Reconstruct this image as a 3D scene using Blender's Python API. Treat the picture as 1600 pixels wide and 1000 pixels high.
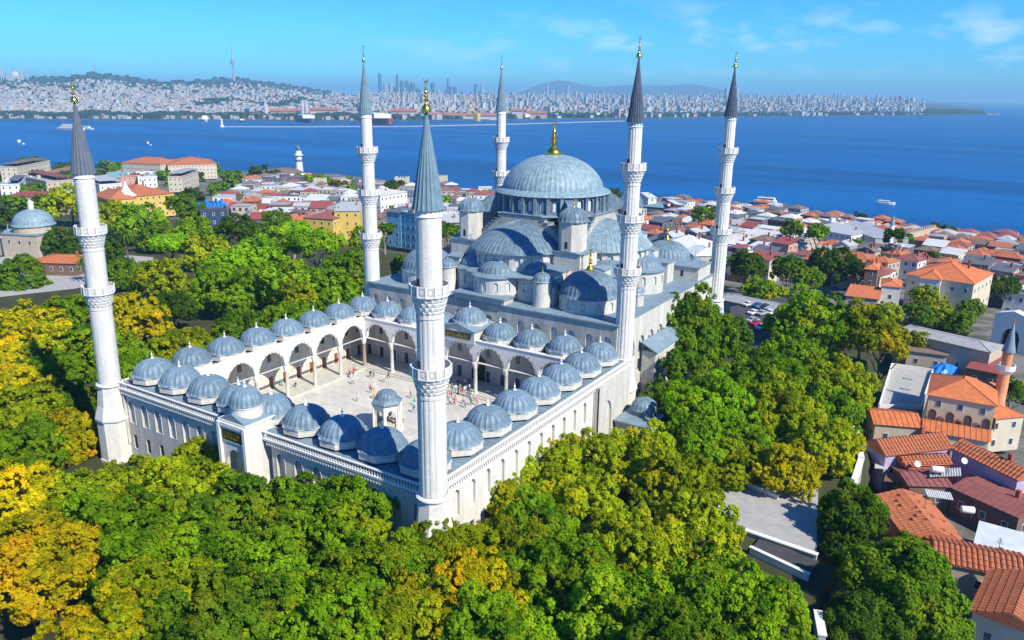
import bpy, math, random
import numpy as np
from mathutils import Vector, Matrix
random.seed(7); rng = np.random.default_rng(7)
PI = math.pi; sin, cos = math.sin, math.cos
S = bpy.context.scene
for o in list(bpy.data.objects): bpy.data.objects.remove(o)
C = S.collection.objects

# ---------------------------------------------------------------- camera, sky, sun, exposure
CAM = Vector((60.48188, -74.07612, 60.61119))
FW = Vector((-0.51468458, 0.81095266, -0.27830842))
RT = Vector((0.84258111, 0.53846136, 0.01079081))
UP = Vector((-0.15860917, 0.22894356, 0.96043114))
FPX = 1226.578
cam = bpy.data.cameras.new('camera'); camo = bpy.data.objects.new('camera', cam); C.link(camo)
cam.sensor_width = 36.0; cam.lens = 36.0 * FPX / 1600.0
cam.clip_start = 1.0; cam.clip_end = 90000.0
m = Matrix((RT, UP, -FW)).transposed().to_4x4(); m.translation = CAM; camo.matrix_world = m
S.camera = camo
SUN_EL = math.radians(42); SX, SY = cos(math.radians(13.5)), -sin(math.radians(13.5))
world = bpy.data.worlds.new('World'); S.world = world; world.use_nodes = True
S.view_settings.view_transform = 'Standard'; S.view_settings.look = 'None'
S.view_settings.exposure = 0.55; S.view_settings.gamma = 1.0
S.view_settings.use_curve_mapping = False
def build_world():
    nt = world.node_tree; n = nt.nodes; l = nt.links; n.clear()
    out = n.new('ShaderNodeOutputWorld'); bg = n.new('ShaderNodeBackground'); bg.inputs['Strength'].default_value = 0.12
    sky = n.new('ShaderNodeTexSky'); sky.sky_type = 'NISHITA'; sky.sun_disc = False
    sky.sun_elevation = SUN_EL; sky.sun_rotation = math.radians(103)
    sky.altitude = 100; sky.air_density = 1.0; sky.dust_density = 0.25; sky.ozone_density = 2.6
    hs = n.new('ShaderNodeHueSaturation'); hs.inputs['Saturation'].default_value = 1.3; hs.inputs['Hue'].default_value = 0.492
    tn = n.new('ShaderNodeMixRGB'); tn.blend_type = 'MULTIPLY'; tn.inputs['Fac'].default_value = 1.0; tn.inputs['Color2'].default_value = (0.185, 0.60, 1.10, 1)
    l.new(sky.outputs[0], hs.inputs['Color']); l.new(hs.outputs[0], tn.inputs['Color1']); hs = tn
    tc = n.new('ShaderNodeTexCoord'); sep = n.new('ShaderNodeSeparateXYZ'); l.new(tc.outputs['Generated'], sep.inputs[0])
    at2 = n.new('ShaderNodeMath'); at2.operation = 'ARCTAN2'; l.new(sep.outputs['X'], at2.inputs[0]); l.new(sep.outputs['Y'], at2.inputs[1])
    cmb = n.new('ShaderNodeCombineXYZ')
    sx = n.new('ShaderNodeMath'); sx.operation = 'MULTIPLY'; sx.inputs[1].default_value = 9.0; l.new(at2.outputs[0], sx.inputs[0])
    sz = n.new('ShaderNodeMath'); sz.operation = 'MULTIPLY'; sz.inputs[1].default_value = 24.0; l.new(sep.outputs['Z'], sz.inputs[0])
    l.new(sx.outputs[0], cmb.inputs[0]); l.new(sz.outputs[0], cmb.inputs[1]); cmb.inputs[2].default_value = 5.2
    no = n.new('ShaderNodeTexNoise'); no.inputs['Scale'].default_value = 1.35; no.inputs['Detail'].default_value = 9; no.inputs['Roughness'].default_value = 0.55
    l.new(cmb.outputs[0], no.inputs['Vector'])
    r1 = n.new('ShaderNodeMapRange'); r1.inputs['From Min'].default_value = 0.49; r1.inputs['From Max'].default_value = 0.70; l.new(no.outputs['Fac'], r1.inputs['Value'])
    lo = n.new('ShaderNodeMapRange'); lo.inputs['From Min'].default_value = 0.015; lo.inputs['From Max'].default_value = 0.04; l.new(sep.outputs['Z'], lo.inputs['Value'])
    hi = n.new('ShaderNodeMapRange'); hi.inputs['From Min'].default_value = 0.11; hi.inputs['From Max'].default_value = 0.06; l.new(sep.outputs['Z'], hi.inputs['Value'])
    az = n.new('ShaderNodeMapRange'); az.inputs['From Min'].default_value = -0.85; az.inputs['From Max'].default_value = -0.35; l.new(at2.outputs[0], az.inputs['Value'])
    a = n.new('ShaderNodeMath'); a.operation = 'MULTIPLY'; l.new(r1.outputs[0], a.inputs[0]); l.new(lo.outputs[0], a.inputs[1])
    b = n.new('ShaderNodeMath'); b.operation = 'MULTIPLY'; l.new(a.outputs[0], b.inputs[0]); l.new(hi.outputs[0], b.inputs[1])
    c = n.new('ShaderNodeMath'); c.operation = 'MULTIPLY'; l.new(b.outputs[0], c.inputs[0]); l.new(az.outputs[0], c.inputs[1])
    d = n.new('ShaderNodeMath'); d.operation = 'MULTIPLY'; d.inputs[1].default_value = 0.62; l.new(c.outputs[0], d.inputs[0])
    mix = n.new('ShaderNodeMixRGB'); l.new(d.outputs[0], mix.inputs['Fac']); l.new(hs.outputs[0], mix.inputs['Color1'])
    mix.inputs['Color2'].default_value = (5.4, 6.4, 7.2, 1)
    l.new(mix.outputs[0], bg.inputs['Color']); l.new(bg.outputs[0], out.inputs['Surface'])
build_world()
sl = bpy.data.lights.new('sun', 'SUN'); sl.energy = 4.7; sl.angle = math.radians(0.5); sl.color = (1.0, 0.94, 0.80)
so = bpy.data.objects.new('sun', sl); C.link(so)
sd = Vector((SX * cos(SUN_EL), SY * cos(SUN_EL), sin(SUN_EL)))
so.rotation_euler = sd.to_track_quat('Z', 'Y').to_euler(); so.location = (150, -60, 200)
try:
    S.cycles.max_bounces = 8; S.cycles.transparent_max_bounces = 6
except Exception: pass

# ---------------------------------------------------------------- pixel of the survey -> point of the place
def ray(u, v): return FW + RT * ((u - 800) / FPX) - UP * ((v - 500) / FPX)
def W(u, v, z):
    r = ray(u, v); return CAM + r * ((z - CAM.z) / r.z)
def WD(u, v, dist):
    r = ray(u, v); return CAM + r * (dist / math.hypot(r.x, r.y))
def pix(p):
    q = Vector(p) - CAM; w = q.dot(FW)
    return (800 + FPX * q.dot(RT) / w, 500 - FPX * q.dot(UP) / w) if w > 1 else (-9999, -9999)

# ---------------------------------------------------------------- materials
def new_mat(name):
    mt = bpy.data.materials.new(name); mt.use_nodes = True
    nt = mt.node_tree; b = nt.nodes['Principled BSDF']; return mt, nt, nt.nodes, nt.links, b
def mat(name, col, rough=0.8, var=0.12, scale=0.6, metal=0.0, bump=0.0, spec=0.3, detail=6, col2=None, objvar=0.0):
    mt, nt, n, l, b = new_mat(name)
    tc = n.new('ShaderNodeTexCoord'); no = n.new('ShaderNodeTexNoise')
    no.inputs['Scale'].default_value = scale; no.inputs['Detail'].default_value = detail; no.inputs['Roughness'].default_value = 0.65
    l.new(tc.outputs['Object'], no.inputs['Vector'])
    cr = n.new('ShaderNodeValToRGB'); l.new(no.outputs['Fac'], cr.inputs['Fac'])
    c2 = col2 or tuple(min(1, c * (1 + var)) for c in col)
    c1 = tuple(c * (1 - var) for c in col)
    cr.color_ramp.elements[0].position = 0.3; cr.color_ramp.elements[1].position = 0.7
    cr.color_ramp.elements[0].color = (*c1, 1); cr.color_ramp.elements[1].color = (*c2, 1)
    src = cr.outputs[0]
    if objvar:
        oi = n.new('ShaderNodeObjectInfo'); mr = n.new('ShaderNodeMapRange'); l.new(oi.outputs['Random'], mr.inputs['Value'])
        mr.inputs['To Min'].default_value = 1 - objvar; mr.inputs['To Max'].default_value = 1 + objvar
        hv = n.new('ShaderNodeHueSaturation'); l.new(mr.outputs[0], hv.inputs['Value']); l.new(src, hv.inputs['Color']); src = hv.outputs[0]
    l.new(src, b.inputs['Base Color'])
    b.inputs['Roughness'].default_value = rough; b.inputs['Metallic'].default_value = metal
    b.inputs['Specular IOR Level'].default_value = spec
    if bump:
        bp = n.new('ShaderNodeBump'); bp.inputs['Strength'].default_value = bump; bp.inputs['Distance'].default_value = 0.1
        l.new(no.outputs['Fac'], bp.inputs['Height']); l.new(bp.outputs[0], b.inputs['Normal'])
    return mt
def stone_mat(name, col, bw=1.0, bh=0.42, mort=0.72, var=0.10, stain=0.18):
    mt, nt, n, l, b = new_mat(name)
    tc = n.new('ShaderNodeTexCoord'); sp = n.new('ShaderNodeSeparateXYZ'); l.new(tc.outputs['Object'], sp.inputs[0])
    ad = n.new('ShaderNodeMath'); ad.operation = 'ADD'; l.new(sp.outputs[0], ad.inputs[0]); l.new(sp.outputs[1], ad.inputs[1])
    cb = n.new('ShaderNodeCombineXYZ'); l.new(ad.outputs[0], cb.inputs[0]); l.new(sp.outputs[2], cb.inputs[1])
    br = n.new('ShaderNodeTexBrick'); l.new(cb.outputs[0], br.inputs['Vector'])
    br.inputs['Scale'].default_value = 1; br.inputs['Brick Width'].default_value = bw; br.inputs['Row Height'].default_value = bh
    br.inputs['Mortar Size'].default_value = 0.03; br.inputs['Mortar Smooth'].default_value = 0.3; br.inputs['Bias'].default_value = 0
    br.inputs['Color1'].default_value = (*[c * (1 - var) for c in col], 1)
    br.inputs['Color2'].default_value = (*[min(1, c * (1 + var)) for c in col], 1)
    br.inputs['Mortar'].default_value = (*[c * mort for c in col], 1)
    no = n.new('ShaderNodeTexNoise'); no.inputs['Scale'].default_value = 0.5; no.inputs['Detail'].default_value = 8; no.inputs['Roughness'].default_value = 0.7
    mp = n.new('ShaderNodeMapping'); mp.inputs['Scale'].default_value = (1.6, 1.6, 0.22); l.new(tc.outputs['Object'], mp.inputs[0]); l.new(mp.outputs[0], no.inputs['Vector'])
    mr = n.new('ShaderNodeMapRange'); mr.inputs['From Min'].default_value = 0.35; mr.inputs['From Max'].default_value = 0.7
    mr.inputs['To Min'].default_value = 1 - stain * 1.5; mr.inputs['To Max'].default_value = 1.06; l.new(no.outputs['Fac'], mr.inputs['Value'])
    hv = n.new('ShaderNodeHueSaturation'); l.new(br.outputs['Color'], hv.inputs['Color']); l.new(mr.outputs[0], hv.inputs['Value'])
    l.new(hv.outputs[0], b.inputs['Base Color']); b.inputs['Roughness'].default_value = 0.85; b.inputs['Specular IOR Level'].default_value = 0.2
    bp = n.new('ShaderNodeBump'); bp.inputs['Strength'].default_value = 0.35; bp.inputs['Distance'].default_value = 0.03
    l.new(br.outputs['Fac'], bp.inputs['Height']); bp.invert = True; l.new(bp.outputs[0], b.inputs['Normal'])
    return mt
def leaf_mat(name, c1, c2):
    mt, nt, n, l, b = new_mat(name); n.remove(b); out = n['Material Output']
    at = n.new('ShaderNodeAttribute'); at.attribute_name = 'tint'
    tc = n.new('ShaderNodeTexCoord'); no = n.new('ShaderNodeTexNoise'); no.inputs['Scale'].default_value = 1.7; no.inputs['Detail'].default_value = 3
    l.new(tc.outputs['Object'], no.inputs['Vector'])
    ad = n.new('ShaderNodeMath'); ad.operation = 'ADD'; l.new(no.outputs['Fac'], ad.inputs[0]); l.new(at.outputs['Fac'], ad.inputs[1])
    mr = n.new('ShaderNodeMapRange'); mr.inputs['From Min'].default_value = 0.55; mr.inputs['From Max'].default_value = 1.4; l.new(ad.outputs[0], mr.inputs['Value'])
    mx = n.new('ShaderNodeMixRGB'); l.new(mr.outputs[0], mx.inputs['Fac']); mx.inputs['Color1'].default_value = (*c1, 1); mx.inputs['Color2'].default_value = (*c2, 1)
    n3 = n.new('ShaderNodeTexNoise'); n3.inputs['Scale'].default_value = 1.1; n3.inputs['Detail'].default_value = 4; n3.inputs['Roughness'].default_value = .7; oi0 = n.new('ShaderNodeObjectInfo'); va = n.new('ShaderNodeVectorMath'); va.operation = 'ADD'; l.new(tc.outputs['Object'], va.inputs[0]); l.new(oi0.outputs['Location'], va.inputs[1]); l.new(va.outputs[0], n3.inputs['Vector'])
    r3 = n.new('ShaderNodeMapRange'); r3.inputs['From Min'].default_value = .52; r3.inputs['From Max'].default_value = .66; r3.inputs['To Max'].default_value = .6; l.new(n3.outputs['Fac'], r3.inputs['Value'])
    mx0 = mx; mx = n.new('ShaderNodeMixRGB'); l.new(r3.outputs[0], mx.inputs['Fac']); l.new(mx0.outputs[0], mx.inputs['Color1']); mx.inputs['Color2'].default_value = (min(1, c2[0] * 1.35 + .03), c2[1] * .92, c2[2], 1)
    oi = n.new('ShaderNodeObjectInfo'); m2 = n.new('ShaderNodeMapRange'); l.new(oi.outputs['Random'], m2.inputs['Value'])
    m2.inputs['To Min'].default_value = 0.8; m2.inputs['To Max'].default_value = 1.2
    hv = n.new('ShaderNodeHueSaturation'); l.new(mx.outputs[0], hv.inputs['Color']); l.new(m2.outputs[0], hv.inputs['Value'])
    df = n.new('ShaderNodeBsdfDiffuse'); tr = n.new('ShaderNodeBsdfTranslucent'); gl = n.new('ShaderNodeBsdfGlossy'); gl.inputs['Roughness'].default_value = 0.35
    gl.inputs['Color'].default_value = (0.8, 0.8, 0.7, 1)
    l.new(hv.outputs[0], df.inputs['Color']); l.new(hv.outputs[0], tr.inputs['Color'])
    m1 = n.new('ShaderNodeMixShader'); m1.inputs[0].default_value = 0.42; l.new(df.outputs[0], m1.inputs[1]); l.new(tr.outputs[0], m1.inputs[2])
    m3 = n.new('ShaderNodeMixShader'); m3.inputs[0].default_value = 0.0; l.new(m1.outputs[0], m3.inputs[1]); l.new(gl.outputs[0], m3.inputs[2])
    l.new(m3.outputs[0], out.inputs['Surface']); return mt
M = {}
M['stone'] = stone_mat('pale_limestone', (0.62, 0.60, 0.54), mort=.82, var=.06)
M['stone2'] = stone_mat('worn_limestone', (0.52, 0.505, 0.46), stain=0.25, mort=.8, var=.07)
M['marble'] = stone_mat('white_marble', (0.70, 0.68, 0.63), bw=0.7, bh=0.4, mort=0.91, var=0.06, stain=0.12)
M['trim'] = mat('marble_trim', (0.72, 0.70, 0.66), 0.6, 0.06, 1.5)
def lead_mat(name, c, ov):
    mt = mat(name, c, .52, .24, .9, spec=.4, bump=.3, objvar=ov); nt = mt.node_tree; n, l = nt.nodes, nt.links; b = n['Principled BSDF']; src = b.inputs['Base Color'].links[0].from_socket
    tc = n.new('ShaderNodeTexCoord'); mp = n.new('ShaderNodeMapping'); mp.inputs['Scale'].default_value = (1.7, 1.7, .3); l.new(tc.outputs['Object'], mp.inputs[0]); no = n.new('ShaderNodeTexNoise'); no.inputs['Scale'].default_value = 1.0; no.inputs['Detail'].default_value = 5; l.new(mp.outputs[0], no.inputs['Vector'])
    mr = n.new('ShaderNodeMapRange'); mr.inputs['From Min'].default_value = .35; mr.inputs['From Max'].default_value = .68; mr.inputs['To Min'].default_value = .84; mr.inputs['To Max'].default_value = 1.22; l.new(no.outputs['Fac'], mr.inputs['Value'])
    hv = n.new('ShaderNodeHueSaturation'); l.new(mr.outputs[0], hv.inputs['Value']); l.new(src, hv.inputs['Color']); l.new(hv.outputs[0], b.inputs['Base Color']); return mt
M['lead'] = lead_mat('lead_sheet', (0.135, 0.20, 0.255), .12)
M['leadroof'] = mat('lead_roof', (0.18, 0.25, 0.30), 0.6, 0.2, 0.5, spec=0.35, bump=0.2)
M['leadpale'] = lead_mat('pale_lead', (0.20, 0.285, 0.325), .04)
M['leadspire'] = mat('spire_lead', (0.14, 0.225, 0.27), 0.5, 0.2, 0.8, spec=0.45, bump=0.1)
M['leaddark'] = mat('dark_lead', (0.06, 0.08, 0.115), 0.45, 0.2, 0.9, spec=0.45)
M['gold'] = mat('gilded_metal', (0.85, 0.55, 0.08), 0.28, 0.05, 2, metal=1.0)
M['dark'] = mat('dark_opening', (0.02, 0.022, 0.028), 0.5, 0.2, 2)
M['glass'] = mat('window_glass', (0.05, 0.065, 0.09), 0.15, 0.2, 2, spec=0.6)
M['lattice'] = mat('stucco_window_lattice', (0.55, 0.58, 0.6), 0.5, 0.15, 6)
M['wood'] = mat('brown_door_wood', (0.25, 0.075, 0.03), 0.6, 0.2, 2)
M['floor'] = mat('courtyard_marble', (0.55, 0.53, 0.47), 0.45, 0.14, 0.7, spec=0.4, objvar=0.09)
M['green'] = mat('dark_green_panel', (0.015, 0.045, 0.02), 0.5, 0.2, 2)
M['iron'] = mat('tie_rod_iron', (0.06, 0.06, 0.065), 0.5)
M['redstone'] = mat('pinkish_column_granite', (0.33, 0.24, 0.2), 0.5, 0.15, 3)
M['tile_blue'] = mat('turquoise_tile', (0.05, 0.35, 0.45), 0.4)
M['asphalt'] = mat('asphalt', (0.06, 0.06, 0.062), 0.85, 0.25, 0.5)
def soil():
    mt = mat('park_soil', (0.05, 0.048, 0.03), 0.95, 0.35, 0.15, col2=(0.06, 0.075, 0.022)); nt = mt.node_tree; n, l = nt.nodes, nt.links; b = n['Principled BSDF']
    src = b.inputs['Base Color'].links[0].from_socket; tc = n.new('ShaderNodeTexCoord'); sp = n.new('ShaderNodeSeparateXYZ'); l.new(tc.outputs['Object'], sp.inputs[0])
    a = n.new('ShaderNodeMapRange'); a.inputs['From Min'].default_value = 185; a.inputs['From Max'].default_value = 215; l.new(sp.outputs[1], a.inputs['Value'])
    c = n.new('ShaderNodeMapRange'); c.inputs['From Min'].default_value = 50; c.inputs['From Max'].default_value = 52; l.new(sp.outputs[0], c.inputs['Value'])
    m_ = n.new('ShaderNodeMath'); m_.operation = 'MAXIMUM'; l.new(a.outputs[0], m_.inputs[0]); l.new(c.outputs[0], m_.inputs[1])
    no = n.new('ShaderNodeTexNoise'); no.inputs['Scale'].default_value = .12; no.inputs['Detail'].default_value = 6; l.new(tc.outputs['Object'], no.inputs['Vector']); cr = n.new('ShaderNodeValToRGB'); l.new(no.outputs['Fac'], cr.inputs['Fac'])
    cr.color_ramp.elements[0].position = .35; cr.color_ramp.elements[0].color = (.07, .075, .05, 1); cr.color_ramp.elements[1].position = .6; cr.color_ramp.elements[1].color = (.19, .18, .165, 1)
    mx = n.new('ShaderNodeMixRGB'); l.new(m_.outputs[0], mx.inputs['Fac']); l.new(src, mx.inputs['Color1']); l.new(cr.outputs[0], mx.inputs['Color2']); l.new(mx.outputs[0], b.inputs['Base Color']); return mt
M['soil'] = soil()
M['paving'] = mat('stone_paving', (0.36, 0.355, 0.34), 0.8, 0.15, 0.8)
M['concrete'] = mat('concrete', (0.38, 0.37, 0.35), 0.85, 0.15, 0.8)
M['grass'] = mat('lawn', (0.06, 0.13, 0.02), 0.9, 0.3, 0.8)
M['bark'] = mat('bark', (0.12, 0.095, 0.07), 0.9, 0.3, 3, bump=0.4)
M['palebark'] = mat('pale_bark', (0.3, 0.27, 0.22), 0.9, 0.3, 3)
for k, c in dict(white=(0.68, 0.67, 0.65), cream=(0.56, 0.49, 0.37), grey=(0.36, 0.36, 0.36), pink=(0.5, 0.27, 0.22), yellow=(0.6, 0.42, 0.09), beige=(0.45, 0.38, 0.29),
                 brown=(0.17, 0.11, 0.085), blue=(0.14, 0.42, 0.62), lilac=(0.42, 0.34, 0.5), ochre=(0.5, 0.3, 0.09), peach=(0.62, 0.28, 0.14), slate=(0.13, 0.15, 0.19), brick=(0.33, 0.1, 0.06), navy=(0.03, 0.06, 0.12)).items():
    M['w_' + k] = mat(k + '_plaster', c, 0.85, 0.12, 0.35)
for k, c in dict(tile=(0.42, 0.135, 0.06), orange=(0.52, 0.155, 0.055), redmetal=(0.27, 0.07, 0.06), darkred=(0.26, 0.09, 0.08), sheet=(0.40, 0.41, 0.42), flat=(0.3, 0.3, 0.3), whiteroof=(0.56, 0.56, 0.54), slateroof=(0.11, 0.12, 0.14), greenroof=(0.16, 0.26, 0.17), blueroof=(0.05, 0.2, 0.5), teal=(0.16, 0.3, 0.32), brownroof=(0.2, 0.13, 0.1)).items():
    M['r_' + k] = mat(k + '_roofing', c, 0.75, 0.22, 0.9, objvar=0.08)
M['bluetarp'] = mat('blue_tarpaulin', (0.02, 0.2, 0.62), 0.4, 0.2, 1, bump=0.5)
M['tarp'] = mat('pale_tarpaulin', (0.55, 0.58, 0.62), 0.5, 0.15, 0.6, bump=0.4)
M['red'] = mat('red_cloth', (0.6, 0.02, 0.02), 0.7)
LEAF = dict(
    green=leaf_mat('green_leaves', (0.05, 0.14, 0.005), (0.29, 0.50, 0.012)),
    bright=leaf_mat('bright_green_leaves', (0.10, 0.25, 0.005), (0.34, 0.62, 0.010)),
    dark=leaf_mat('dark_green_leaves', (0.025, 0.07, 0.008), (0.11, 0.21, 0.014)),
    deep=leaf_mat('deep_green_leaves', (0.04, 0.11, 0.007), (0.20, 0.36, 0.016)),
    olive=leaf_mat('olive_leaves', (0.10, 0.17, 0.005), (0.48, 0.58, 0.012)),
    yellow=leaf_mat('yellow_leaves', (0.20, 0.24, 0.004), (0.72, 0.62, 0.008)),
    orange=leaf_mat('orange_leaves', (0.16, 0.19, 0.006), (0.60, 0.46, 0.008)),
    brown=leaf_mat('brownish_leaves', (0.13, 0.12, 0.012), (0.32, 0.25, 0.025)))

# ---------------------------------------------------------------- builders
class MB:
    def __init__(s): s.v = []; s.f = []; s.mi = []; s.cur = 0
    def face(s, *p):
        k = len(s.v); s.v += [tuple(q) for q in p]; s.f.append(tuple(range(k, k + len(p)))); s.mi.append(s.cur)
    def add(s, vs, fs):
        k = len(s.v); s.v += [tuple(q) for q in vs]; s.f += [tuple(i + k for i in f) for f in fs]; s.mi += [s.cur] * len(fs)
    def box(s, x0, x1, y0, y1, z0, z1):
        s.add([(x0, y0, z0), (x1, y0, z0), (x1, y1, z0), (x0, y1, z0), (x0, y0, z1), (x1, y0, z1), (x1, y1, z1), (x0, y1, z1)],
              [(0, 3, 2, 1), (4, 5, 6, 7), (0, 1, 5, 4), (1, 2, 6, 5), (2, 3, 7, 6), (3, 0, 4, 7)])
    def prism(s, poly, z0, z1):
        n = len(poly)
        s.add([(x, y, z0) for x, y in poly] + [(x, y, z1) for x, y in poly],
              [tuple(range(n - 1, -1, -1)), tuple(range(n, 2 * n))] + [(i, (i + 1) % n, n + (i + 1) % n, n + i) for i in range(n)])
    def prism_dir(s, poly, a, b):      # polygon of 3-D points swept by a vector a->b
        n = len(poly); d = Vector(b) - Vector(a); P = [Vector(p) for p in poly]
        s.add(P + [p + d for p in P], [tuple(range(n - 1, -1, -1)), tuple(range(n, 2 * n))] + [(i, (i + 1) % n, n + (i + 1) % n, n + i) for i in range(n)])
    def lathe(s, prof, n=24, cx=0, cy=0, a0=0.0, a1=None, fr=None, cap=False):
        full = a1 is None; A1 = a0 + 2 * PI if full else a1
        cols = n if full else n + 1; vs = []
        for i in range(cols):
            a = a0 + (A1 - a0) * i / n
            for j, (r, z) in enumerate(prof):
                k = r * (fr(i, j) if fr else 1); vs.append((cx + k * cos(a), cy + k * sin(a), z))
        L = len(prof); fs = []
        for i in range(n):
            i2 = (i + 1) % cols
            for j in range(L - 1): fs.append((i * L + j, i2 * L + j, i2 * L + j + 1, i * L + j + 1))
        s.add(vs, fs)
        if cap: s.add([vs[i * L + L - 1] for i in range(cols)], [tuple(range(cols))])
    def tube(s, p0, p1, r0, r1, n=7):
        p0, p1 = Vector(p0), Vector(p1); d = (p1 - p0).normalized(); a = d.orthogonal().normalized(); b = d.cross(a)
        vs = [p0 + (a * cos(2 * PI * i / n) + b * sin(2 * PI * i / n)) * r0 for i in range(n)] + [p1 + (a * cos(2 * PI * i / n) + b * sin(2 * PI * i / n)) * r1 for i in range(n)]
        s.add(vs, [(i, (i + 1) % n, n + (i + 1) % n, n + i) for i in range(n)] + [tuple(range(n, 2 * n)), tuple(range(n - 1, -1, -1))])
    def mesh(s, name, mats, smooth=False):
        me = bpy.data.meshes.new(name); me.from_pydata(s.v, [], s.f)
        for q in (mats if isinstance(mats, (list, tuple)) else [mats]): me.materials.append(q)
        if any(s.mi): me.polygons.foreach_set('material_index', s.mi)
        if smooth:
            me.polygons.foreach_set('use_smooth', [True] * len(s.f))
            try: me.set_sharp_from_angle(angle=math.radians(38))
            except Exception: pass
        me.update(); return me
    def build(s, name, mats, parent=None, smooth=False, loc=None): return obj(name, s.mesh(name, mats, smooth), parent, loc)
def obj(name, me, parent=None, loc=None, rotz=0, scale=None):
    o = bpy.data.objects.new(name, me); C.link(o)
    if parent: o.parent = parent
    if loc is not None: o.location = loc
    if rotz: o.rotation_euler = (0, 0, rotz)
    if scale is not None: o.scale = scale
    return o
def tag(o, label=None, cat=None, group=None, kind=None):
    if label: o['label'] = label
    if cat: o['category'] = cat
    if group: o['group'] = group
    if kind: o['kind'] = kind
    return o
def empty(name, loc, label, cat, group=None, rotz=0):
    o = bpy.data.objects.new(name, None); C.link(o); o.location = loc; o.rotation_euler = (0, 0, rotz); o.empty_display_size = 0.5
    return tag(o, label, cat, group)
def arch_pts(c, w, zs, rise, n=10, pw=1.9, q=0.62):
    out = []
    for i in range(n + 1):
        t = -1 + 2 * i / n; out.append((c + w * t, zs + rise * max(0.0, 1 - abs(t) ** pw) ** q))
    return out
def arch_bay(mb, fr, s0, s1, z0, z1, c, w, sill, spr, rise, d0, d1, back=False, pw=1.9, q=0.62, n=10, rear=True):
    """one wall bay with an arched opening; fr(s,z,d) -> point; d0 outer face, d1 inner face"""
    A = arch_pts(c, w, spr, rise, n, pw, q)
    for d, flip in ((d0, False),) + (((d1, True),) if rear and not back else ()):
        def F(*p):
            p = [fr(a, b, d) for a, b in p]; mb.face(*(reversed(p) if flip else p))
        F((s0, z0), (c - w, z0), (c - w, z1), (s0, z1)); F((c + w, z0), (s1, z0), (s1, z1), (c + w, z1))
        for a, b in zip(A[:-1], A[1:]): F((a[0], a[1]), (b[0], b[1]), (b[0], z1), (a[0], z1))
        if sill > z0: F((c - w, z0), (c + w, z0), (c + w, sill), (c - w, sill))
    loop = [(c - w, sill)] + A + [(c + w, sill)]
    for a, b in zip(loop[:-1], loop[1:]): mb.face(fr(a[0], a[1], d0), fr(a[0], a[1], d1), fr(b[0], b[1], d1), fr(b[0], b[1], d0))
    mb.face(fr(c - w, sill, d0), fr(c + w, sill, d0), fr(c + w, sill, d1), fr(c - w, sill, d1))
    if back:
        mb.face(*[fr(a, b, d1) for a, b in loop])
def arch_infill(c, w, sill, spr, rise, fr, d, pw=1.9, q=0.62, n=8, mb=None):
    mb = mb or MB(); mb.face(*[fr(a, b, d) for a, b in [(c - w, sill)] + arch_pts(c, w, spr, rise, n, pw, q) + [(c + w, sill)]]); return mb
def plane_fr(o, ds, dd): return lambda s, z, d: (o[0] + ds[0] * s + dd[0] * d, o[1] + ds[1] * s + dd[1] * d, z)
def cyl_fr(cx, cy, R): return lambda s, z, d: (cx + (R - d) * cos(s / R), cy + (R - d) * sin(s / R), z)
def dome_prof(r, h, n=10, flare=0.0, z=0.0, pw=1.0, point=0.0, kk=None):
    p = []
    if flare: p.append((r * (1 + flare), z - h * 0.04)); p.append((r * (1 + flare * 0.9), z - h * .005)); p.append((r * (1 + flare * 0.4), z + h * 0.045))
    a0 = 0.0
    for i in range(n + 1):
        t = i / n * PI / 2
        f = sin(t) ** pw if kk is None else (1 - cos(t) ** kk) ** (.62 if kk > 2 else .88)
        zz = z + (h * 0.09 if flare else 0) + (h * (0.91 if flare else 1)) * f
        p.append((max(r * cos(t), 0.01), zz))
    return p
def ribbed_dome(mb, cx, cy, z, r, h, ribs=26, n=10, flare=0.08, amp=0.022, a0=0.0, span=None, point=0.0, scallop=False, kk=None):
    prof = dome_prof(r, h, n, flare, z, kk=kk); offs = (0, 0.10, 0.5, 0.9); up = (1 + amp, 1, 1.0 + (amp * .9 if scallop else 0), 1)
    sp = span or 2 * PI; vs = []; L = len(prof); cols = ribs * 4 + (0 if span is None else 1)
    for i in range(cols):
        a = a0 + sp * ((i // 4) + offs[i % 4]) / ribs; k = up[i % 4]
        for j, (rr, zz) in enumerate(prof):
            f = k if j < L - 1 else 1
            vs.append((cx + rr * f * cos(a), cy + rr * f * sin(a), zz + (h * amp * .5 if i % 4 == 0 and j < L - 1 else 0)))
    fs = []
    for i in range(ribs * 4):
        i2 = (i + 1) % cols if span is None else i + 1
        for j in range(L - 1): fs.append((i * L + j, i2 * L + j, i2 * L + j + 1, i * L + j + 1))
    mb.add(vs, fs)
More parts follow.
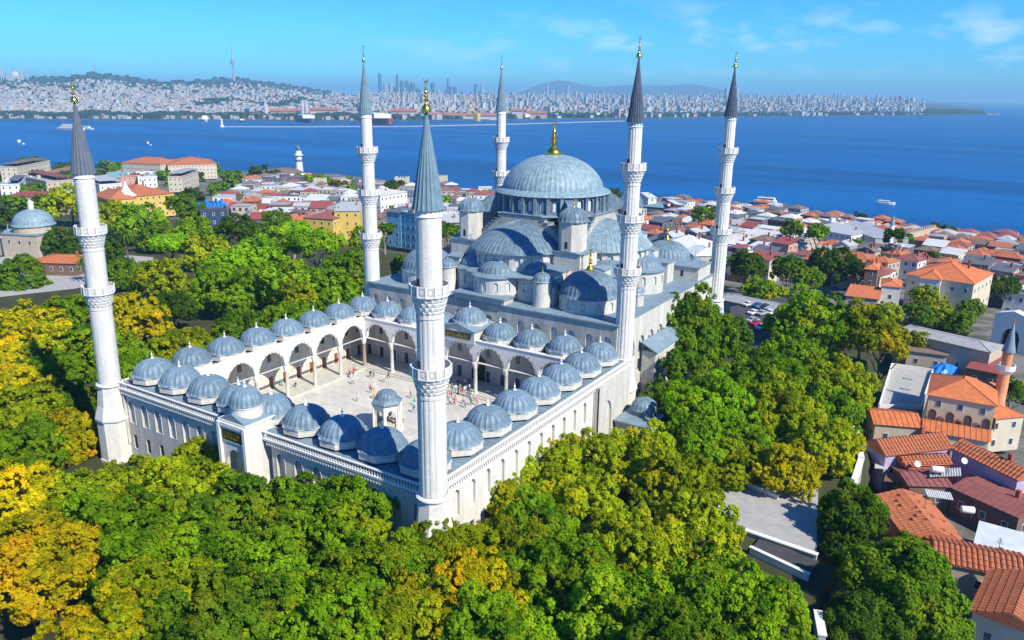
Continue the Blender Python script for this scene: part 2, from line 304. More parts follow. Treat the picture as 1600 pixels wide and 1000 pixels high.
def finial_mesh(name, h, r, material, n=10, simple=False):
    mb = MB()
    if simple: pr = [(r, 0), (r, .12 * h), (r * .55, .25 * h), (r * .3, .3 * h), (r * .3, .45 * h), (r * .75, .52 * h), (r * .28, .6 * h), (r * .2, .8 * h), (.02, h)]
    else:
        pr = [(r, 0), (r * 1.04, .07 * h), (r * .86, .14 * h), (r * .5, .2 * h), (r * .28, .25 * h)]
        for k, zz in enumerate((.33, .45, .56, .66)):
            rr = r * (.62 - .11 * k); pr += [(r * .2, (zz - .045) * h), (rr, zz * h), (r * .2, (zz + .045) * h)]
        pr += [(r * .14, .78 * h), (r * .1, .86 * h)]
    mb.lathe(pr, n)
    if not simple:   # crescent
        R = h * .065; zc = .92 * h
        for i in range(10):
            a = PI * 1.25 - i * PI * 1.5 / 10 + PI; b = PI * 1.25 - (i + 1) * PI * 1.5 / 10 + PI
            t = .022 * h * sin(PI * (i + .5) / 10) + .01
            mb.tube((R * cos(a), 0, zc + R * sin(a)), (R * cos(b), 0, zc + R * sin(b)), t, t, 5)
    return mb.mesh(name, material, True)

# ---------------------------------------------------------------- ground
def lerp(a, b, t): return a + (b - a) * t
def sm(t): t = min(1, max(0, t)); return t * t * (3 - 2 * t)
def coast_y(x): return float(np.interp(x, [-2600, -1000, -800, -660, -450, 63, 400, 2600], [280, 425, 500, 612, 580, 582, 565, 480]))
def G(x, y):
    if y > 118:
        t = (y - 118) / max(1, coast_y(x) - 118); z = lerp(-3, -33.5, min(1.05, t) ** 0.85) if t <= 1 else -33.5 - (t - 1) * 200
    else: z = -2.0 if y < 100 else lerp(-2.0, -3.0, (y - 100) / 18)
    xb = float(np.interp(y, [15, 65, 80, 112, 150], [49.6, 45.0, 43.7, 35.5, 35.0]))
    if x > xb: z -= 8.5 * sm((x - xb - .2) / 1.6) * (1 - sm((y - 130) / 70))
    return z
def ground():
    xs = np.unique(np.concatenate([np.linspace(-2600, -300, 30), np.linspace(-300, 30, 40), np.linspace(30, 54, 34), np.linspace(54, 200, 12), np.linspace(200, 1500, 10)]))
    ys = np.unique(np.concatenate([np.linspace(-300, 100, 14), np.linspace(100, 800, 90)]))
    vs = [(x, y, max(-60.0, G(x, y))) for x in xs for y in ys]; ny = len(ys)
    fs = [(i * ny + j, (i + 1) * ny + j, (i + 1) * ny + j + 1, i * ny + j + 1) for i in range(len(xs) - 1) for j in range(ny - 1)]
    mb = MB(); mb.add(vs, fs); tag(mb.build('ground', M['soil'], smooth=True), kind='structure')
ground()
def sea():
    mt, nt, n, l, b = new_mat('sea_water')
    tc = n.new('ShaderNodeTexCoord'); no = n.new('ShaderNodeTexNoise'); l.new(tc.outputs['Object'], no.inputs['Vector'])
    no.inputs['Scale'].default_value = 0.05; no.inputs['Detail'].default_value = 9; no.inputs['Roughness'].default_value = 0.68
    n2 = n.new('ShaderNodeTexNoise'); mp = n.new('ShaderNodeMapping'); mp.inputs['Scale'].default_value = (0.0012, 0.009, 1); mp.inputs['Rotation'].default_value = (0, 0, math.radians(-30))
    l.new(tc.outputs['Object'], mp.inputs[0]); l.new(mp.outputs[0], n2.inputs['Vector']); n2.inputs['Detail'].default_value = 6; n2.inputs['Scale'].default_value = 1.0
    cr = n.new('ShaderNodeValToRGB'); l.new(n2.outputs['Fac'], cr.inputs['Fac'])
    cr.color_ramp.elements[0].position = .38; cr.color_ramp.elements[1].position = .62
    cr.color_ramp.elements[0].color = (0.0, 0.045, 0.165, 1); cr.color_ramp.elements[1].color = (0.0, 0.090, 0.29, 1)
    l.new(cr.outputs[0], b.inputs['Base Color'])
    b.inputs['Roughness'].default_value = 0.32; b.inputs['Specular IOR Level'].default_value = 0.08
    bp = n.new('ShaderNodeBump'); bp.inputs['Strength'].default_value = 0.9; bp.inputs['Distance'].default_value = 2.6
    l.new(no.outputs['Fac'], bp.inputs['Height']); l.new(bp.outputs[0], b.inputs['Normal'])
    mb = MB(); n_ = 96; rings = [50, 400, 1500, 3000, 5000, 8000, 12000, 17000, 23000, 30000, 38000]
    vs = [(r * cos(2 * PI * i / n_), r * sin(2 * PI * i / n_) + 700, -36 - max(0, r - 3000) ** 2 / 12742000) for r in rings for i in range(n_)]
    fs = [(k * n_ + i, (k + 1) * n_ + i, (k + 1) * n_ + (i + 1) % n_, k * n_ + (i + 1) % n_) for k in range(len(rings) - 1) for i in range(n_)] + [tuple(range(n_))]
    mb.add(vs, fs); tag(mb.build('sea', mt), kind='structure')
sea()

# ---------------------------------------------------------------- minarets
PANEL = None
def parapet_panel_mesh():
    mb = MB(); h = 1.3
    mb.box(-.06, .06, -.5, .5, 0, .16); mb.box(-.06, .06, -.5, .5, h - .16, h)
    mb.box(-.09, .09, -.5, -.38, 0, h + .05); mb.cur = 1; mb.box(-.03, .025, -.38, .5, .16, h - .16); mb.cur = 0
    mb.box(-.055, .055, -.1, .22, .4, h - .38)
    return mb.mesh('parapet_panel', [M['trim'], M['stone']])
PANEL = parapet_panel_mesh()
CORB = {}
def corbel(mb, R0, R1, z0, z1, tiers=4, n=32):
    for t in range(tiers):
        ra = lerp(R0, R1, t / tiers); rb = lerp(R0, R1, (t + 1) / tiers); za = lerp(z0, z1, t / tiers); zb = lerp(z0, z1, (t + 1) / tiers)
        mb.lathe([(ra, za), (rb, za + (zb - za) * .55), (rb, zb - .02), (rb + .02, zb)], n, fr=lambda i, j, t=t: (0.94 if ((i + t) % 2 == 0 and j < 3) else 1.0))
def minaret(x, y, label, balc, ztip, zcone, ring, top_r, base_z, spire_mat, tiles, lean=0.0, gold=True, zg=-2, flute=.955):
    t = empty('minaret', (x, y, zg), label, 'minaret', 'fluted stone minarets of the mosque')
    if lean: t.rotation_euler = (0, lean, 0)
    off = -zg
    rads = [1.76 - (1.76 - top_r) * k / len(balc) for k in range(len(balc) + 1)]
    cuts = [ring] + [b for b in balc[::-1]]         # ascending rim heights
    # base
    mb = MB(); mb.lathe([(2.95, 0), (2.95, .5), (2.75, .6), (2.75, 7.6), (3.0, 7.9), (3.0, 8.2), (2.35, 10.4), (2.0, ring - .3 + off)], 8, a0=PI / 8)
    mb.build('base', M['marble'], t)
    mb = MB(); mb.lathe([(2.0, ring - .35 + off), (2.2, ring - .2 + off), (2.22, ring + off), (2.0, ring + .15 + off), (1.86, ring + .25 + off)], 32); mb.build('ring_moulding', M['trim'], t, True)
    segs = []
    lo = ring + .2
    for k, b in enumerate(balc[::-1]):
        hi = b - 1.35 - 2.1; r = rads[k]
        fl = lambda i, j: (flute if i % 3 == 0 else 1.0)
        mb = MB(); mb.lathe([(r, lo + off), (r, hi + off)], 48, fr=fl); mb.lathe([(r + .08, hi - .5 + off), (r + .08, hi - .3 + off)], 24)
        mb.build('shaft', M['marble'], t)
        Rb = 2.22 + .11 * (len(balc) - 1 - k) + (0.05 if len(balc) == 2 else 0)
        mb = MB(); corbel(mb, r, Rb - .1, hi + off, b - 1.35 + off)
        mb.lathe([(Rb - .1, b - 1.35 + off), (Rb + .08, b - 1.3 + off), (Rb + .08, b - 1.22 + off), (r * .8, b - 1.2 + off)], 32)
        bal = mb.build('balcony', M['trim'], t)
        n = 14
        for i in range(n):
            a = 2 * PI * i / n; o = obj('parapet_panel', PANEL, bal, (Rb * cos(a), Rb * sin(a), b - 1.27 + off), a); o.scale = (1, Rb * 2 * sin(PI / n) * .99, 1)
        # doorway onto the balcony
        mb = MB(); rt = rads[k + 1]; mb.box(rt * .9, rt + .04, -.32, .32, b - 1.2 + off, b + .7 + off); mb.build('doorway', M['dark'], bal).rotation_euler = (0, 0, -PI * .62)
        lo = b - 1.25
    r = top_r
    mb = MB(); mb.lathe([(r, lo + off), (r, zcone - .9 + off)], 48, fr=lambda i, j: ((flute if flute > .97 or len(balc) == 3 else .99) if i % 3 == 0 else 1.0)); mb.build('shaft', M['marble'], t)
    mb = MB(); mb.lathe([(r * 1.0, zcone - .9 + off), (r * 1.09, zcone - .75 + off), (r * 1.02, zcone - .6 + off), (r * 1.02, zcone - .12 + off), (r * 1.13, zcone + off)], 32)
    col = mb.build('collar', M['trim'], t, True)
    if tiles:
        tm = MB(); tm.box(-.03, .03, -.12, .12, 0, .42); tme = tm.mesh('tile', M['tile_blue'])
        for i in range(16):
            a = 2 * PI * i / 16; obj('tile', tme, col, (r * 1.035 * cos(a), r * 1.035 * sin(a), zcone - .56 + off), a)
    h = ztip - 3.4 - zcone
    mb = MB(); rc = r * 1.17
    pr = [(rc, zcone + off), (rc * .93, zcone + h * .06 + off), (rc * .62, zcone + h * .4 + off), (rc * .3, zcone + h * .73 + off), (.10, zcone + h + off)]
    mb.lathe([(r, zcone - .02 + off), (rc, zcone + off)], 32); mb.lathe(pr, 60, fr=lambda i, j: (1.07 if i % 3 == 0 else 1.0)); mb.build('spire', spire_mat, t)
    obj('finial', FIN_GOLD if gold else FIN_DULL, t, (0, 0, zcone + h + off), .7)
    return t
FIN_GOLD = finial_mesh('finial', 3.6, .55, M['gold'])
FIN_DULL = finial_mesh('finial', 3.5, .36, mat('weathered_brass', (0.3, 0.27, 0.2), .4, .1, 2, metal=.8))
FIN_WHITE = finial_mesh('finial', 1.55, .34, M['trim'], simple=True)
FIN_BIG = finial_mesh('finial', 7.9, 1.75, M['gold'], 16)
FIN_MED = finial_mesh('finial', 4.8, .78, M['gold'], 12)
FIN_SMALL = finial_mesh('finial', 1.9, .33, M['gold'], 10)
HB = [48.8, 39.6, 29.9]; CB = [39.3, 29.4]
minaret(5.03, -4.6, 'foreground courtyard minaret with two balconies and a blue-grey ribbed spire, standing nearest the viewer', CB, 61.9, 47.9, 12.2, 1.5, 8, M['leadspire'], False, flute=.97)
minaret(-65.3, -4.6, 'leftmost minaret with two balconies, slate-dark spire, at the far left courtyard corner', CB, 61.9, 47.7, 12.2, 1.5, 8, mat('slate_lead', (0.11, 0.13, 0.165), .5, .15, .9, spec=.4), False, lean=math.radians(1.3), flute=.992)
minaret(-61.4, 57.6, 'three-balcony minaret rising from the left end of the hall roof above the park trees', HB, 70, 55.8, 12.2, 1.27, 8, M['leadspire'], False, gold=False, flute=.985)
minaret(2.2, 57.6, 'three-balcony minaret with near-black spire in front of the right side of the great dome', HB, 70, 55.8, 12.2, 1.27, 8, M['leaddark'], True)
minaret(-61.4, 111.3, 'distant three-balcony minaret whose lower shaft is hidden behind the great dome', HB, 70, 55.8, 12.2, 1.27, 8, M['leadspire'], False, gold=False, flute=.985)
minaret(2.2, 111.3, 'rightmost three-balcony minaret with near-black spire beside the shoreline houses', HB, 70, 55.8, 12.2, 1.27, 8, M['leaddark'], True)

# ---------------------------------------------------------------- courtyard
P = 7.4; XL, XR, YF, YB = -8 * P, 0.0, 0.0, 7 * P
FLO = 1.2; IN = 3.7
ct = empty('courtyard', (-29.6, 25.9, -2), 'arcaded marble forecourt with thirty lead domes around an open paved court', 'courtyard')
def CH(mb, name, mats, smooth=False, parent=None):
    o = mb.build(name, mats, parent or ct, smooth)
    if o.parent is ct: o.location = (29.6, -25.9, 2)
    return o
def court():
    IV = (29.6, -25.9, 2)
    # outer walls with blind arched niches and small lower windows
    niche = {}
    def outer(o, ds, dd, n, s_end, s_start=0.0, name='outer_wall', mm='stone', skip=None, pitch=3.7, hood=False):
        fr = plane_fr(o, ds, dd); mb = MB(); s = s_start
        while s < s_end - .01:
            e = min(s + pitch, s_end); c = (s + e) / 2
            if skip and skip(c): s = e; continue
            if e - s > 2.4:
                arch_bay(mb, fr, s, e, 4.6, 11.2, c, .8, 5.3, 8.5, .95, 0, .4, back=True)
                mb2 = s
                # lower zone with a rectangular window
                for a, b in ((s, c - .55), (c + .55, e)): mb.face(fr(a, -3, 0), fr(b, -3, 0), fr(b, 4.6, 0), fr(a, 4.6, 0))
                mb.face(fr(c - .55, -3, 0), fr(c + .55, -3, 0), fr(c + .55, .5, 0), fr(c - .55, .5, 0)); mb.face(fr(c - .55, 3.1, 0), fr(c + .55, 3.1, 0), fr(c + .55, 4.6, 0), fr(c - .55, 4.6, 0))
                for (p, q) in (((c - .55, .5), (c - .55, 3.1)), ((c + .55, 3.1), (c + .55, .5)), ((c + .55, .5), (c - .55, .5)), ((c - .55, 3.1), (c + .55, 3.1))):
                    mb.face(fr(*p, 0), fr(*q, 0), fr(*q, .4), fr(*p, .4))
            else: mb.face(fr(s, -3, 0), fr(e, -3, 0), fr(e, 11.2, 0), fr(s, 11.2, 0))
            s = e
        # wall top slab behind
        mb.face(fr(s_start, 11.2, 0), fr(s_end, 11.2, 0), fr(s_end, 11.2, 1.2), fr(s_start, 11.2, 1.2))
        w = CH(mb, name, M[mm])
        s = s_start
        while s < s_end - .01:
            e = min(s + pitch, s_end); c = (s + e) / 2
            if not (skip and skip(c)) and e - s > 2.4:
                k = MB()
                for xx in (-.95, .81): k.prism_dir([fr(c + xx, 5.2, -.05), fr(c + xx + .14, 5.2, -.05), fr(c + xx + .14, 8.5, -.05), fr(c + xx, 8.5, -.05)], (0, 0, 0), (dd[0] * .08, dd[1] * .08, 0))
                A = arch_pts(c, .84, 8.5, 1.0, 8)
                for a, b in zip(A[:-1], A[1:]):
                    k.face(fr(a[0], a[1] + .16, -.1), fr(a[0], a[1], -.1), fr(b[0], b[1], -.1), fr(b[0], b[1] + .16, -.1)); k.face(fr(a[0], a[1] + .16, -.1), fr(b[0], b[1] + .16, -.1), fr(b[0], b[1] + .16, 0), fr(a[0], a[1] + .16, 0))
                f = k.build('niche_surround', M['trim'], w)
                g = MB(); g.prism_dir([fr(c - .55, .5, .3), fr(c + .55, .5, .3), fr(c + .55, 3.1, .3), fr(c - .55, 3.1, .3)], (0, 0, 0), (dd[0] * .05, dd[1] * .05, 0)); g.build('window', M['glass'], w)
                g = MB()
                for q in range(4): g.prism_dir([fr(c - .42 + .26 * q, .5, .16), fr(c - .38 + .26 * q, .5, .16), fr(c - .38 + .26 * q, 3.1, .16), fr(c - .42 + .26 * q, 3.1, .16)], (0, 0, 0), (dd[0] * .04, dd[1] * .04, 0))
                g.build('window_grille', M['iron'], w)
            s = e
        # dentilled cornice
        k = MB()
        def rail(z0, z1, da, db): k.prism_dir([fr(s_start, z0, da), fr(s_start, z0, db), fr(s_start, z1, db), fr(s_start, z1, da)], (0, 0, 0), (ds[0] * (s_end - s_start), ds[1] * (s_end - s_start), 0))
        rail(10.95, 11.22, -.28, 0); rail(11.22, 11.42, -.62, .2)
        s = s_start + .2
        while s < s_end - .2:
            if not (skip and skip(s)): k.prism_dir([fr(s, 10.55, -.55), fr(s + .22, 10.55, -.55), fr(s + .22, 10.93, -.55), fr(s, 10.93, -.55)], (0, 0, 0), (dd[0] * .54, dd[1] * .54, 0))
            s += .52
        CH(k, 'cornice', M['trim'])
        return w
    outer((-62.9, -3.7), (1, 0), (0, 1), 0, 66.6, skip=lambda c: 29.3 < c < 36.6)
    outer((3.7, -3.7), (0, 1), (-1, 0), 0, 46.0, mm='marble')  # sun-facing wall: its sunlit brightness is put into a lighter stone colour
    w = outer((-62.9, 57.5), (0, -1), (1, 0), 0, 61.2, mm='stone2')
    # plain thick stretch of the side wall up to the hall
    mb = MB(); mb.box(2.6, 4.5, 42.31, 56.5, -3, 11.4); arch_bay(mb, plane_fr((4.9, 42.3), (0, 1), (-1, 0)), 0, 8, -3, 11.4, 3.6, 1.7, 0, 5.6, 2.2, 0, .39, back=True)
    mb.build('buttress_wall', M['stone'], ct, loc=IV)
    # balustrades
    bm = MB(); bm.lathe([(.1, 0), (.1, .1), (.055, .18), (.11, .45), (.06, .75), (.1, .86), (.1, .92)], 6); bme = bm.mesh('baluster', M['trim'])
    far = MB()
    def balus(p0, p1, step, stuff=False):
        p0, p1 = Vector(p0), Vector(p1); d = (p1 - p0); L = d.length; d.normalize(); nrm = Vector((-d.y, d.x, 0))
        k = MB()
        def bar(z0, z1, hw):
            a = p0 + nrm * hw; b = p0 - nrm * hw; k.prism_dir([(a.x, a.y, z0), (b.x, b.y, z0), (b.x, b.y, z1), (a.x, a.y, z1)], (0, 0, 0), d * L)
        bar(11.42, 11.56, .2); bar(12.44, 12.62, .17)
        r = CH(k, 'balustrade', M['trim'])
        n = int(L / step)
        for i in range(n):
            q = p0 + d * ((i + .5) * L / n)
            if stuff: far.lathe([(.1, 11.55), (.06, 11.75), (.11, 12.0), (.1, 12.45)], 5, q.x, q.y)
            else: obj('baluster', bme, r, (q.x, q.y, 11.54))
    balus((-63.2, -4.15, 0), (-33.2, -4.15, 0), .5); balus((-26.9, -4.15, 0), (3.1, -4.15, 0), .5)
    balus((4.15, -2.9, 0), (4.15, 56.0, 0), .42); balus((-63.35, -3.0, 0), (-63.35, 56.0, 0), .6, True)
    o = CH(far, 'baluster', M['trim']); o['kind'] = 'stuff'
    # portico roof: a ring slab (kept clear of walls) and inner parapet cornice
    mb = MB(); z0, z1 = 11.9, 12.35
    mb.box(-62.7, 3.5, -3.5, IN - .3, z0, z1); mb.box(-62.7, -55.8, IN - .298, 48.4, z0, z1); mb.box(-3.4, 3.5, IN - .298, 48.4, z0, z1); mb.box(-62.7, 3.5, 48.402, 55.5, z0, z1)
    # shallow seams of the lead sheets
    x = -62
    while x < 3.4:
        mb.box(x, x + .08, -3.4, IN - .4, z1, z1 + .06); x += 1.1
    y = 4
    while y < 48:
        mb.box(-62.6, -55.9, y, y + .08, z1, z1 + .06); mb.box(-3.3, 3.4, y, y + .08, z1, z1 + .06); y += 1.1
    CH(mb, 'portico_roof', M['leadroof'])
    # the open ceiling under the roof is plastered
    # arcades facing the court
    def arcade(o, ds, dd, n, name='arcade', hi=0):
        fr = plane_fr(o, ds, dd); mb = MB()
        for i in range(n):
            arch_bay(mb, fr, i * P, (i + 1) * P, 8.3, 12.9, (i + .5) * P, P / 2 - .42, 8.3, 8.3, 3.55, 0, .7, pw=2.0, q=.58, n=16)
        mb.face(fr(0, 12.9, 0), fr(n * P, 12.9, 0), fr(n * P, 12.9, .7), fr(0, 12.9, .7))
        w = CH(mb, name, M['trim'] if name == 'arcade' else M['stone'])
        k = MB()
        for z0, z1, a in ((12.9, 13.05, -.16), (12.72, 12.898, -.08)):
            k.prism_dir([fr(0, z0, a), fr(0, z0, .1 if z0 < 12.9 else .8), fr(0, z1, .1 if z0 < 12.9 else .8), fr(0, z1, a)], (0, 0, 0), (ds[0] * n * P, ds[1] * n * P, 0))
        k.build('cornice', M['trim'], w)
        # archivolts of alternating voussoirs
        for i in range(n):
            A = arch_pts((i + .5) * P, P / 2 - .42, 8.3, 3.55, 16, 2.0, .58); k = MB()
            for q, (a, b) in enumerate(zip(A[:-1], A[1:])):
                cx, cz = (i + .5) * P, 8.3
                def ex(p, g=.34):
                    d = Vector((p[0] - cx, p[1] - cz + .6)); d.normalize(); return (p[0] + d.x * g, p[1] + d.y * g)
                k.cur = q % 2
                ea, eb = ex(a), ex(b); k.face(fr(*a, -.04), fr(*b, -.04), fr(*eb, -.04), fr(*ea, -.04))
            k.build('archivolt', [M['trim'], M['stone2']], w)
            k = MB(); k.tube(fr(i * P + .3, 8.5, .35), fr((i + 1) * P - .3, 8.5, .35), .05, .05, 5); k.build('tie_rod', M['iron'], w)
        return w
    arcade((XL + IN, YB - IN), (0, -1), (-1, 0), 6)              # left row, faces the court (+x)
    arcade((XL + IN, YB - IN), (1, 0), (0, 1), 7)                # hall-side row
    arcade((XR - IN, YF + IN), (0, 1), (1, 0), 6)
    arcade((XR - IN, YF + IN), (-1, 0), (0, -1), 7)
    # columns
    def colmesh(mm):
        mb = MB(); mb.lathe([(.55, 0), (.55, .35), (.42, .5), (.4, .55), (.36, 5.6), (.4, 5.7)], 16); mb.cur = 1
        mb.lathe([(.4, 5.7), (.44, 5.8), (.6, 6.4), (.72, 6.8), (.72, 7.1)], 8, a0=PI / 8, cap=True, fr=lambda i, j: 1.0 if j != 3 else .98); return mb.mesh('column', [mm, M['trim']], True)
    cms = [colmesh(M['stone']), colmesh(M['redstone'])]
    pts = []
    for j in range(7): pts += [(XL + IN - .35, YB - IN - j * P), (XR - IN + .35, YB - IN - j * P)]
    for i in range(1, 7): pts += [(XL + IN + i * P, YB - IN + .35), (XL + IN + i * P, YF + IN - .35)]
    for k, (x, y) in enumerate(pts):
        obj('column', cms[1 if (k * 7) % 3 == 0 and y > 40 else 0], ct, (x + IV[0], y + IV[1], FLO + IV[2]))
    # domes, octagonal drums
    dm = MB(); ribbed_dome(dm, 0, 0, .1, 3.15, 2.35, 24, 9, .13, .02, kk=2.25); dme = dm.mesh('dome', M['lead'], True)
    dr = MB(); dr.lathe([(3.62, -1.1), (3.62, -.12), (3.74, -.1), (3.74, .06), (3.3, .08)], 8, a0=PI / 8); drm = dr.mesh('drum', M['stone'])
    for i in range(9):
        for j in range(8):
            if not (i in (0, 8) or j in (0, 7)): continue
            x, y = -i * P, j * P; z = 13.8
            if i == 4 and j == 7: z = 15.9
            e = obj('dome', dme, ct, (x + IV[0], y + IV[1], z + IV[2] + .05), .03 * i)
            obj('drum', drm, e, (0, 0, 0)); obj('finial', FIN_WHITE, e, (0, 0, 2.5), scale=(.85, .85, .85))
    # raised frontispiece before the hall door
    mb = MB(); mb.prism_dir([(-33.6, 47.6, 12.2), (-25.6, 47.6, 12.2), (-25.6, 47.6, 14.7), (-29.6, 47.6, 15.9), (-33.6, 47.6, 14.7)], (0, 0, 0), (0, 7.6, 0))
    fr_ = mb.build('frontispiece', M['stone'], ct, loc=IV)
    mb = MB(); mb.box(-32.7, -26.5, 47.5, 47.59, 13.1, 14.3); pn = mb.build('inscription_panel', M['green'], fr_)
    script(pn, (-32.5, 47.47, 13.2), (1, 0, 0), 5.8, 1.0, (0, -1, 0))
    # roof slopes on the frontispiece
    mb = MB()
    for sgn in (-1, 1):
        mb.prism_dir([(-29.6, 47.3, 16.0), (-29.6 + sgn * 4.3, 47.3, 14.72), (-29.6 + sgn * 4.3, 47.3, 14.9), (-29.6, 47.3, 16.18)], (0, 0, 0), (0, 8, 0))
    mb.build('gable_roof', M['leadroof'], ct, loc=IV)
    # inner walls behind the arcades with doors and upper windows
    def inner(o, ds, dd, n, door):
        fr = plane_fr(o, ds, dd); mb = MB()
        mb.face(fr(0, FLO, 0), fr(n * P, FLO, 0), fr(n * P, 11.9, 0), fr(0, 11.9, 0)); w = CH(mb, 'inner_wall', M['stone'])
        for i in range(n * 2):
            c = (i + .5) * P / 2
            g = MB(); g.prism_dir([fr(c - .75, FLO + .1, -.1), fr(c + .75, FLO + .1, -.1), fr(c + .75, FLO + 3.1, -.1), fr(c - .75, FLO + 3.1, -.1)], (0, 0, 0), (dd[0] * .12, dd[1] * .12, 0))
            g.cur = 1; g.prism_dir([fr(c - .55, FLO + .2, -.14), fr(c + .55, FLO + .2, -.14), fr(c + .55, FLO + 2.9, -.14), fr(c - .55, FLO + 2.9, -.14)], (0, 0, 0), (dd[0] * .05, dd[1] * .05, 0))
            g.build('door' if door else 'window', [M['trim'], M['wood'] if door else M['glass']], w)
            g = arch_infill(c, .5, 7.2, 8.4, .5, fr, -.03); g.build('window', M['glass'], w)
    inner((XL - 3.2, YB + 3.2), (0, -1), (-1, 0), 8, True)
    inner((XL - 3.2, YB + 3.2), (1, 0), (0, 1), 8, False)
    # great door of the hall
    g = MB(); g.prism_dir([(-31.2, YB + 3.0, FLO), (-28, YB + 3.0, FLO), (-28, YB + 3.0, 6.2), (-29.6, YB + 3.0, 7.4), (-31.2, YB + 3.0, 6.2)], (0, 0, 0), (0, .15, 0)); g.build('hall_door', M['dark'], ct, loc=IV)
    # raised walk around the court
    mb = MB(); z0, z1 = -1, FLO + .45
    mb.box(-62.4, XL + IN + .6, -3.2, 55.2, z0, z1); mb.box(XR - IN - .6, 3.2, -3.2, 55.2, z0, z1); mb.box(XL + IN + .602, XR - IN - .602, 47.5, 55.2, z0, z1); mb.box(XL + IN + .602, XR - IN - .602, -3.2, IN + .6, z0, z1)
    mb.box(XL + IN + .602, XR - IN - .602, 46.9, 47.498, z0, z1 - .22)
    CH(mb, 'arcade_walk', M['floor'])
    # portal block on the street front
    mb = MB(); fr = plane_fr((-33, -7), (1, 0), (0, 1))
    arch_bay(mb, fr, 0, 5.9, -3, 13.9, 2.95, 2.2, -2.4, 6.4, 3.4, 0, 1.6, back=True, q=.6)
    mb.face((-27.1, -7, -3), (-27.1, -1.6, -3), (-27.1, -1.6, 13.9), (-27.1, -7, 13.9)); mb.face((-33, -1.6, -3), (-33, -7, -3), (-33, -7, 13.9), (-33, -1.6, 13.9))
    mb.face((-27.1, -1.6, 11), (-33, -1.6, 11), (-33, -1.6, 13.9), (-27.1, -1.6, 13.9))
    po = mb.build('portal', M['marble'], ct, loc=IV)
    k = MB(); k.box(-33.12, -26.98, -7.12, -1.5, 13.9, 14.25)
    for x0, x1 in ((-33.1, -32.55), (-27.55, -27.0)): k.box(x0, x1, -7.45, -7.003, -3, 13.898)
    k.box(-32.548, -27.552, -7.35, -7.003, 13.3, 13.89); k.build('moulding', M['trim'], po)
    k = MB(); k.prism_dir([(-32.9, -7.0, 14.26), (-27.2, -7.0, 14.26), (-30.05, -7.0, 15.5)], (0, 0, 0), (0, 5.3, 0)); k.build('gable_roof', M['leadroof'], po)
    k = MB(); k.box(-32.2, -27.9, -7.2, -7.003, 11.2, 12.9); p2 = k.build('inscription_panel', M['green'], po)
    script(p2, (-32.0, -7.215, 11.35), (1, 0, 0), 3.9, 1.35, (0, -1, 0))
    k = MB(); k.box(-32.4, -27.7, -7.18, -7.003, 12.902, 13.1); k.box(-32.4, -27.7, -7.18, -7.003, 11.0, 11.198); k.build('panel_frame', M['trim'], po)
    k = MB(); k.lathe([(2.3, 14.3), (2.3, 16.0), (2.42, 16.1), (2.42, 16.35), (2.2, 16.4)], 32, -30.1, -4.2); dd_ = k.build('drum', M['marble'], po, True)
    k = MB(); ribbed_dome(k, 0, 0, 0, 2.3, 2.45, 22, 8, .06); e = k.build('dome', M['lead'], po, True, loc=(-30.1, -4.2, 16.4)); obj('finial', FIN_WHITE, e, (0, 0, 2.4), scale=(.9, .9, .85))
    k = MB(); k.box(-30.9, -29.1, -5.42, -5.36, -2.4, 2.6); k.build('gate', M['wood'], po)
def script(parent, o, ds, w, h, nrm):
    """flowing gold calligraphy strokes standing proud of a panel"""
    o = Vector(o); ds = Vector(ds); k = MB(); r = random.Random(3); x = 0.0
    def stroke(ps, wd):
        for a, b in zip(ps[:-1], ps[1:]):
            p = o + ds * a[0] + Vector((0, 0, a[1])); q = o + ds * b[0] + Vector((0, 0, b[1])); k.tube(p, q, wd, wd * .9, 4)
    while x < w - .5:
        t = r.random()
        if t < .4: stroke([(x, h * .15), (x + .03, h * .9)], .035)
        elif t < .75: stroke([(x + .5 * cos(PI + a * PI / 6) * .6 + .3, h * .4 + .22 * h * sin(PI + a * PI / 6)) for a in range(7)], .04)
        else: stroke([(x, h * .65), (x + .2, h * .8), (x + .35, h * .55), (x + .15, h * .45)], .035)
        if r.random() < .4: stroke([(x + .1, h * .1), (x + .2, h * .1)], .04)
        x += r.uniform(.16, .34)
    k.build('lettering', M['gold'], parent)
court()
def floor_slabs():
    x0, x1, y0, y1 = XL + IN + .62, XR - IN - .62, IN + .62, 46.88
    mb = MB(); mb.box(x0 - .01, x1 + .01, y0 - .01, y1 + .01, -1, FLO - .03); fl = tag(mb.build('courtyard_floor', M['stone2']), kind='structure')
    nx, ny = 18, 16; sx, sy = (x1 - x0) / nx, (y1 - y0) / ny
    mb = MB(); mb.box(-sx / 2 + .02, sx / 2 - .02, -sy / 2 + .02, sy / 2 - .02, -.1, 0); me = mb.mesh('paving_slab', M['floor'])
    for i in range(nx):
        for j in range(ny): obj('paving_slab', me, fl, (x0 + (i + .5) * sx, y0 + (j + .5) * sy, FLO + random.uniform(0, .012)))
floor_slabs()
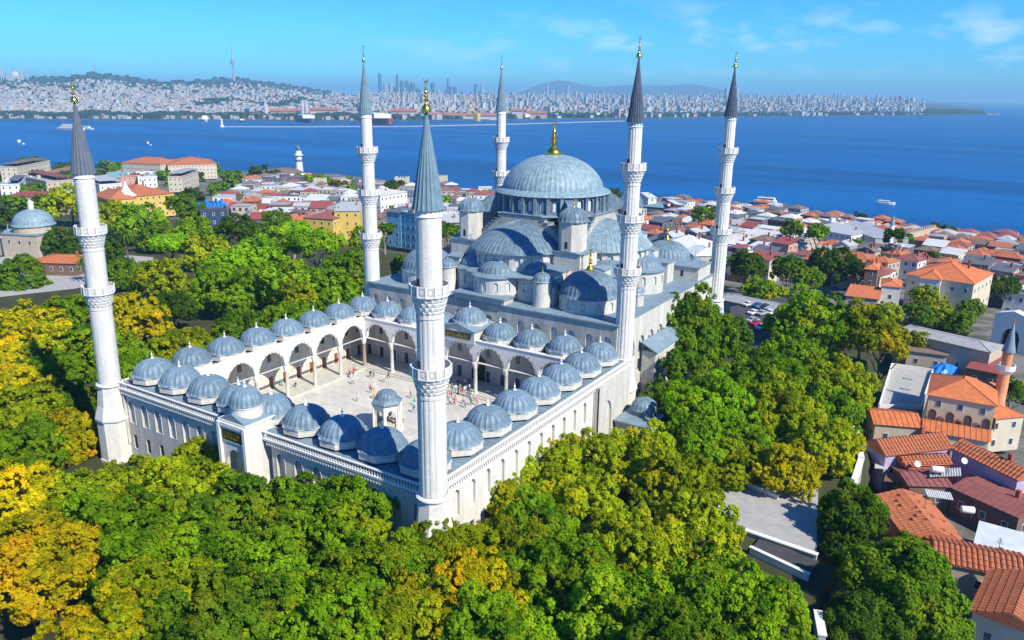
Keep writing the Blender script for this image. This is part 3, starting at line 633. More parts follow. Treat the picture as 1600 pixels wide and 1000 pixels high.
def fountain():
    t = empty('fountain_kiosk', (-29.4, 25.6, FLO), 'small hexagonal ablution fountain kiosk with grey dome in the open courtyard', 'fountain')
    R = 2.55; mb = MB(); lat = MB(); lat2 = MB()
    mb.lathe([(R + .5, 0), (R + .5, .3), (R + .1, .32), (R + .1, .5)], 6); mb.build('step', M['trim'], t)
    mb = MB()
    for i in range(6):
        a0, a1 = PI / 3 * i, PI / 3 * (i + 1); p = Vector((R * cos(a0), R * sin(a0))); q = Vector((R * cos(a1), R * sin(a1))); d = (q - p); L = d.length; d.normalize(); nn = Vector((-d.y, d.x))
        fr = plane_fr(p, d, nn); arch_bay(mb, fr, 0, L, .5, 5.4, L / 2, L / 2 - .38, .5, 3.2, 1.2, 0, .3, q=.6)
        c = MB(); c.tube((p.x * 1.02, p.y * 1.02, .5), (p.x * 1.02, p.y * 1.02, 5.2), .2, .18, 8); c.build('column', M['trim'], t)
        g = MB(); g.prism_dir([(*(p + d * .4 + nn * .4), .55), (*(q - d * .4 + nn * .4), .55), (*(q - d * .4 + nn * .4), 1.7), (*(p + d * .4 + nn * .4), 1.7)], (0, 0, 0), (nn.x * .06, nn.y * .06, 0)); g.build('marble_screen', M['w_beige'], t)
    mb.build('arcade', M['marble'], t)
    mb = MB(); mb.lathe([(R * .9, 5.3), (R + .35, 5.4), (R + .4, 5.6), (R - .15, 6.1), (R - .55, 6.2)], 6); mb.build('eaves', M['lead'], t)
    mb = MB(); ribbed_dome(mb, 0, 0, 6.1, 1.95, 1.7, 18, 8, .08); mb.build('dome', M['lead'], t, True)
    mb = MB(); mb.lathe([(1.3, .3), (1.3, 1.4), (.9, 1.5)], 12, cap=True); mb.build('basin', M['stone2'], t)
fountain()
# plastered vault ceilings under the portico roof are simple lead-backed slabs
# ---------------------------------------------------------------- prayer hall
HX, HY = -29.4, 84.4
hall = empty('mosque', (HX, HY, -2), 'great domed mosque hall with cascading lead half domes rising behind the arcaded courtyard', 'mosque')
HV = Vector((-HX, -HY, 2))
def HH(mb, name, mats, smooth=False, parent=None):
    return mb.build(name, mats, parent or hall, smooth, loc=None if parent else HV)
def slab_roof(mb, x0, x1, y0, y1, z, t=.25, rise=0.0, axis='x', over=.25):
    x0 -= over; x1 += over; y0 -= over; y1 += over
    if not rise: mb.box(x0, x1, y0, y1, z, z + t); return
    if axis == 'x':
        ym = (y0 + y1) / 2; mb.prism_dir([(x0, y0, z), (x0, y1, z), (x0, y1, z + t), (x0, ym, z + t + rise), (x0, y0, z + t)], (0, 0, 0), (x1 - x0, 0, 0))
    else:
        xm = (x0 + x1) / 2; mb.prism_dir([(x0, y0, z), (x1, y0, z), (x1, y0, z + t), (xm, y0, z + t + rise), (x0, y0, z + t)], (0, 0, 0), (0, y1 - y0, 0))
def hall_build():
    X0, X1, Y0, Y1 = -60.6, 1.6, 55.6, 113.2
    # body walls
    mb = MB(); fr = plane_fr((X0, Y0), (1, 0), (0, 1)); L = X1 - X0; n = 16; w = L / n
    for i in range(n):
        arch_bay(mb, fr, i * w, (i + 1) * w, -2, 18.6, (i + .5) * w, .78, 13.6, 15.3, .95, 0, .6, back=True, q=.5)
    front = HH(mb, 'front_wall', M['stone2'])
    for i in range(n):
        g = arch_infill((i + .5) * w, .75, 13.6, 15.3, .92, fr, .5, q=.5); g.build('window', M['lattice'], front)
    for nm, fr, L in (('side_wall', plane_fr((X1, Y0), (0, 1), (-1, 0)), Y1 - Y0), ('side_wall', plane_fr((X0, Y1), (0, -1), (1, 0)), Y1 - Y0), ('rear_wall', plane_fr((X1, Y1), (-1, 0), (0, -1)), X1 - X0)):
        mb = MB(); n = 12; w = L / n
        for i in range(n): arch_bay(mb, fr, i * w, (i + 1) * w, -2, 18.6, (i + .5) * w, 1.5, 6, 12, 2.0, 0, .5, back=True, q=.5)
        o = HH(mb, nm, M['stone'])
        for i in range(n):
            for zz in (6.6, 10.4): g = arch_infill((i + .5) * w, .7, zz, zz + 1.6, .7, fr, .45, q=.5); g.build('window', M['glass'], o)
    mb = MB(); slab_roof(mb, X0, X1, Y0, Y1, 18.6, .3, over=.3)
    x = X0
    while x < X1: mb.box(x, x + .09, Y0 - .3, Y1 + .2, 18.9, 18.96); x += 1.3
    HH(mb, 'terrace_roof', M['leadroof'])
    mb = MB(); mb.box(-36.2, -23.5, Y0 - .5, Y0 + 3, 18.9, 20.0); mb.cur = 1; mb.box(-36.5, -23.2, Y0 - .8, Y0 + 3.2, 20.0, 20.25); HH(mb, 'raised_parapet', [M['stone2'], M['leadroof']])
    # side gallery (outer right) with arcade
    mb = MB(); mb.box(1.7, 4.6, 68, 108, -2, 10.6); HH(mb, 'side_gallery', M['stone'])
    mb = MB(); mb.prism_dir([(1.65, 67.6, 12.2), (5.1, 67.6, 10.5), (5.1, 67.6, 10.8), (1.65, 67.6, 12.5)], (0, 0, 0), (0, 41, 0)); HH(mb, 'gallery_roof', M['leadroof'])
    # main cube: four great arches with stepped extrados
    s = 13.3; ZT = 35.0
    def grid(cx, cy, h, z0, z1, mm, name):
        mb = MB(); mb.box(cx - h, cx + h, cy - h, cy + h, z0, z1); return HH(mb, name, mm)
    grid(HX, HY, s - .4, 18.9, 30.0, M['stone2'], 'central_block')
    for ang in (0, 1, 2, 3):
        ds = [(1, 0), (0, 1), (-1, 0), (0, -1)][ang]; dd = [(0, 1), (-1, 0), (0, -1), (1, 0)][ang]
        ox, oy = HX - ds[0] * s - dd[0] * s, HY - ds[1] * s - dd[1] * s; fr = plane_fr((ox, oy), ds, dd)
        mb = MB(); mb2 = MB(); steps = 9
        prof = []
        for k in range(steps):
            z = 28.4 + (ZT - 28.4) * ((k + 1) / steps) ** .85; sa = 1.5 + k * .84; prof.append((sa, z))
        poly = [(1.4, 24)]
        zprev = 24
        for sa, z in prof: poly += [(sa, zprev if zprev > 24 else 24), (sa, z)]; zprev = z
        for sa, z in prof[::-1]: poly += [(2 * s - sa, z)] + ([(2 * s - sa, prof[prof.index((sa, z)) - 1][1])] if prof.index((sa, z)) else [])
        poly += [(2 * s - 1.8, 24)]
        # column strips (no concave caps): one box per step
        for k in range(steps):
            sa, z = prof[k]; sb = prof[k + 1][0] if k < steps - 1 else None
            rng_ = [(sa, sb), (2 * s - sb, 2 * s - sa)] if sb else [(sa, 2 * s - sa)]
            for a, b in rng_:
                e = .002 * k
                mb.prism_dir([fr(a, 24, -.3), fr(b, 24, -.3), fr(b, z, -.3), fr(a, z, -.3)], (0, 0, 0), (dd[0] * 2.6, dd[1] * 2.6, 0))
                mb2.prism_dir([fr(a - .14, z, -.5), fr(b + .14, z, -.5), fr(b + .14, z + .2, -.5), fr(a - .14, z + .2, -.5)], (0, 0, 0), (dd[0] * 3, dd[1] * 3, 0))
        w = HH(mb, 'stepped_arch', M['stone2']); mb2.build('coping', M['leadroof'], w)
    # roof of the cube around the drum
    mb = MB(); mb.lathe([(14.9, 34.9), (12.6, 35.3)], 8, HX, HY, a0=PI / 8); HH(mb, 'cube_roof', M['leadroof'])
    # main drum with windows and buttresses
    R = 12.7; n = 28; fr = cyl_fr(HX, HY, R); mb = MB(); per = 2 * PI * R / n
    for i in range(n): arch_bay(mb, fr, i * per, (i + 1) * per, 34.5, 39.4, (i + .5) * per, .72, 35.7, 37.7, .75, 0, .5, back=True, q=.5, n=6)
    dr = HH(mb, 'main_drum', M['lead'])
    for i in range(n):
        g = arch_infill((i + .5) * per, .45, 35.8, 37.6, .5, fr, .42, q=.5); g.build('window', M['lattice'], dr)
        a = i * per / R; k = MB(); c_, s_ = cos(a), sin(a)
        k.prism([(HX + (R - .1) * c_ - .35 * -s_, HY + (R - .1) * s_ - .35 * c_), (HX + (R + .55) * c_ - .35 * -s_, HY + (R + .55) * s_ - .35 * c_), (HX + (R + .55) * c_ + .35 * -s_, HY + (R + .55) * s_ + .35 * c_), (HX + (R - .1) * c_ + .35 * -s_, HY + (R - .1) * s_ + .35 * c_)][::1], 34.6, 38.7)
        k.build('pilaster', M['lead'], dr)
    mb = MB(); ribbed_dome(mb, 0, 0, 0, 11.5, 7.9, 64, 16, .16, .004, kk=2.15); d = mb.build('main_dome', M['leadpale'], hall, True, loc=HV + Vector((HX, HY, 39.3)))
    obj('finial', FIN_BIG, d, (0, 0, 7.75), .7)
    # diagonal flying buttresses at drum corners
    for a in (PI / 4, 3 * PI / 4, 5 * PI / 4, 7 * PI / 4):
        c_, s_ = cos(a), sin(a); k = MB(); t_ = .9
        pl = [(R - .3, 34.6), (R + 4.4, 34.6), (R + 4.4, 36.3), (R + 2.2, 38.0), (R - .3, 38.6)]
        P3 = [(HX + r * c_ + t_ * s_, HY + r * s_ - t_ * c_, z) for r, z in pl]; k.prism_dir(P3, (0, 0, 0), (-2 * t_ * s_, 2 * t_ * c_, 0)); HH(k, 'flying_buttress', M['lead'])
    # half domes, drums, exedrae
    for q in range(4):
        a = -PI / 2 + q * PI / 2; c_, s_ = cos(a), sin(a); cx, cy = HX + c_ * 13.5, HY + s_ * 13.5
        R2 = 10.2; fr = cyl_fr(cx, cy, R2); mb = MB(); n = 13; per = PI * R2 / n; s0 = (a - PI / 2) * R2
        for i in range(n): arch_bay(mb, fr, s0 + i * per, s0 + (i + 1) * per, 22, 28.3, s0 + (i + .5) * per, .68, 25.1, 26.9, .7, 0, .45, back=True, q=.5, n=6)
        dr = HH(mb, 'half_dome_drum', M['stone'])
        for i in range(n): g = arch_infill(s0 + (i + .5) * per, .5, 25.2, 26.8, .55, fr, .38, q=.5, n=5); g.build('window', M['lattice'], dr)
        mb = MB(); ribbed_dome(mb, cx, cy, 28.35, 10.25, 5.6, 30, 12, .06, .012, a0=a - PI / 2, span=PI, kk=1.75); HH(mb, 'half_dome', M['leadpale'] if q % 2 else M['lead'], True)
        # apron roof between half dome drum and the exedrae
        mb = MB(); mb.lathe([(13.2, 23.95), (10.0, 24.75)], 24, cx, cy, a0=a - PI / 2, a1=a + PI / 2); HH(mb, 'apron_roof', M['leadroof'], True)
        for e in (-1, 0, 1):
            b = a + e * math.radians(56); ex, ey = cx + cos(b) * 9.3, cy + sin(b) * 9.3; R3 = 5.1; fr = cyl_fr(ex, ey, R3); mb = MB(); n = 7; span = math.radians(206); per = span * R3 / n; s0 = (b - span / 2) * R3
            for i in range(n): arch_bay(mb, fr, s0 + i * per, s0 + (i + 1) * per, 18.8, 23.7, s0 + (i + .5) * per, .5, 20.9, 22.3, .5, 0, .3, back=True, q=.5, n=5)
            dr = HH(mb, 'exedra_drum', M['stone'])
            for i in range(n): g = arch_infill(s0 + (i + .5) * per, .36, 21, 22.2, .4, fr, .25, q=.5, n=5); g.build('window', M['lattice'], dr)
            mb = MB(); mb.lathe([(5.45, 23.62), (5.5, 23.8), (3.5, 24.4)], 40, ex, ey); mb.build('eaves', M['leadroof'], dr, True)
            mb = MB(); ribbed_dome(mb, ex, ey, 23.95, 3.9, 2.7, 24, 8, .07, .016); HH(mb, 'exedra_dome', M['lead'], True)
        # pier blocks beside each half dome
        for e in (-1, 1):
            px, py = -s_ * e, c_ * e
            def blk(u0, u1, v0, v1, z0, z1, nm='pier_block'):
                xs = [cx + px * u0 + c_ * v0, cx + px * u1 + c_ * v1]; ys = [cy + py * u0 + s_ * v0, cy + py * u1 + s_ * v1]
                mb = MB(); mb.box(min(xs), max(xs), min(ys), max(ys), z0, z1); o = HH(mb, nm, M['stone'])
                mb = MB(); slab_roof(mb, min(xs), max(xs), min(ys), max(ys), z1, .18, .45, 'x' if abs(c_) < .5 else 'y'); mb.build('roof', M['leadroof'], o)
            blk(10.6, 17.0, -3.3 - .005 * e, 3.0, 18.9, 28.6); blk(11.3, 14.6, 3.1, 7.4, 18.9, 25.4); blk(11.8, 14.2, 7.5, 10.0, 18.9, 22.6)
    # weight turrets
    for i, (tx, ty, R4) in enumerate(((13.2, -14.3, 3.0), (-12.9, -14.3, 2.7), (13.2, 14.3, 2.8), (-13.2, 14.3, 2.8))):
        mb = MB(); mb.lathe([(R4, 28.7), (R4, 34.8), (R4 + .18, 34.9), (R4 + .18, 35.15)], 8, HX + tx, HY + ty, a0=PI / 8, cap=True); o = HH(mb, 'turret', M['stone'])
        mb = MB(); mb.box(HX + tx - .3, HX + tx + .3, HY + ty - R4 * .935, HY + ty - R4 * .9, 29.6, 31.0); mb.build('window', M['dark'], o)
        mb = MB(); ribbed_dome(mb, 0, 0, 0, R4 + .05, 2.7, 20, 9, .07, .04, scallop=False); d = mb.build('turret_dome', M['lead'], hall, True, loc=HV + Vector((HX + tx, HY + ty, 35.2))); obj('finial', FIN_SMALL if i else FIN_SMALL, d, (0, 0, 2.6), .7)
    # corner domes with tall gilded finials
    for sx in (-1, 1):
        for sy in (-1, 1):
            x, y = HX + sx * 20.6, HY + sy * 20.4
            mb = MB(); fr = cyl_fr(x, y, 6.0); n = 12; per = 2 * PI * 6.0 / n
            for i in range(n): arch_bay(mb, fr, i * per, (i + 1) * per, 18.85, 21.9, (i + .5) * per, .55, 19.5, 20.6, .6, 0, .3, back=True, q=.5, n=6)
            HH(mb, 'corner_drum', M['stone'])
            mb = MB(); ribbed_dome(mb, 0, 0, 0, 5.75, 4.7, 36, 11, .085, .012); d = mb.build('corner_dome', M['lead'], hall, True, loc=HV + Vector((x, y, 21.95))); obj('finial', FIN_MED, d, (0, 0, 4.55), .7)
    # slender round stair turrets on the terrace, domed
    for x, y, r, h in ((-17.4, 60.0, 1.9, 5.3), (-41.4, 60.0, 1.9, 5.3)):
        mb = MB(); mb.lathe([(r * 1.05, 18.9), (r, 19.5), (r * .93, 18.9 + h - .3), (r * 1.08, 18.9 + h - .1), (r * 1.08, 18.9 + h)], 28, x, y, cap=True); o = HH(mb, 'stair_turret', M['stone'], True)
        mb = MB(); ribbed_dome(mb, 0, 0, 0, r * .98, 1.6, 16, 7, .06, .035); d = mb.build('turret_dome', M['lead'], hall, True, loc=HV + Vector((x, y, 18.9 + h))); obj('finial', FIN_SMALL, d, (0, 0, 1.55), scale=(.7, .7, .6))
    for x, y in ((-1.6, 71.5), (-2.6, 108.2), (-56.5, 73.5), (-56.5, 108)):
        mb = MB(); mb.lathe([(1.5, 18.9), (1.5, 21.2), (1.75, 21.3), (1.75, 21.5), (1.2, 21.8)], 6, x, y, cap=True); o = HH(mb, 'lantern_turret', M['stone'])
        mb = MB(); ribbed_dome(mb, 0, 0, 0, 1.45, 1.3, 12, 6, .06, .03); d = mb.build('turret_dome', M['lead'], hall, True, loc=HV + Vector((x, y, 21.6))); obj('finial', FIN_SMALL, d, (0, 0, 1.2), scale=(.7, .7, .55))
    # side blocks on the right and left terraces
    for (x0, x1, y0, y1, z1, rise) in ((-6.5, 1.4, 99.5, 108.0, 21.8, .9), (-9.5, -3.5, 92.5, 96.5, 23.6, .6), (-9.5, -3.8, 71.8, 75.8, 22.6, .5), (-55, -49.5, 71.8, 76, 22.6, .5), (-55, -48.5, 92, 98, 23.6, .6), (-60, -53, 99, 107, 21.8, .9)):
        mb = MB(); mb.box(x0, x1, y0, y1, 18.9, z1); o = HH(mb, 'stair_block', M['stone'])
        mb = MB(); slab_roof(mb, x0, x1, y0, y1, z1, .2, rise, 'x'); mb.build('roof', M['leadroof'], o)
        mb = MB(); mb.box((x0 + x1) / 2 - .3, (x0 + x1) / 2 + .3, y0 - .03, y0 + .05, 19.6, 21.0); mb.build('window', M['dark'], o)
hall_build()
# outbuilding (small domed ablution block) by the hall side, below the big plane tree
def side_block():
    t = empty('washing_block', (8.4, 54.5, -2), 'low stone washing block with small lead dome in tree shade beside the hall corner', 'annex')
    mb = MB(); mb.box(-3, 3.4, -6, 6, 0, 5.0); mb.build('wall', M['stone2'], t)
    mb = MB(); mb.box(-3.3, 3.7, -6.3, 6.3, 5.0, 5.3); mb.build('roof', M['leadroof'], t)
    mb = MB(); mb.lathe([(2.3, 5.3), (2.3, 6.3)], 12); ribbed_dome(mb, 0, 0, 6.3, 2.4, 2.0, 18, 7); mb.build('dome', M['lead'], t, True)
    mb = MB(); arch_bay(mb, plane_fr((3.45, -5.5), (0, 1), (-1, 0)), 0, 11, 0, 4.9, 5.5, 1.2, 0, 2.2, 1.2, 0, .04, back=True); mb.build('doorway', M['stone'], t)
side_block()
# ---------------------------------------------------------------- trees
def crown_mesh(name, nl, ns, nlf, leaf, shape=(1, 1, .8), lump=(.24, .4), low=-.45, seed=1, up=.0, sr=.1):
    r = np.random.default_rng(seed); sh = np.array(shape)
    d = r.normal(size=(nl * 4, 3)); d /= np.linalg.norm(d, axis=1)[:, None]; d = d[d[:, 2] > low][:nl]; nl = len(d)
    rad = r.uniform(.42, .86, nl)[:, None]; lr = r.uniform(*lump, nl); lc = d * rad * sh
    sdir = r.normal(size=(nl, ns, 3)) + d[:, None] * .9 + np.array([0, 0, .25]); sdir /= np.linalg.norm(sdir, axis=2)[..., None]
    sc = lc[:, None] + sdir * lr[:, None, None] * r.uniform(.75, 1.05, (nl, ns))[..., None]
    ld = r.normal(size=(nl, ns, nlf, 3)); ld /= np.linalg.norm(ld, axis=3)[..., None]
    lp = sc[:, :, None] + ld * (r.uniform(.2, 1, (nl, ns, nlf)) ** .5 * sr)[..., None]
    nn = sdir[:, :, None] * .6 + ld * .9 + r.normal(size=ld.shape) * .4 + np.array([0, 0, .4 + up]); nn /= np.linalg.norm(nn, axis=3)[..., None]
    tint = (r.uniform(0, .4, (nl, 1, 1)) + r.uniform(0, .35, (nl, ns, 1)) + r.uniform(0, .4, (nl, ns, nlf)) - .08).reshape(-1)
    lp = lp.reshape(-1, 3); nn = nn.reshape(-1, 3); N = len(lp)
    a = np.cross(nn, r.normal(size=(N, 3))); a /= np.linalg.norm(a, axis=1)[:, None]; b = np.cross(nn, a)
    s = leaf * r.uniform(.45, 1.5, N)[:, None]
    V = np.stack([lp + a * s * .62, lp + b * s * .45 + nn * s * .08, lp - a * s * .62, lp - b * s * .45 + nn * s * .08], 1).reshape(-1, 3)
    me = bpy.data.meshes.new(name); me.vertices.add(4 * N); me.vertices.foreach_set('co', V.reshape(-1).astype('f4'))
    me.loops.add(4 * N); me.loops.foreach_set('vertex_index', np.arange(4 * N, dtype='i4'))
    me.polygons.add(N); me.polygons.foreach_set('loop_start', np.arange(0, 4 * N, 4, dtype='i4'))
    me.update(calc_edges=True)
    at = me.attributes.new('tint', 'FLOAT', 'FACE'); at.data.foreach_set('value', tint.astype('f4'))
    me.materials.append(LEAF['green']); return me
CR = dict(
    near=[crown_mesh('crown', 66, 24, 36, .036, seed=i, shape=(1, 1, .85), lump=(.15, .30), sr=.055) for i in (1, 2, 3)],
    mid=[crown_mesh('crown', 50, 15, 20, .066, seed=i, shape=(1, 1, .85), lump=(.18, .33), sr=.075) for i in (11, 12, 13)],
    far=[crown_mesh('crown', 26, 9, 12, .14, seed=i, shape=(1, 1, .8), low=-.7) for i in (21, 22)],
    pine=[crown_mesh('crown', 40, 12, 18, .08, seed=31, shape=(1, 1, .42), low=-.2, lump=(.16, .26))],
    cone=[crown_mesh('crown', 60, 10, 14, .085, seed=41, shape=(.5, .5, 1.25), low=-.9, lump=(.16, .26))],
    willow=[crown_mesh('crown', 90, 20, 24, .05, seed=51, shape=(1, 1, .7), low=-.3, lump=(.14, .24))])
def trunk_mesh(seed, pale=False):
    r = random.Random(seed); mb = MB(); pts = [(0, 0, 0), (r.uniform(-.04, .04), r.uniform(-.04, .04), .35), (r.uniform(-.07, .07), r.uniform(-.07, .07), .62)]
    mb.tube(pts[0], pts[1], .052, .036, 9); mb.tube(pts[1], pts[2], .036, .028, 8)
    for k in range(6):
        a = k * 1.05 + r.uniform(-.3, .3); b = pts[1] if k % 2 else pts[2]; e = (b[0] + .24 * cos(a), b[1] + .24 * sin(a), b[2] + r.uniform(.18, .32)); mb.tube(b, e, .022, .012, 6)
        for q in (-.5, .5): mb.tube(e, (e[0] + .14 * cos(a + q), e[1] + .14 * sin(a + q), e[2] + .14), .012, .004, 5)
    return mb.mesh('trunk', M['palebark' if pale else 'bark'], True)
TR = [trunk_mesh(1), trunk_mesh(2, True), trunk_mesh(3)]
def tree(x, y, zt, R, kind, col, label=None, group=None, name='tree', hz=None, z0=None, cat='tree'):
    """crown top at zt, crown radius R"""
    me = random.choice(CR[kind]); vz = {'pine': .5, 'cone': 1.4, 'willow': .8}.get(kind, .95); hz = hz or 1.0
    zc = zt - R * vz * hz; zg = G(x, y) if z0 is None else z0
    t = empty(name, (x, y, zg), label or 'tree', cat, group)
    cr = obj('crown', me, t, (0, 0, zc - zg), random.uniform(0, 6.28), (R, R, R * hz))
    cr.material_slots[0].link = 'OBJECT'; cr.material_slots[0].material = LEAF[col]
    h = max(3, (zc - zg + R * .1) * .95); obj('trunk', random.choice(TR), t, (0, 0, 0), random.uniform(0, 6), (min(h, R * 1.7), min(h, R * 1.7), h))
    return t
def ptree(u, v, zt, R, kind, col, label, **k):
    p = W(u, v, zt); return tree(p.x, p.y, zt, R, kind, col, label, **k)
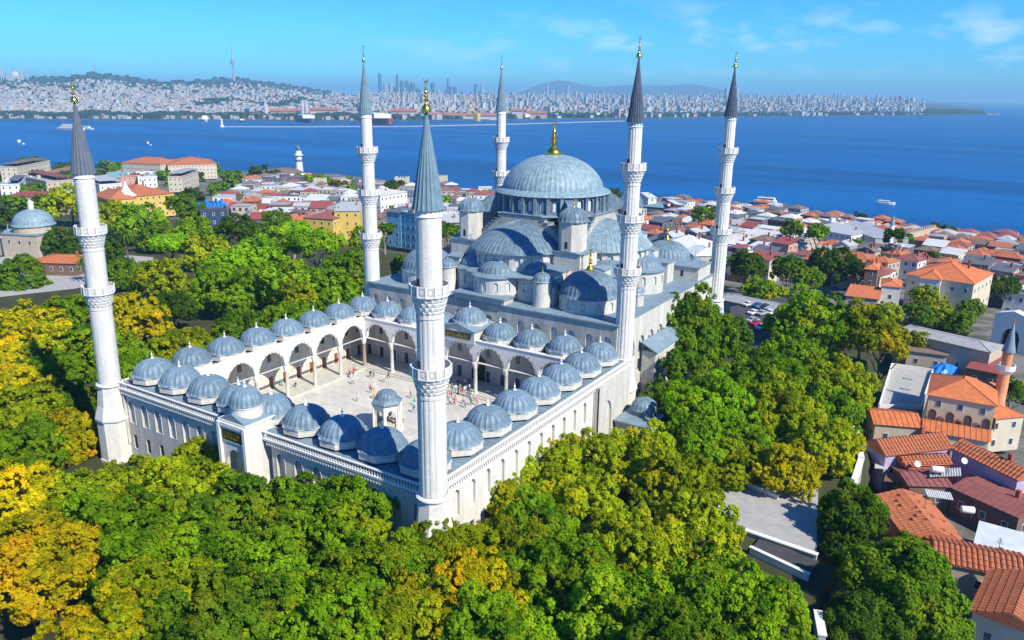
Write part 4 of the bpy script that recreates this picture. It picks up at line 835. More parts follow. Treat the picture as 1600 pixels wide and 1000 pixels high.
# foreground and park trees: pixel of crown top, its height, radius
NEAR = [
    # u, v_top, z_top, R, kind, colour, label
    (40, 470, 13, 8.5, 'mid', 'yellow', 'yellowing plane tree at the left picture edge behind the leftmost minaret'),
    (110, 455, 12, 7, 'mid', 'green', 'green tree just left of the leftmost minaret shaft'),
    (205, 455, 12.5, 7.5, 'near', 'yellow', 'golden yellow plane tree right of the leftmost minaret, outside the courtyard wall'),
    (245, 400, 13, 7.5, 'mid', 'olive', 'olive-yellow tree behind the golden plane, near the plaza'),
    (345, 402, 15, 9.5, 'near', 'green', 'largest green plane tree behind the left arcade domes'),
    (268, 452, 10, 5.0, 'mid', 'dark', 'shaded dark tree between the golden and the large green plane trees'),
    (440, 400, 14, 9, 'mid', 'green', 'dense green plane tree above the third arcade dome'),
    (505, 415, 12, 8, 'mid', 'green', 'green plane tree close to the left hall minaret foot'),
    (400, 365, 14, 9, 'mid', 'bright', 'bright green broad tree in the middle of the park'),
    (490, 358, 15, 9, 'pine', 'bright', 'bright green flat-topped stone pine nearest the yellow hotels'),
    (540, 385, 13, 8, 'mid', 'green', 'green park tree just left of the three-balcony minaret'),
    (320, 360, 12, 8, 'mid', 'olive', 'olive tree in the park behind the largest green plane'),
    (265, 365, 11, 6, 'pine', 'bright', 'small bright umbrella pine beside the plaza palm'),
    (215, 315, 15, 11, 'mid', 'green', 'tall green tree right of the leftmost minaret above the plaza'),
    (165, 310, 15, 10, 'mid', 'olive', 'olive-green tree touching the left minaret below its upper balcony'),
    (105, 285, 17, 12, 'mid', 'olive', 'big olive tree between the domed bathhouse and the left minaret'),
    (285, 300, 15, 9, 'mid', 'deep', 'dark round tree below the yellow mansion'),
    (300, 335, 12, 8, 'mid', 'green', 'round green tree in front of the dark round tree'),
    (368, 332, 14, 7.5, 'mid', 'dark', 'dark conical-topped evergreen below the netted building'),
    (100, 350, 10, 9, 'mid', 'dark', 'dark tree in front of the domed bathhouse'),
    (20, 395, 9, 8, 'mid', 'deep', 'spreading cedar beside the bathhouse at the left edge'),
    (20, 500, 11, 8, 'near', 'yellow', 'bright yellow plane at the left edge beside the leftmost minaret'),
    (75, 540, 8, 7, 'near', 'green', 'shaded green tree at the foot of the leftmost minaret'),
    (35, 600, 9, 7, 'near', 'olive', 'olive-yellow tree at the left edge below the minaret base'),
    (25, 650, 8, 6.5, 'near', 'green', 'green tree at the left edge above the orange one'),
    (95, 640, 6.5, 6.0, 'near', 'yellow', 'yellow-green tree just left of the leftmost minaret base'),
    (100, 740, 9, 6.0, 'near', 'olive', 'yellow-green plane between the orange tree and the front wall'),
    (215, 712, 8.5, 6.3, 'near', 'olive', 'yellow-tinged plane tree before the left front wall'),
    (318, 682, 9.0, 5.3, 'near', 'olive', 'olive plane tree just left of the portal'),
    (160, 760, 12, 7.5, 'near', 'green', 'large green plane tree in the left foreground'),
    (280, 712, 10.5, 6.5, 'near', 'olive', 'mottled yellow-green plane below the portal'),
    (40, 800, 14, 7.0, 'near', 'orange', 'orange autumn tree in the lower left corner'),
    (150, 930, 14, 6, 'near', 'yellow', 'yellow tree at the bottom edge beside the orange one'),
    (362, 742, 11, 6.0, 'near', 'deep', 'dark green foreground plane directly under the portal'),
    (250, 800, 14, 7.5, 'near', 'green', 'big fresh-green plane in the lower left foreground'),
    (455, 748, 11, 6.5, 'near', 'green', 'green plane tree beneath the right front wall'),
    (548, 742, 12, 6.2, 'near', 'green', 'tallest green plane tree along the right front wall'),
    (420, 870, 15, 7.0, 'near', 'green', 'broad green plane at the bottom, left of centre'),
    (590, 830, 14, 6.5, 'near', 'green', 'bright green plane at the bottom just left of the nearest minaret'),
    (690, 805, 10.5, 5.0, 'near', 'olive', 'pale yellow-green tree hiding the nearest minaret foot'),
    (640, 905, 15, 6, 'near', 'olive', 'yellow-green plane at the bottom centre'),
    (745, 860, 13, 5.2, 'near', 'yellow', 'small yellowish tree at the bottom right of the nearest minaret'),
    (860, 690, 8.5, 6.0, 'near', 'olive', 'olive plane tree against the long right wall'),
    (935, 665, 9.5, 6.2, 'near', 'olive', 'olive plane tree at the right wall middle'),
    (1015, 665, 9.5, 6.5, 'near', 'olive', 'yellow-green plane in front of the washing block'),
    (835, 770, 10, 5.5, 'near', 'green', 'green tree below the olive planes right of the nearest minaret'),
    (930, 750, 10, 6.5, 'near', 'olive', 'mottled olive plane in the right centre foreground'),
    (1060, 700, 9.5, 6.0, 'near', 'olive', 'mottled plane tree left of the paved terrace'),
    (870, 835, 14, 6.5, 'near', 'green', 'deep green plane at the bottom right of centre'),
    (1010, 800, 12, 6.5, 'near', 'olive', 'yellow-mottled plane left of the terrace corner'),
    (970, 890, 15, 6.5, 'near', 'green', 'green plane at the bottom edge under the mottled one'),
    (1130, 868, 12, 6.5, 'near', 'green', 'round green tree in front of the terrace steps'),
    (1140, 672, 7, 5.5, 'near', 'olive', 'olive crown overhanging the back left of the terrace'),
    (1042, 590, 8, 4.6, 'near', 'deep', 'shaded crown between the washing block and the fresh green plane'),
    (795, 738, 7.5, 4.6, 'near', 'olive', 'low olive crown touching the right wall nearest the foreground minaret'),
    (1205, 905, 9, 5, 'near', 'green', 'lower green crown right of the round green tree, above the bottom edge'),
    (1090, 640, 10, 6, 'near', 'green', 'green crown below the fresh green plane, left of the terrace'),
    (1330, 830, 2, 4, 'near', 'dark', 'dark crown in the shadow between the street end and the small dense tree'),
    (1078, 445, 20.5, 9.2, 'near', 'deep', 'tallest loose-leaved plane tree covering the right side of the hall'),
    (1052, 500, 13, 5.6, 'near', 'deep', 'lower dark plane crown directly in front of the hall side wall'),
    (1130, 480, 14, 6.5, 'near', 'deep', 'dark plane tree right of the tallest one by the car park'),
    (1110, 580, 13, 7.5, 'near', 'bright', 'fresh green plane below the tallest plane'),
    (1205, 540, 12, 7.5, 'near', 'green', 'mid-green tree below the car park'),
    (1275, 447, 14, 10.0, 'near', 'green', 'huge green and yellow plane tree right of the car park'),
    (1355, 470, 12, 8.5, 'near', 'olive', 'golden-green plane tree beside the bazaar roofs'),
    (1310, 550, 10, 7.5, 'near', 'olive', 'yellowish plane above the pale concrete court'),
    (1225, 590, 11, 7.0, 'near', 'olive', 'yellow-green plane above the paved terrace'),
    (1285, 640, 9, 6.5, 'near', 'olive', 'bright yellow-green plane left of the long tiled roof'),
    (1235, 690, 7, 4.8, 'near', 'yellow', 'yellow-leaved tree shading the terrace'),
    (1180, 620, 8, 6.0, 'near', 'olive', 'yellow-green tree between the terrace and the fresh green plane'),
    (1340, 755, 6.5, 5.2, 'near', 'deep', 'glossy dark green tree between terrace and red roofs'),
    (1420, 835, 3.0, 3.6, 'near', 'deep', 'small dense green tree below the broken tiled roof'),
    (1420, 850, 7.5, 7.2, 'willow', 'deep', 'feathery dark tree in the lower right corner beside the tiled roofs'),
    (1170, 388, 6, 6.5, 'mid', 'dark', 'dark evergreen right of the rightmost minaret'),
    (1235, 395, 5, 6, 'mid', 'deep', 'dark green tree beyond the car park'),
    (1305, 382, 3, 8.5, 'mid', 'dark', 'big black-green tree left of the orange-roofed school'),
    (1265, 415, 3, 5, 'mid', 'green', 'rounded green tree in front of the black-green one'),
    (1345, 405, 1, 5, 'mid', 'dark', 'small black-green tree touching the orange-roofed school'),
    (1452, 445, 2.5, 6.0, 'mid', 'olive', 'olive garden tree in front of the orange-roofed school'),
    (1440, 470, -1, 5.5, 'mid', 'deep', 'leafy bush under the school windows'),
    (1500, 480, -2, 5.5, 'mid', 'deep', 'leafy tree right of the school garden'),
    (1545, 430, 0, 4.5, 'mid', 'dark', 'bluish dark tree at the right of the school'),
    (1575, 430, -1, 4.5, 'mid', 'dark', 'dark tree near the right edge behind the white gate'),
    (1585, 590, -3, 4, 'near', 'deep', 'shaded tree at the right edge below the white gate'),
    (1440, 515, 0, 3.8, 'mid', 'olive', 'thin yellowish tree by the bazaar shed'),
    (635, 395, 8, 4.5, 'mid', 'deep', 'dark garden tree between the two central minarets'),
    (150, 500, 9, 6.5, 'mid', 'green', 'green crown behind the leftmost minaret shaft, below its lower balcony'),
    (90, 590, 7, 6, 'near', 'deep', 'shaded green tree hugging the leftmost minaret base'),
    (60, 500, 10, 7, 'mid', 'olive', 'olive tree between the two yellow trees at the left edge'),
    (5, 560, 10, 7, 'near', 'yellow', 'yellow crown cut by the left picture edge'),
    (15, 720, 11, 6.5, 'near', 'yellow', 'yellow-green crown cut by the left edge above the orange tree'),
    (230, 870, 15, 6.5, 'near', 'olive', 'mottled crown at the bottom between the yellow tree and the broad green plane'),
    (330, 900, 16, 6.5, 'near', 'deep', 'deep green crown at the bottom edge left of the broad green plane'),
    (530, 900, 16, 6, 'near', 'green', 'green crown at the bottom edge below the bright green plane'),
    (760, 930, 15, 6, 'near', 'green', 'green crown at the bottom edge right of centre'),
    (800, 800, 9, 5, 'near', 'olive', 'low olive crown beside the small yellowish tree'),
    (1100, 770, 9, 5.5, 'near', 'olive', 'olive crown beside the terrace wall end'),
    (1060, 940, 16, 5.5, 'near', 'deep', 'dark crown at the bottom edge left of the round green tree'),
    (1170, 660, 6.5, 5, 'near', 'green', 'green crown reaching over the terrace back edge'),
    (1160, 560, 10, 7, 'near', 'green', 'green crown between the fresh green plane and the car park'),
    (1300, 600, 8, 6, 'near', 'green', 'green crown behind the pale precinct wall'),
    (1240, 520, 11, 7, 'near', 'green', 'green crown under the huge plane'),
    (1385, 500, 8, 6, 'near', 'yellow', 'yellow-tipped crown right of the golden-green plane'),
    (1560, 860, -5, 3, 'near', 'deep', 'bush between the tiled roofs'),
    (1445, 925, 2, 6, 'willow', 'deep', 'lower feathery dark crown at the bottom right'),
    (1360, 930, 3, 5, 'willow', 'dark', 'dark shaded crown right of the white boundary wall'),
    (460, 430, 10, 7, 'mid', 'olive', 'olive-green crown above the arcade between two green planes'),
    (180, 400, 9, 6, 'mid', 'deep', 'dark shrubby tree by the plaza lawn'),
    (240, 345, 10, 7, 'mid', 'deep', 'dark crown behind the plaza palm'),
    (150, 365, 9, 7, 'mid', 'dark', 'dark tree behind the upper balcony of the leftmost minaret'),
    (330, 315, 8, 7, 'mid', 'green', 'green crown before the netted building'),
    (430, 325, 9, 7, 'mid', 'deep', 'deep green spreading tree below the small yellow house'),
    (570, 350, 11, 6, 'mid', 'olive', 'olive tree below the yellow hotel'),
    (455, 345, 12, 7, 'pine', 'bright', 'bright pine left of the nearest-hotel pine'),
    (350, 385, 12, 7, 'mid', 'bright', 'bright green crown in the park centre left'),
    (1190, 430, 3, 6, 'mid', 'green', 'lit green tree behind the bazaar range'),
    (1215, 445, 1, 5, 'mid', 'olive', 'olive tree by the bazaar roof'),
    (1390, 470, -1, 4.5, 'mid', 'olive', 'olive shrub before the school porch'),
    (1475, 475, -2, 5, 'mid', 'olive', 'olive bushes before the school windows right side'),
    (1520, 465, -2, 4.5, 'mid', 'deep', 'dark shrub right of the school wall'),
    (1345, 330, -18, 7, 'far', 'dark', 'lone round dark tree on the shoreline'),
    (1475, 347, -17, 10, 'far', 'dark', 'dark round tree at the end of the old sea wall'),
    (1200, 322, -19, 8, 'far', 'deep', 'low seaside tree near the moored ferry'),
    (1165, 340, -18, 6, 'far', 'green', 'green tree amid the seaside roofs right of the last minaret'),
    (960, 292, -12, 7, 'far', 'dark', 'dark tree peeking out right of the great dome'),
    (745, 293, -14, 9, 'far', 'dark', 'dark tree left of the great dome before the sea'),
    (1030, 342, -8, 5.5, 'far', 'dark', 'dark tree among roofs right of the dark-spired minaret'),
]
for (u, v, zt, R, kind, col, lab) in NEAR:
    hz = 1.25 if 'tallest loose' in lab else 1.0
    if u < 1330 and v > 330: R *= 1.16
    ptree(u, v, zt, R, kind, col, lab, hz=hz, group='trees around the mosque', name='plane_tree' if 'plane' in lab else ('pine_tree' if kind == 'pine' else 'tree'))
for (x, y, zt, R_, col, lab) in ((10.8, 69, 12.5, 5.4, 'deep', 'deep green crown hugging the hall side wall beside the right hall minaret'), (12.5, 60, 8, 4.5, 'deep', 'low shaded crown behind the washing block'), (-70, 4, 10, 5.2, 'yellow', 'golden crown nearest the left arcade wall, beside the leftmost minaret'), (-71, 14, 9.5, 5.5, 'deep', 'dark crown against the left arcade wall, second along it'), (-71.5, 24, 12, 6.5, 'green', 'green crown leaning over the left arcade wall midway'),
    (-72, 35, 11.5, 6.2, 'olive', 'olive crown beside the left arcade wall, beyond its middle'), (-72, 46, 11, 6, 'green', 'green crown by the far end of the left arcade wall'), (-82, 10, 12, 7, 'green', 'green crown one row behind the golden crown'), (-84, 22, 13, 7.5, 'olive', 'olive crown one row behind the left arcade wall'), (-84, 38, 13, 7.5, 'deep', 'deep green crown one row behind the arcade midway'), (-85, 52, 12, 7, 'green', 'green crown near the left hall corner')):
    tree(x, y, zt, R_, 'near' if y < 30 else 'mid', col, lab, 'trees around the mosque', 'plane_tree')
# distant park trees to the left and in the town
FT = [(15, 262, 'deep'), (45, 240, 'deep'), (60, 262, 'brown'), (95, 250, 'dark'), (110, 262, 'deep'), (20, 300, 'deep'), (48, 282, 'deep'), (5, 318, 'dark'), (70, 300, 'deep'), (150, 262, 'dark'), (170, 248, 'deep'), (190, 250, 'green'), (215, 256, 'green'),
      (185, 270, 'deep'), (250, 262, 'deep'), (300, 262, 'dark'), (330, 252, 'deep'), (360, 262, 'deep'), (375, 268, 'green'), (405, 255, 'dark'), (425, 262, 'dark'), (480, 270, 'green'), (500, 268, 'green'), (530, 278, 'brown'), (545, 285, 'deep'),
      (615, 278, 'dark'), (690, 300, 'green'), (455, 340, 'deep'), (300, 290, 'dark'), (240, 290, 'olive'), (400, 345, 'deep'), (430, 350, 'deep'), (600, 345, 'deep'), (1240, 340, 'deep'), (1280, 345, 'green'), (1400, 352, 'dark'),
      (1100, 318, 'green'), (700, 345, 'deep'), (720, 352, 'deep'), (1020, 420, 'deep'), (340, 280, 'deep'), (275, 270, 'deep')]
place = ['behind the left minaret', 'near the shoreline', 'by the yellow mansion', 'among the town roofs', 'beside the pink school']
adj = dict(deep='deep green', dark='near-black green', green='mid green', brown='rusty brown-green', olive='olive')
def region(u, v):
    if u < 120: return 'left of the leftmost minaret spire'
    if u < 200: return 'just right of the leftmost minaret spire'
    if u < 350: return 'around the pink barracks by the sea'
    if u < 460: return 'on the shore left of the white lighthouse'
    if u < 560: return 'on the shore right of the white lighthouse'
    if u < 700: return 'between the two central minarets'
    if u < 1000: return 'behind the great dome'
    if u < 1140: return 'between the two right-hand minarets'
    if u < 1300: return 'right of the last minaret'
    return 'among the seaside roofs far right'
for (u, v, c) in FT:
    zt = -2 - 20 * max(0, (330 - v) / 90) if u > 120 else 2 - 14 * (320 - v) / 90
    zt = max(zt, -22) + 8
    p = W(u, v, zt); d = (p - CAM).length
    tree(p.x, p.y, zt, d * 17 / FPX, 'far', c, f'{"tall" if v < 265 else "rounded"} {adj[c]} tree {region(u, v)}', 'trees among the town roofs')
# palm by the plaza
def palm(u, v, zt, label):
    p = W(u, v, zt); zg = G(p.x, p.y); t = empty('palm_tree', (p.x, p.y, zg), label, 'palm tree'); h = zt - zg
    mb = MB(); mb.tube((0, 0, 0), (0, 0, h), .35, .25, 8); mb.build('trunk', M['bark'], t, True)
    mb = MB()
    for k in range(26):
        a = k * 2.4; e = .8 - (k % 5) * .35; prev = Vector((0, 0, h))
        for s in range(4):
            q = prev + Vector((cos(a) * .8, sin(a) * .8, e - s * .42)); sd = Vector((-sin(a), cos(a), 0)) * (.35 - .06 * s); mb.face(prev - sd, q - sd * .8, q + sd * .8, prev + sd); prev = q
    o = mb.build('crown', LEAF['green'], t)
palm(195, 365, 8, 'slim palm tree standing at the plaza edge right of the minaret'); palm(130, 405, 6, 'short palm half hidden behind the leftmost minaret')

# ---------------------------------------------------------------- plaza, lawn, terrace
def sheet(name, pts, z, material, kind='structure', dz=0.0):
    mb = MB(); mb.prism([(p.x, p.y) for p in pts], z - .3, z); return tag(mb.build(name, material), kind=kind)
sheet('plaza', [W(-60, 470, -1.9), W(-40, 405, -1.9), W(120, 392, -1.9), W(240, 402, -1.9), W(235, 418, -1.9), W(120, 450, -1.9)][::-1], -1.88, M['paving'])
sheet('lawn', [W(165, 425, -1.85), W(200, 418, -1.85), W(230, 418, -1.85), W(190, 440, -1.85)][::-1], -1.8, M['grass'])
sheet('lawn', [W(515, 472, -1.85), W(530, 440, -1.85), W(600, 445, -1.85), W(590, 480, -1.85)][::-1], -1.8, M['grass'])
TZ = -2.6 + .9
sheet('terrace', [W(1085, 690, TZ), W(1280, 700, TZ), W(1276, 868, TZ), W(1112, 812, TZ)][::-1], TZ, M['paving'])
sheet('car_park', [W(1140, 480, -2.2), W(1245, 460, -2.2), W(1260, 560, -2.2), W(1150, 560, -2.2)][::-1], -2.1, M['asphalt'])
sheet('street', [W(1190, 840, TZ - .05), W(1278, 880, TZ - .05), W(1262, 905, TZ - .05), W(1170, 862, TZ - .05)][::-1], TZ + .2, M['asphalt'])
def low_wall(name, a, b, z0, z1, t, material, label, cat='wall', cap=None):
    a, b = Vector((a[0], a[1], 0)), Vector((b[0], b[1], 0)); d = (b - a); L = d.length; ang = math.atan2(d.y, d.x)
    e = empty(name, (a.x, a.y, z0), label, cat, rotz=ang); mb = MB(); mb.box(0, L, -t / 2, t / 2, 0, z1 - z0); mb.build('wall_body', material, e)
    mb = MB(); mb.box(-.1, L + .1, -t / 2 - .12, t / 2 + .12, z1 - z0, z1 - z0 + .18); mb.build('coping', cap or M['trim'], e); return e
a = W(1112, 815, TZ); b = W(1276, 872, TZ); low_wall('terrace_wall', a, b, -2.4, TZ + .5, .6, M['concrete'], 'pale parapet wall along the front edge of the paved terrace')
a = W(1172, 862, TZ); b = W(1263, 905, TZ); low_wall('street_wall', a, b, -2.4, TZ + .7, .4, M['trim'], 'thin white kerb wall below the dark street strip at the terrace foot')
a = W(1168, 760, TZ); b = W(1216, 780, TZ); low_wall('planter_wall', a, b, -2.2, TZ + .6, .4, M['trim'], 'short white planter wall on the terrace under the trees')
a = W(1168, 760, TZ); b = W(1176, 742, TZ); low_wall('planter_wall', a, b, -2.2, TZ + .6, .4, M['trim'], 'white planter wall end turning back towards the trees on the terrace')
for (p, q, lb) in (((1284, 1000), (1277, 962), 'white boundary wall running down the bottom edge right of the round green tree'), ((1345, 720), (1322, 600), 'tall pale precinct wall between terrace trees and tiled roofs'), ((1333, 760), (1345, 722), 'low end of the precinct wall above the glossy green tree')):
    a = W(*p, -1.0); b = W(*q, -1.0); low_wall('boundary_wall', (a.x, a.y), (b.x, b.y), -12, -.4, .8, M['concrete'], lb)
a = W(1075, 452, 1.0); b = W(1600, 560, 1.0)
# ---------------------------------------------------------------- houses
WIN = None
def win_mesh():
    mb = MB(); mb.box(-.5, .5, -.06, .0, -.5, .5); mb.cur = 1; mb.box(-.40, .40, -.085, -.062, -.42, .42); return mb.mesh('window', [M['w_white'], M['glass']])
WIN = win_mesh()
def win_mesh2():
    mb = MB(); mb.box(-.5, .5, -.05, .0, -.5, .5); return mb.mesh('window', [M['glass']])
WIN2 = win_mesh2()
def roof_mb(w, d, kind, rise, over=.4):
    mb = MB(); x, y = w / 2 + over, d / 2 + over
    if kind == 'flat':
        mb.box(-w / 2 - .15, w / 2 + .15, -d / 2 - .15, d / 2 + .15, 0, .25)
    elif kind == 'hip':
        r = max(0, (max(w, d) - min(w, d)) / 2)
        A, B = ((-r, 0, rise), (r, 0, rise)) if w >= d else ((0, -r, rise), (0, r, rise))
        v = [(-x, -y, 0), (x, -y, 0), (x, y, 0), (-x, y, 0), A, B]
        f = [(0, 1, 5, 4), (1, 2, 5), (2, 3, 4, 5), (3, 0, 4)] if w >= d else [(0, 1, 4), (1, 2, 5, 4), (2, 3, 5), (3, 0, 4, 5)]
        mb.add(v, f + [(0, 3, 2, 1)])
        for p, q in ((0, 4), (3, 4 if w >= d else 5), (1, 5 if w >= d else 4), (2, 5), (4, 5)):
            if (Vector(v[p]) - Vector(v[q])).length > .1: mb.tube(v[p], v[q], .13, .13, 5)
    elif kind in ('gable', 'gablew'):
        if w >= d or kind == 'gablew': mb.prism_dir([(-x, -y, 0), (-x, y, 0), (-x, 0, rise)], (0, 0, 0), (2 * x, 0, 0))
        else: mb.prism_dir([(-x, -y, 0), (x, -y, 0), (0, -y, rise)], (0, 0, 0), (0, 2 * y, 0))
    elif kind == 'shed':
        mb.prism_dir([(-x, -y, 0), (x, -y, 0), (x, -y, .15), (-x, -y, .15)], (0, 0, 0), (0, 2 * y, rise))
    return mb
def house(name, label, cx, cy, rot, w, d, z0, ze, roof, rise, wm, rm, storeys=None, group=None, cat='house', fine=True, wsp=3.2, wsz=(1.1, 1.5), parapet=False, extras=True, sides=2):
    e = empty(name, (cx, cy, z0), label, cat, group, rot); h = ze - z0
    mb = MB(); mb.box(-w / 2, w / 2, -d / 2, d / 2, 0, h); mb.build('wall', M['w_' + wm], e)
    o = roof_mb(w, d, roof, rise).build('roof', M['r_' + rm] if isinstance(rm, str) else rm, e); o.location = (0, 0, h + .003)
    if roof == 'flat' and fine:
        mb = MB(); a, b = w / 2 + .15, d / 2 + .15
        for bx in ((-a, a, -b, -b + .25), (-a, a, b - .25, b), (-a, -a + .25, -b + .252, b - .252), (a - .25, a, -b + .252, b - .252)): mb.box(*bx, h + .26, h + .9)
        mb.build('parapet', M['w_' + wm], e)
    storeys = storeys or max(1, int(h / 3.1)); wmh = WIN if fine else WIN2
    for side in range(4):
        a = rot + side * PI / 2; nx, ny = sin(a), -cos(a)
        if nx * (CAM.x - cx) + ny * (CAM.y - cy) <= 0: continue
        L = w if side % 2 == 0 else d; off = (d if side % 2 == 0 else w) / 2; n = max(1, int(L / wsp))
        for s in range(storeys):
            for i in range(n):
                px = -L / 2 + (i + .5) * L / n; c_, s_ = cos(side * PI / 2), sin(side * PI / 2)
                q = obj('window', wmh, e, (px * c_ + off * s_, px * s_ - off * c_, h * (s + .55) / storeys), side * PI / 2, (wsz[0], 1, wsz[1]))
    if extras and fine:
        if roof != 'flat':
            mb = MB(); mb.box(-.35, .35, -.35, .35, 0, rise + 1.2); q = mb.build('chimney', M['w_brick'], e, loc=(w * .22, d * .12, h + .1))
        else:
            mb = MB(); mb.lathe([(.55, 0), (.6, .1), (.6, 1.1), (.3, 1.35)], 8, cap=True); mb.build('water_tank', M['w_white'], e, loc=(w * .2, d * .2, h + .26)); mb = MB(); mb.box(-1.2, 1.2, -1, 1, 0, 2.2); mb.build('stair_head', M['w_' + wm], e, loc=(-w * .2, 0, h + .26))
            mb = MB()
            for k in range(9):
                mb.cur = k % 4; cx_, cy_ = random.uniform(-w * .42, w * .42), random.uniform(-d * .42, d * .42); sx_, sy_, sz_ = random.uniform(.3, 1.1), random.uniform(.3, 1.0), random.uniform(.5, 1.8); mb.box(cx_ - sx_, cx_ + sx_, cy_ - sy_, cy_ + sy_, h + .26 + .003 * k, h + .26 + sz_)
            mb.cur = 3; mb.tube((w * .3, -d * .3, h), (w * .3, -d * .3, h + 3.6), .06, .05, 4); mb.build('rooftop_units', [M['w_slate'], M['w_white'], M['w_brown'], M['w_grey']], e)['kind'] = 'stuff'
            if random.random() < .5:
                mb = MB(); a, b = w * .46, d * .46; k_ = random.choice([0, 1]); x0 = -a if k_ else -a * .1
                for px in (x0, a): 
                    for py in (-b, b): mb.box(px - .1, px + .1, py - .1, py + .1, h + .26, h + 2.7)
                mb.build('terrace_post', M['w_slate'], e); mb = MB(); mb.box(x0 - .3, a + .3, -b - .3, b + .3, h + 2.75, h + 2.9); mb.build('terrace_canopy', M['r_' + random.choice(['sheet', 'whiteroof', 'flat', 'slateroof', 'redmetal', 'sheet', 'brownroof'])], e)
    return e
def house_px(name, label, A, B, D, zt, z0, **k):
    """eave corners in the survey: A near-left, B near-right, D far-left"""
    a, b, d_ = W(*A, zt), W(*B, zt), W(*D, zt); ux = b - a; w = ux.length; ux.normalize(); vy = Vector((-ux.y, ux.x, 0)); dd = abs((d_ - a).dot(vy)); c = a + ux * w / 2 + vy * dd / 2
    return house(name, label, c.x, c.y, math.atan2(ux.y, ux.x), w, dd, z0, zt, **k)
T = math.atan2
LM = []   # (x, y, r) kept free of generic houses
def keep(e, r): LM.append((e.location.x, e.location.y, r)); return e
def gz(p): return G(p.x, p.y)
def tiles(e, w, d, rise, h, over=.4, ridge_w=False, pitch=.72, length=.95, miss=0.0, mat_=None, name='tile'):
    """barrel tiles laid one by one on a gable roof whose ridge runs along the long side"""
    mb = MB(); r = pitch * .46; n = 5
    for k in range(n):
        a, b = PI * k / n, PI * (k + 1) / n; zt = .05
        p = lambda ang, y, rr: (rr * cos(ang), y, rr * .62 * sin(ang) + (zt if y < 0 else 0))
        mb.face(p(a, -length / 2, r), p(a, length / 2, r * .92), p(b, length / 2, r * .92), p(b, -length / 2, r)); mb.face(p(a, -length / 2, r), p(b, -length / 2, r), p(b, -length / 2, r * .8), p(a, -length / 2, r * .8))
    me = mb.mesh('tile', mat_ or M['r_tile']); cnt = 0
    swap = w < d and not ridge_w; L = (d if swap else w) + 2 * over; half = (w if swap else d) / 2 + over; sl = math.hypot(half, rise); ang = math.atan2(rise, half)
    nx, ny = int(L / pitch), max(1, int(sl / (length * .92)))
    for side in (0, 1):
        rz = (PI / 2 if swap else 0) + side * PI
        for i in range(nx):
            for j in range(ny):
                if random.random() < miss or cnt >= 300: continue
                t = (j + .5) / ny; px = -L / 2 + (i + .5) * L / nx; py = -half * (1 - t); pz = rise * t + .05
                mt_ = Matrix.Rotation(rz, 4, 'Z') @ Matrix.Translation((px, py, pz)) @ Matrix.Rotation(ang, 4, 'X') @ Matrix.Rotation(random.uniform(-.03, .03), 4, 'Z')
                o = obj(name, me, e); o.matrix_local = Matrix.Translation((0, 0, h + .003)) @ mt_; cnt += 1
# --- left side landmarks
def bathhouse():
    p = W(60, 397, -2); t = keep(empty('bathhouse', (p.x, p.y, -2), 'old stone bathhouse with one large pale blue dome and lantern at the left', 'bathhouse', rotz=.35), 22); t.scale = (.66, .66, .8)
    mb = MB(); mb.box(-12, 12, -12, 12, 0, 11); mb.build('wall', M['w_beige'], t); mb = MB(); mb.box(-12.5, 12.5, -12.5, 12.5, 11, 11.5); mb.build('roof', M['leadpale'], t)
    mb = MB(); mb.lathe([(11, 11.5), (11, 14.2), (11.5, 14.4), (11.5, 14.8)], 16); mb.build('drum', M['w_beige'], t)
    mb = MB(); ribbed_dome(mb, 0, 0, 14.8, 10.8, 7.2, 32, 10, .08, .006); mb.build('dome', M['leadpale'], t, True)
    mb = MB(); mb.lathe([(1.5, 21.6), (1.5, 24.8), (1.7, 25), (.1, 26.6)], 8); mb.build('lantern', M['trim'], t)
    for i in range(3): obj('window', WIN, t, (-7 + 7 * i, -12, 7.5), 0, (1.6, 1, 2.2)); obj('window', WIN, t, (12, -7 + 7 * i, 7.5), PI / 2, (1.6, 1, 2.2))
    mb = MB(); mb.box(-22, -12.01, -9, 9, 0, 8.5); mb.build('wing', M['w_beige'], t); mb = MB(); ribbed_dome(mb, -17, 0, 8.6, 4.5, 3.2, 20, 7); mb.build('dome', M['leadpale'], t, True)
bathhouse()
keep(house_px('kiosk', 'long single-storey kiosk with rust-orange awning roof in front of the bathhouse', (40, 410), (118, 412), (52, 396), 2.5, -2, roof='hip', rise=1.2, wm='brown', rm='orange', storeys=1, cat='kiosk'), 20)
keep(house_px('pavilion', 'low building with dark red metal roof at the left edge above the bathhouse', (8, 306), (80, 308), (18, 300), 4, G(-450, 200) - 2, roof='hip', rise=2, wm='beige', rm='redmetal', cat='building'), 26)
keep(house_px('mansion', 'bright yellow mansion with long red hipped roof behind the park trees', (195, 309), (272, 302), (190, 298), 3.5, -9, roof='hip', rise=5, wm='yellow', rm='tile', cat='mansion'), 28)
keep(house_px('mansion_wing', 'yellow wing of the mansion under a red tiled roof with pointed white turret', (172, 313), (212, 310), (170, 303), 3, -9, roof='hip', rise=4, wm='yellow', rm='tile', cat='mansion'), 18)
def turret(u, v):
    p = W(u, v, 6); t = empty('turret', (p.x, p.y, -8), 'small yellow turret with white pointed roof on the mansion corner', 'turret'); mb = MB(); mb.lathe([(4, 0), (4, 12)], 8); mb.build('wall', M['w_yellow'], t); mb = MB(); mb.lathe([(5.3, 12), (3, 14), (1.2, 17), (.1, 20)], 8); mb.build('roof', M['w_white'], t)
turret(197, 300)
keep(house_px('barracks', 'long pink-roofed cream barracks near the sea, right half', (262, 258), (338, 256), (258, 251), -8, -22, roof='hip', rise=5, wm='cream', rm='tile', cat='building'), 40)
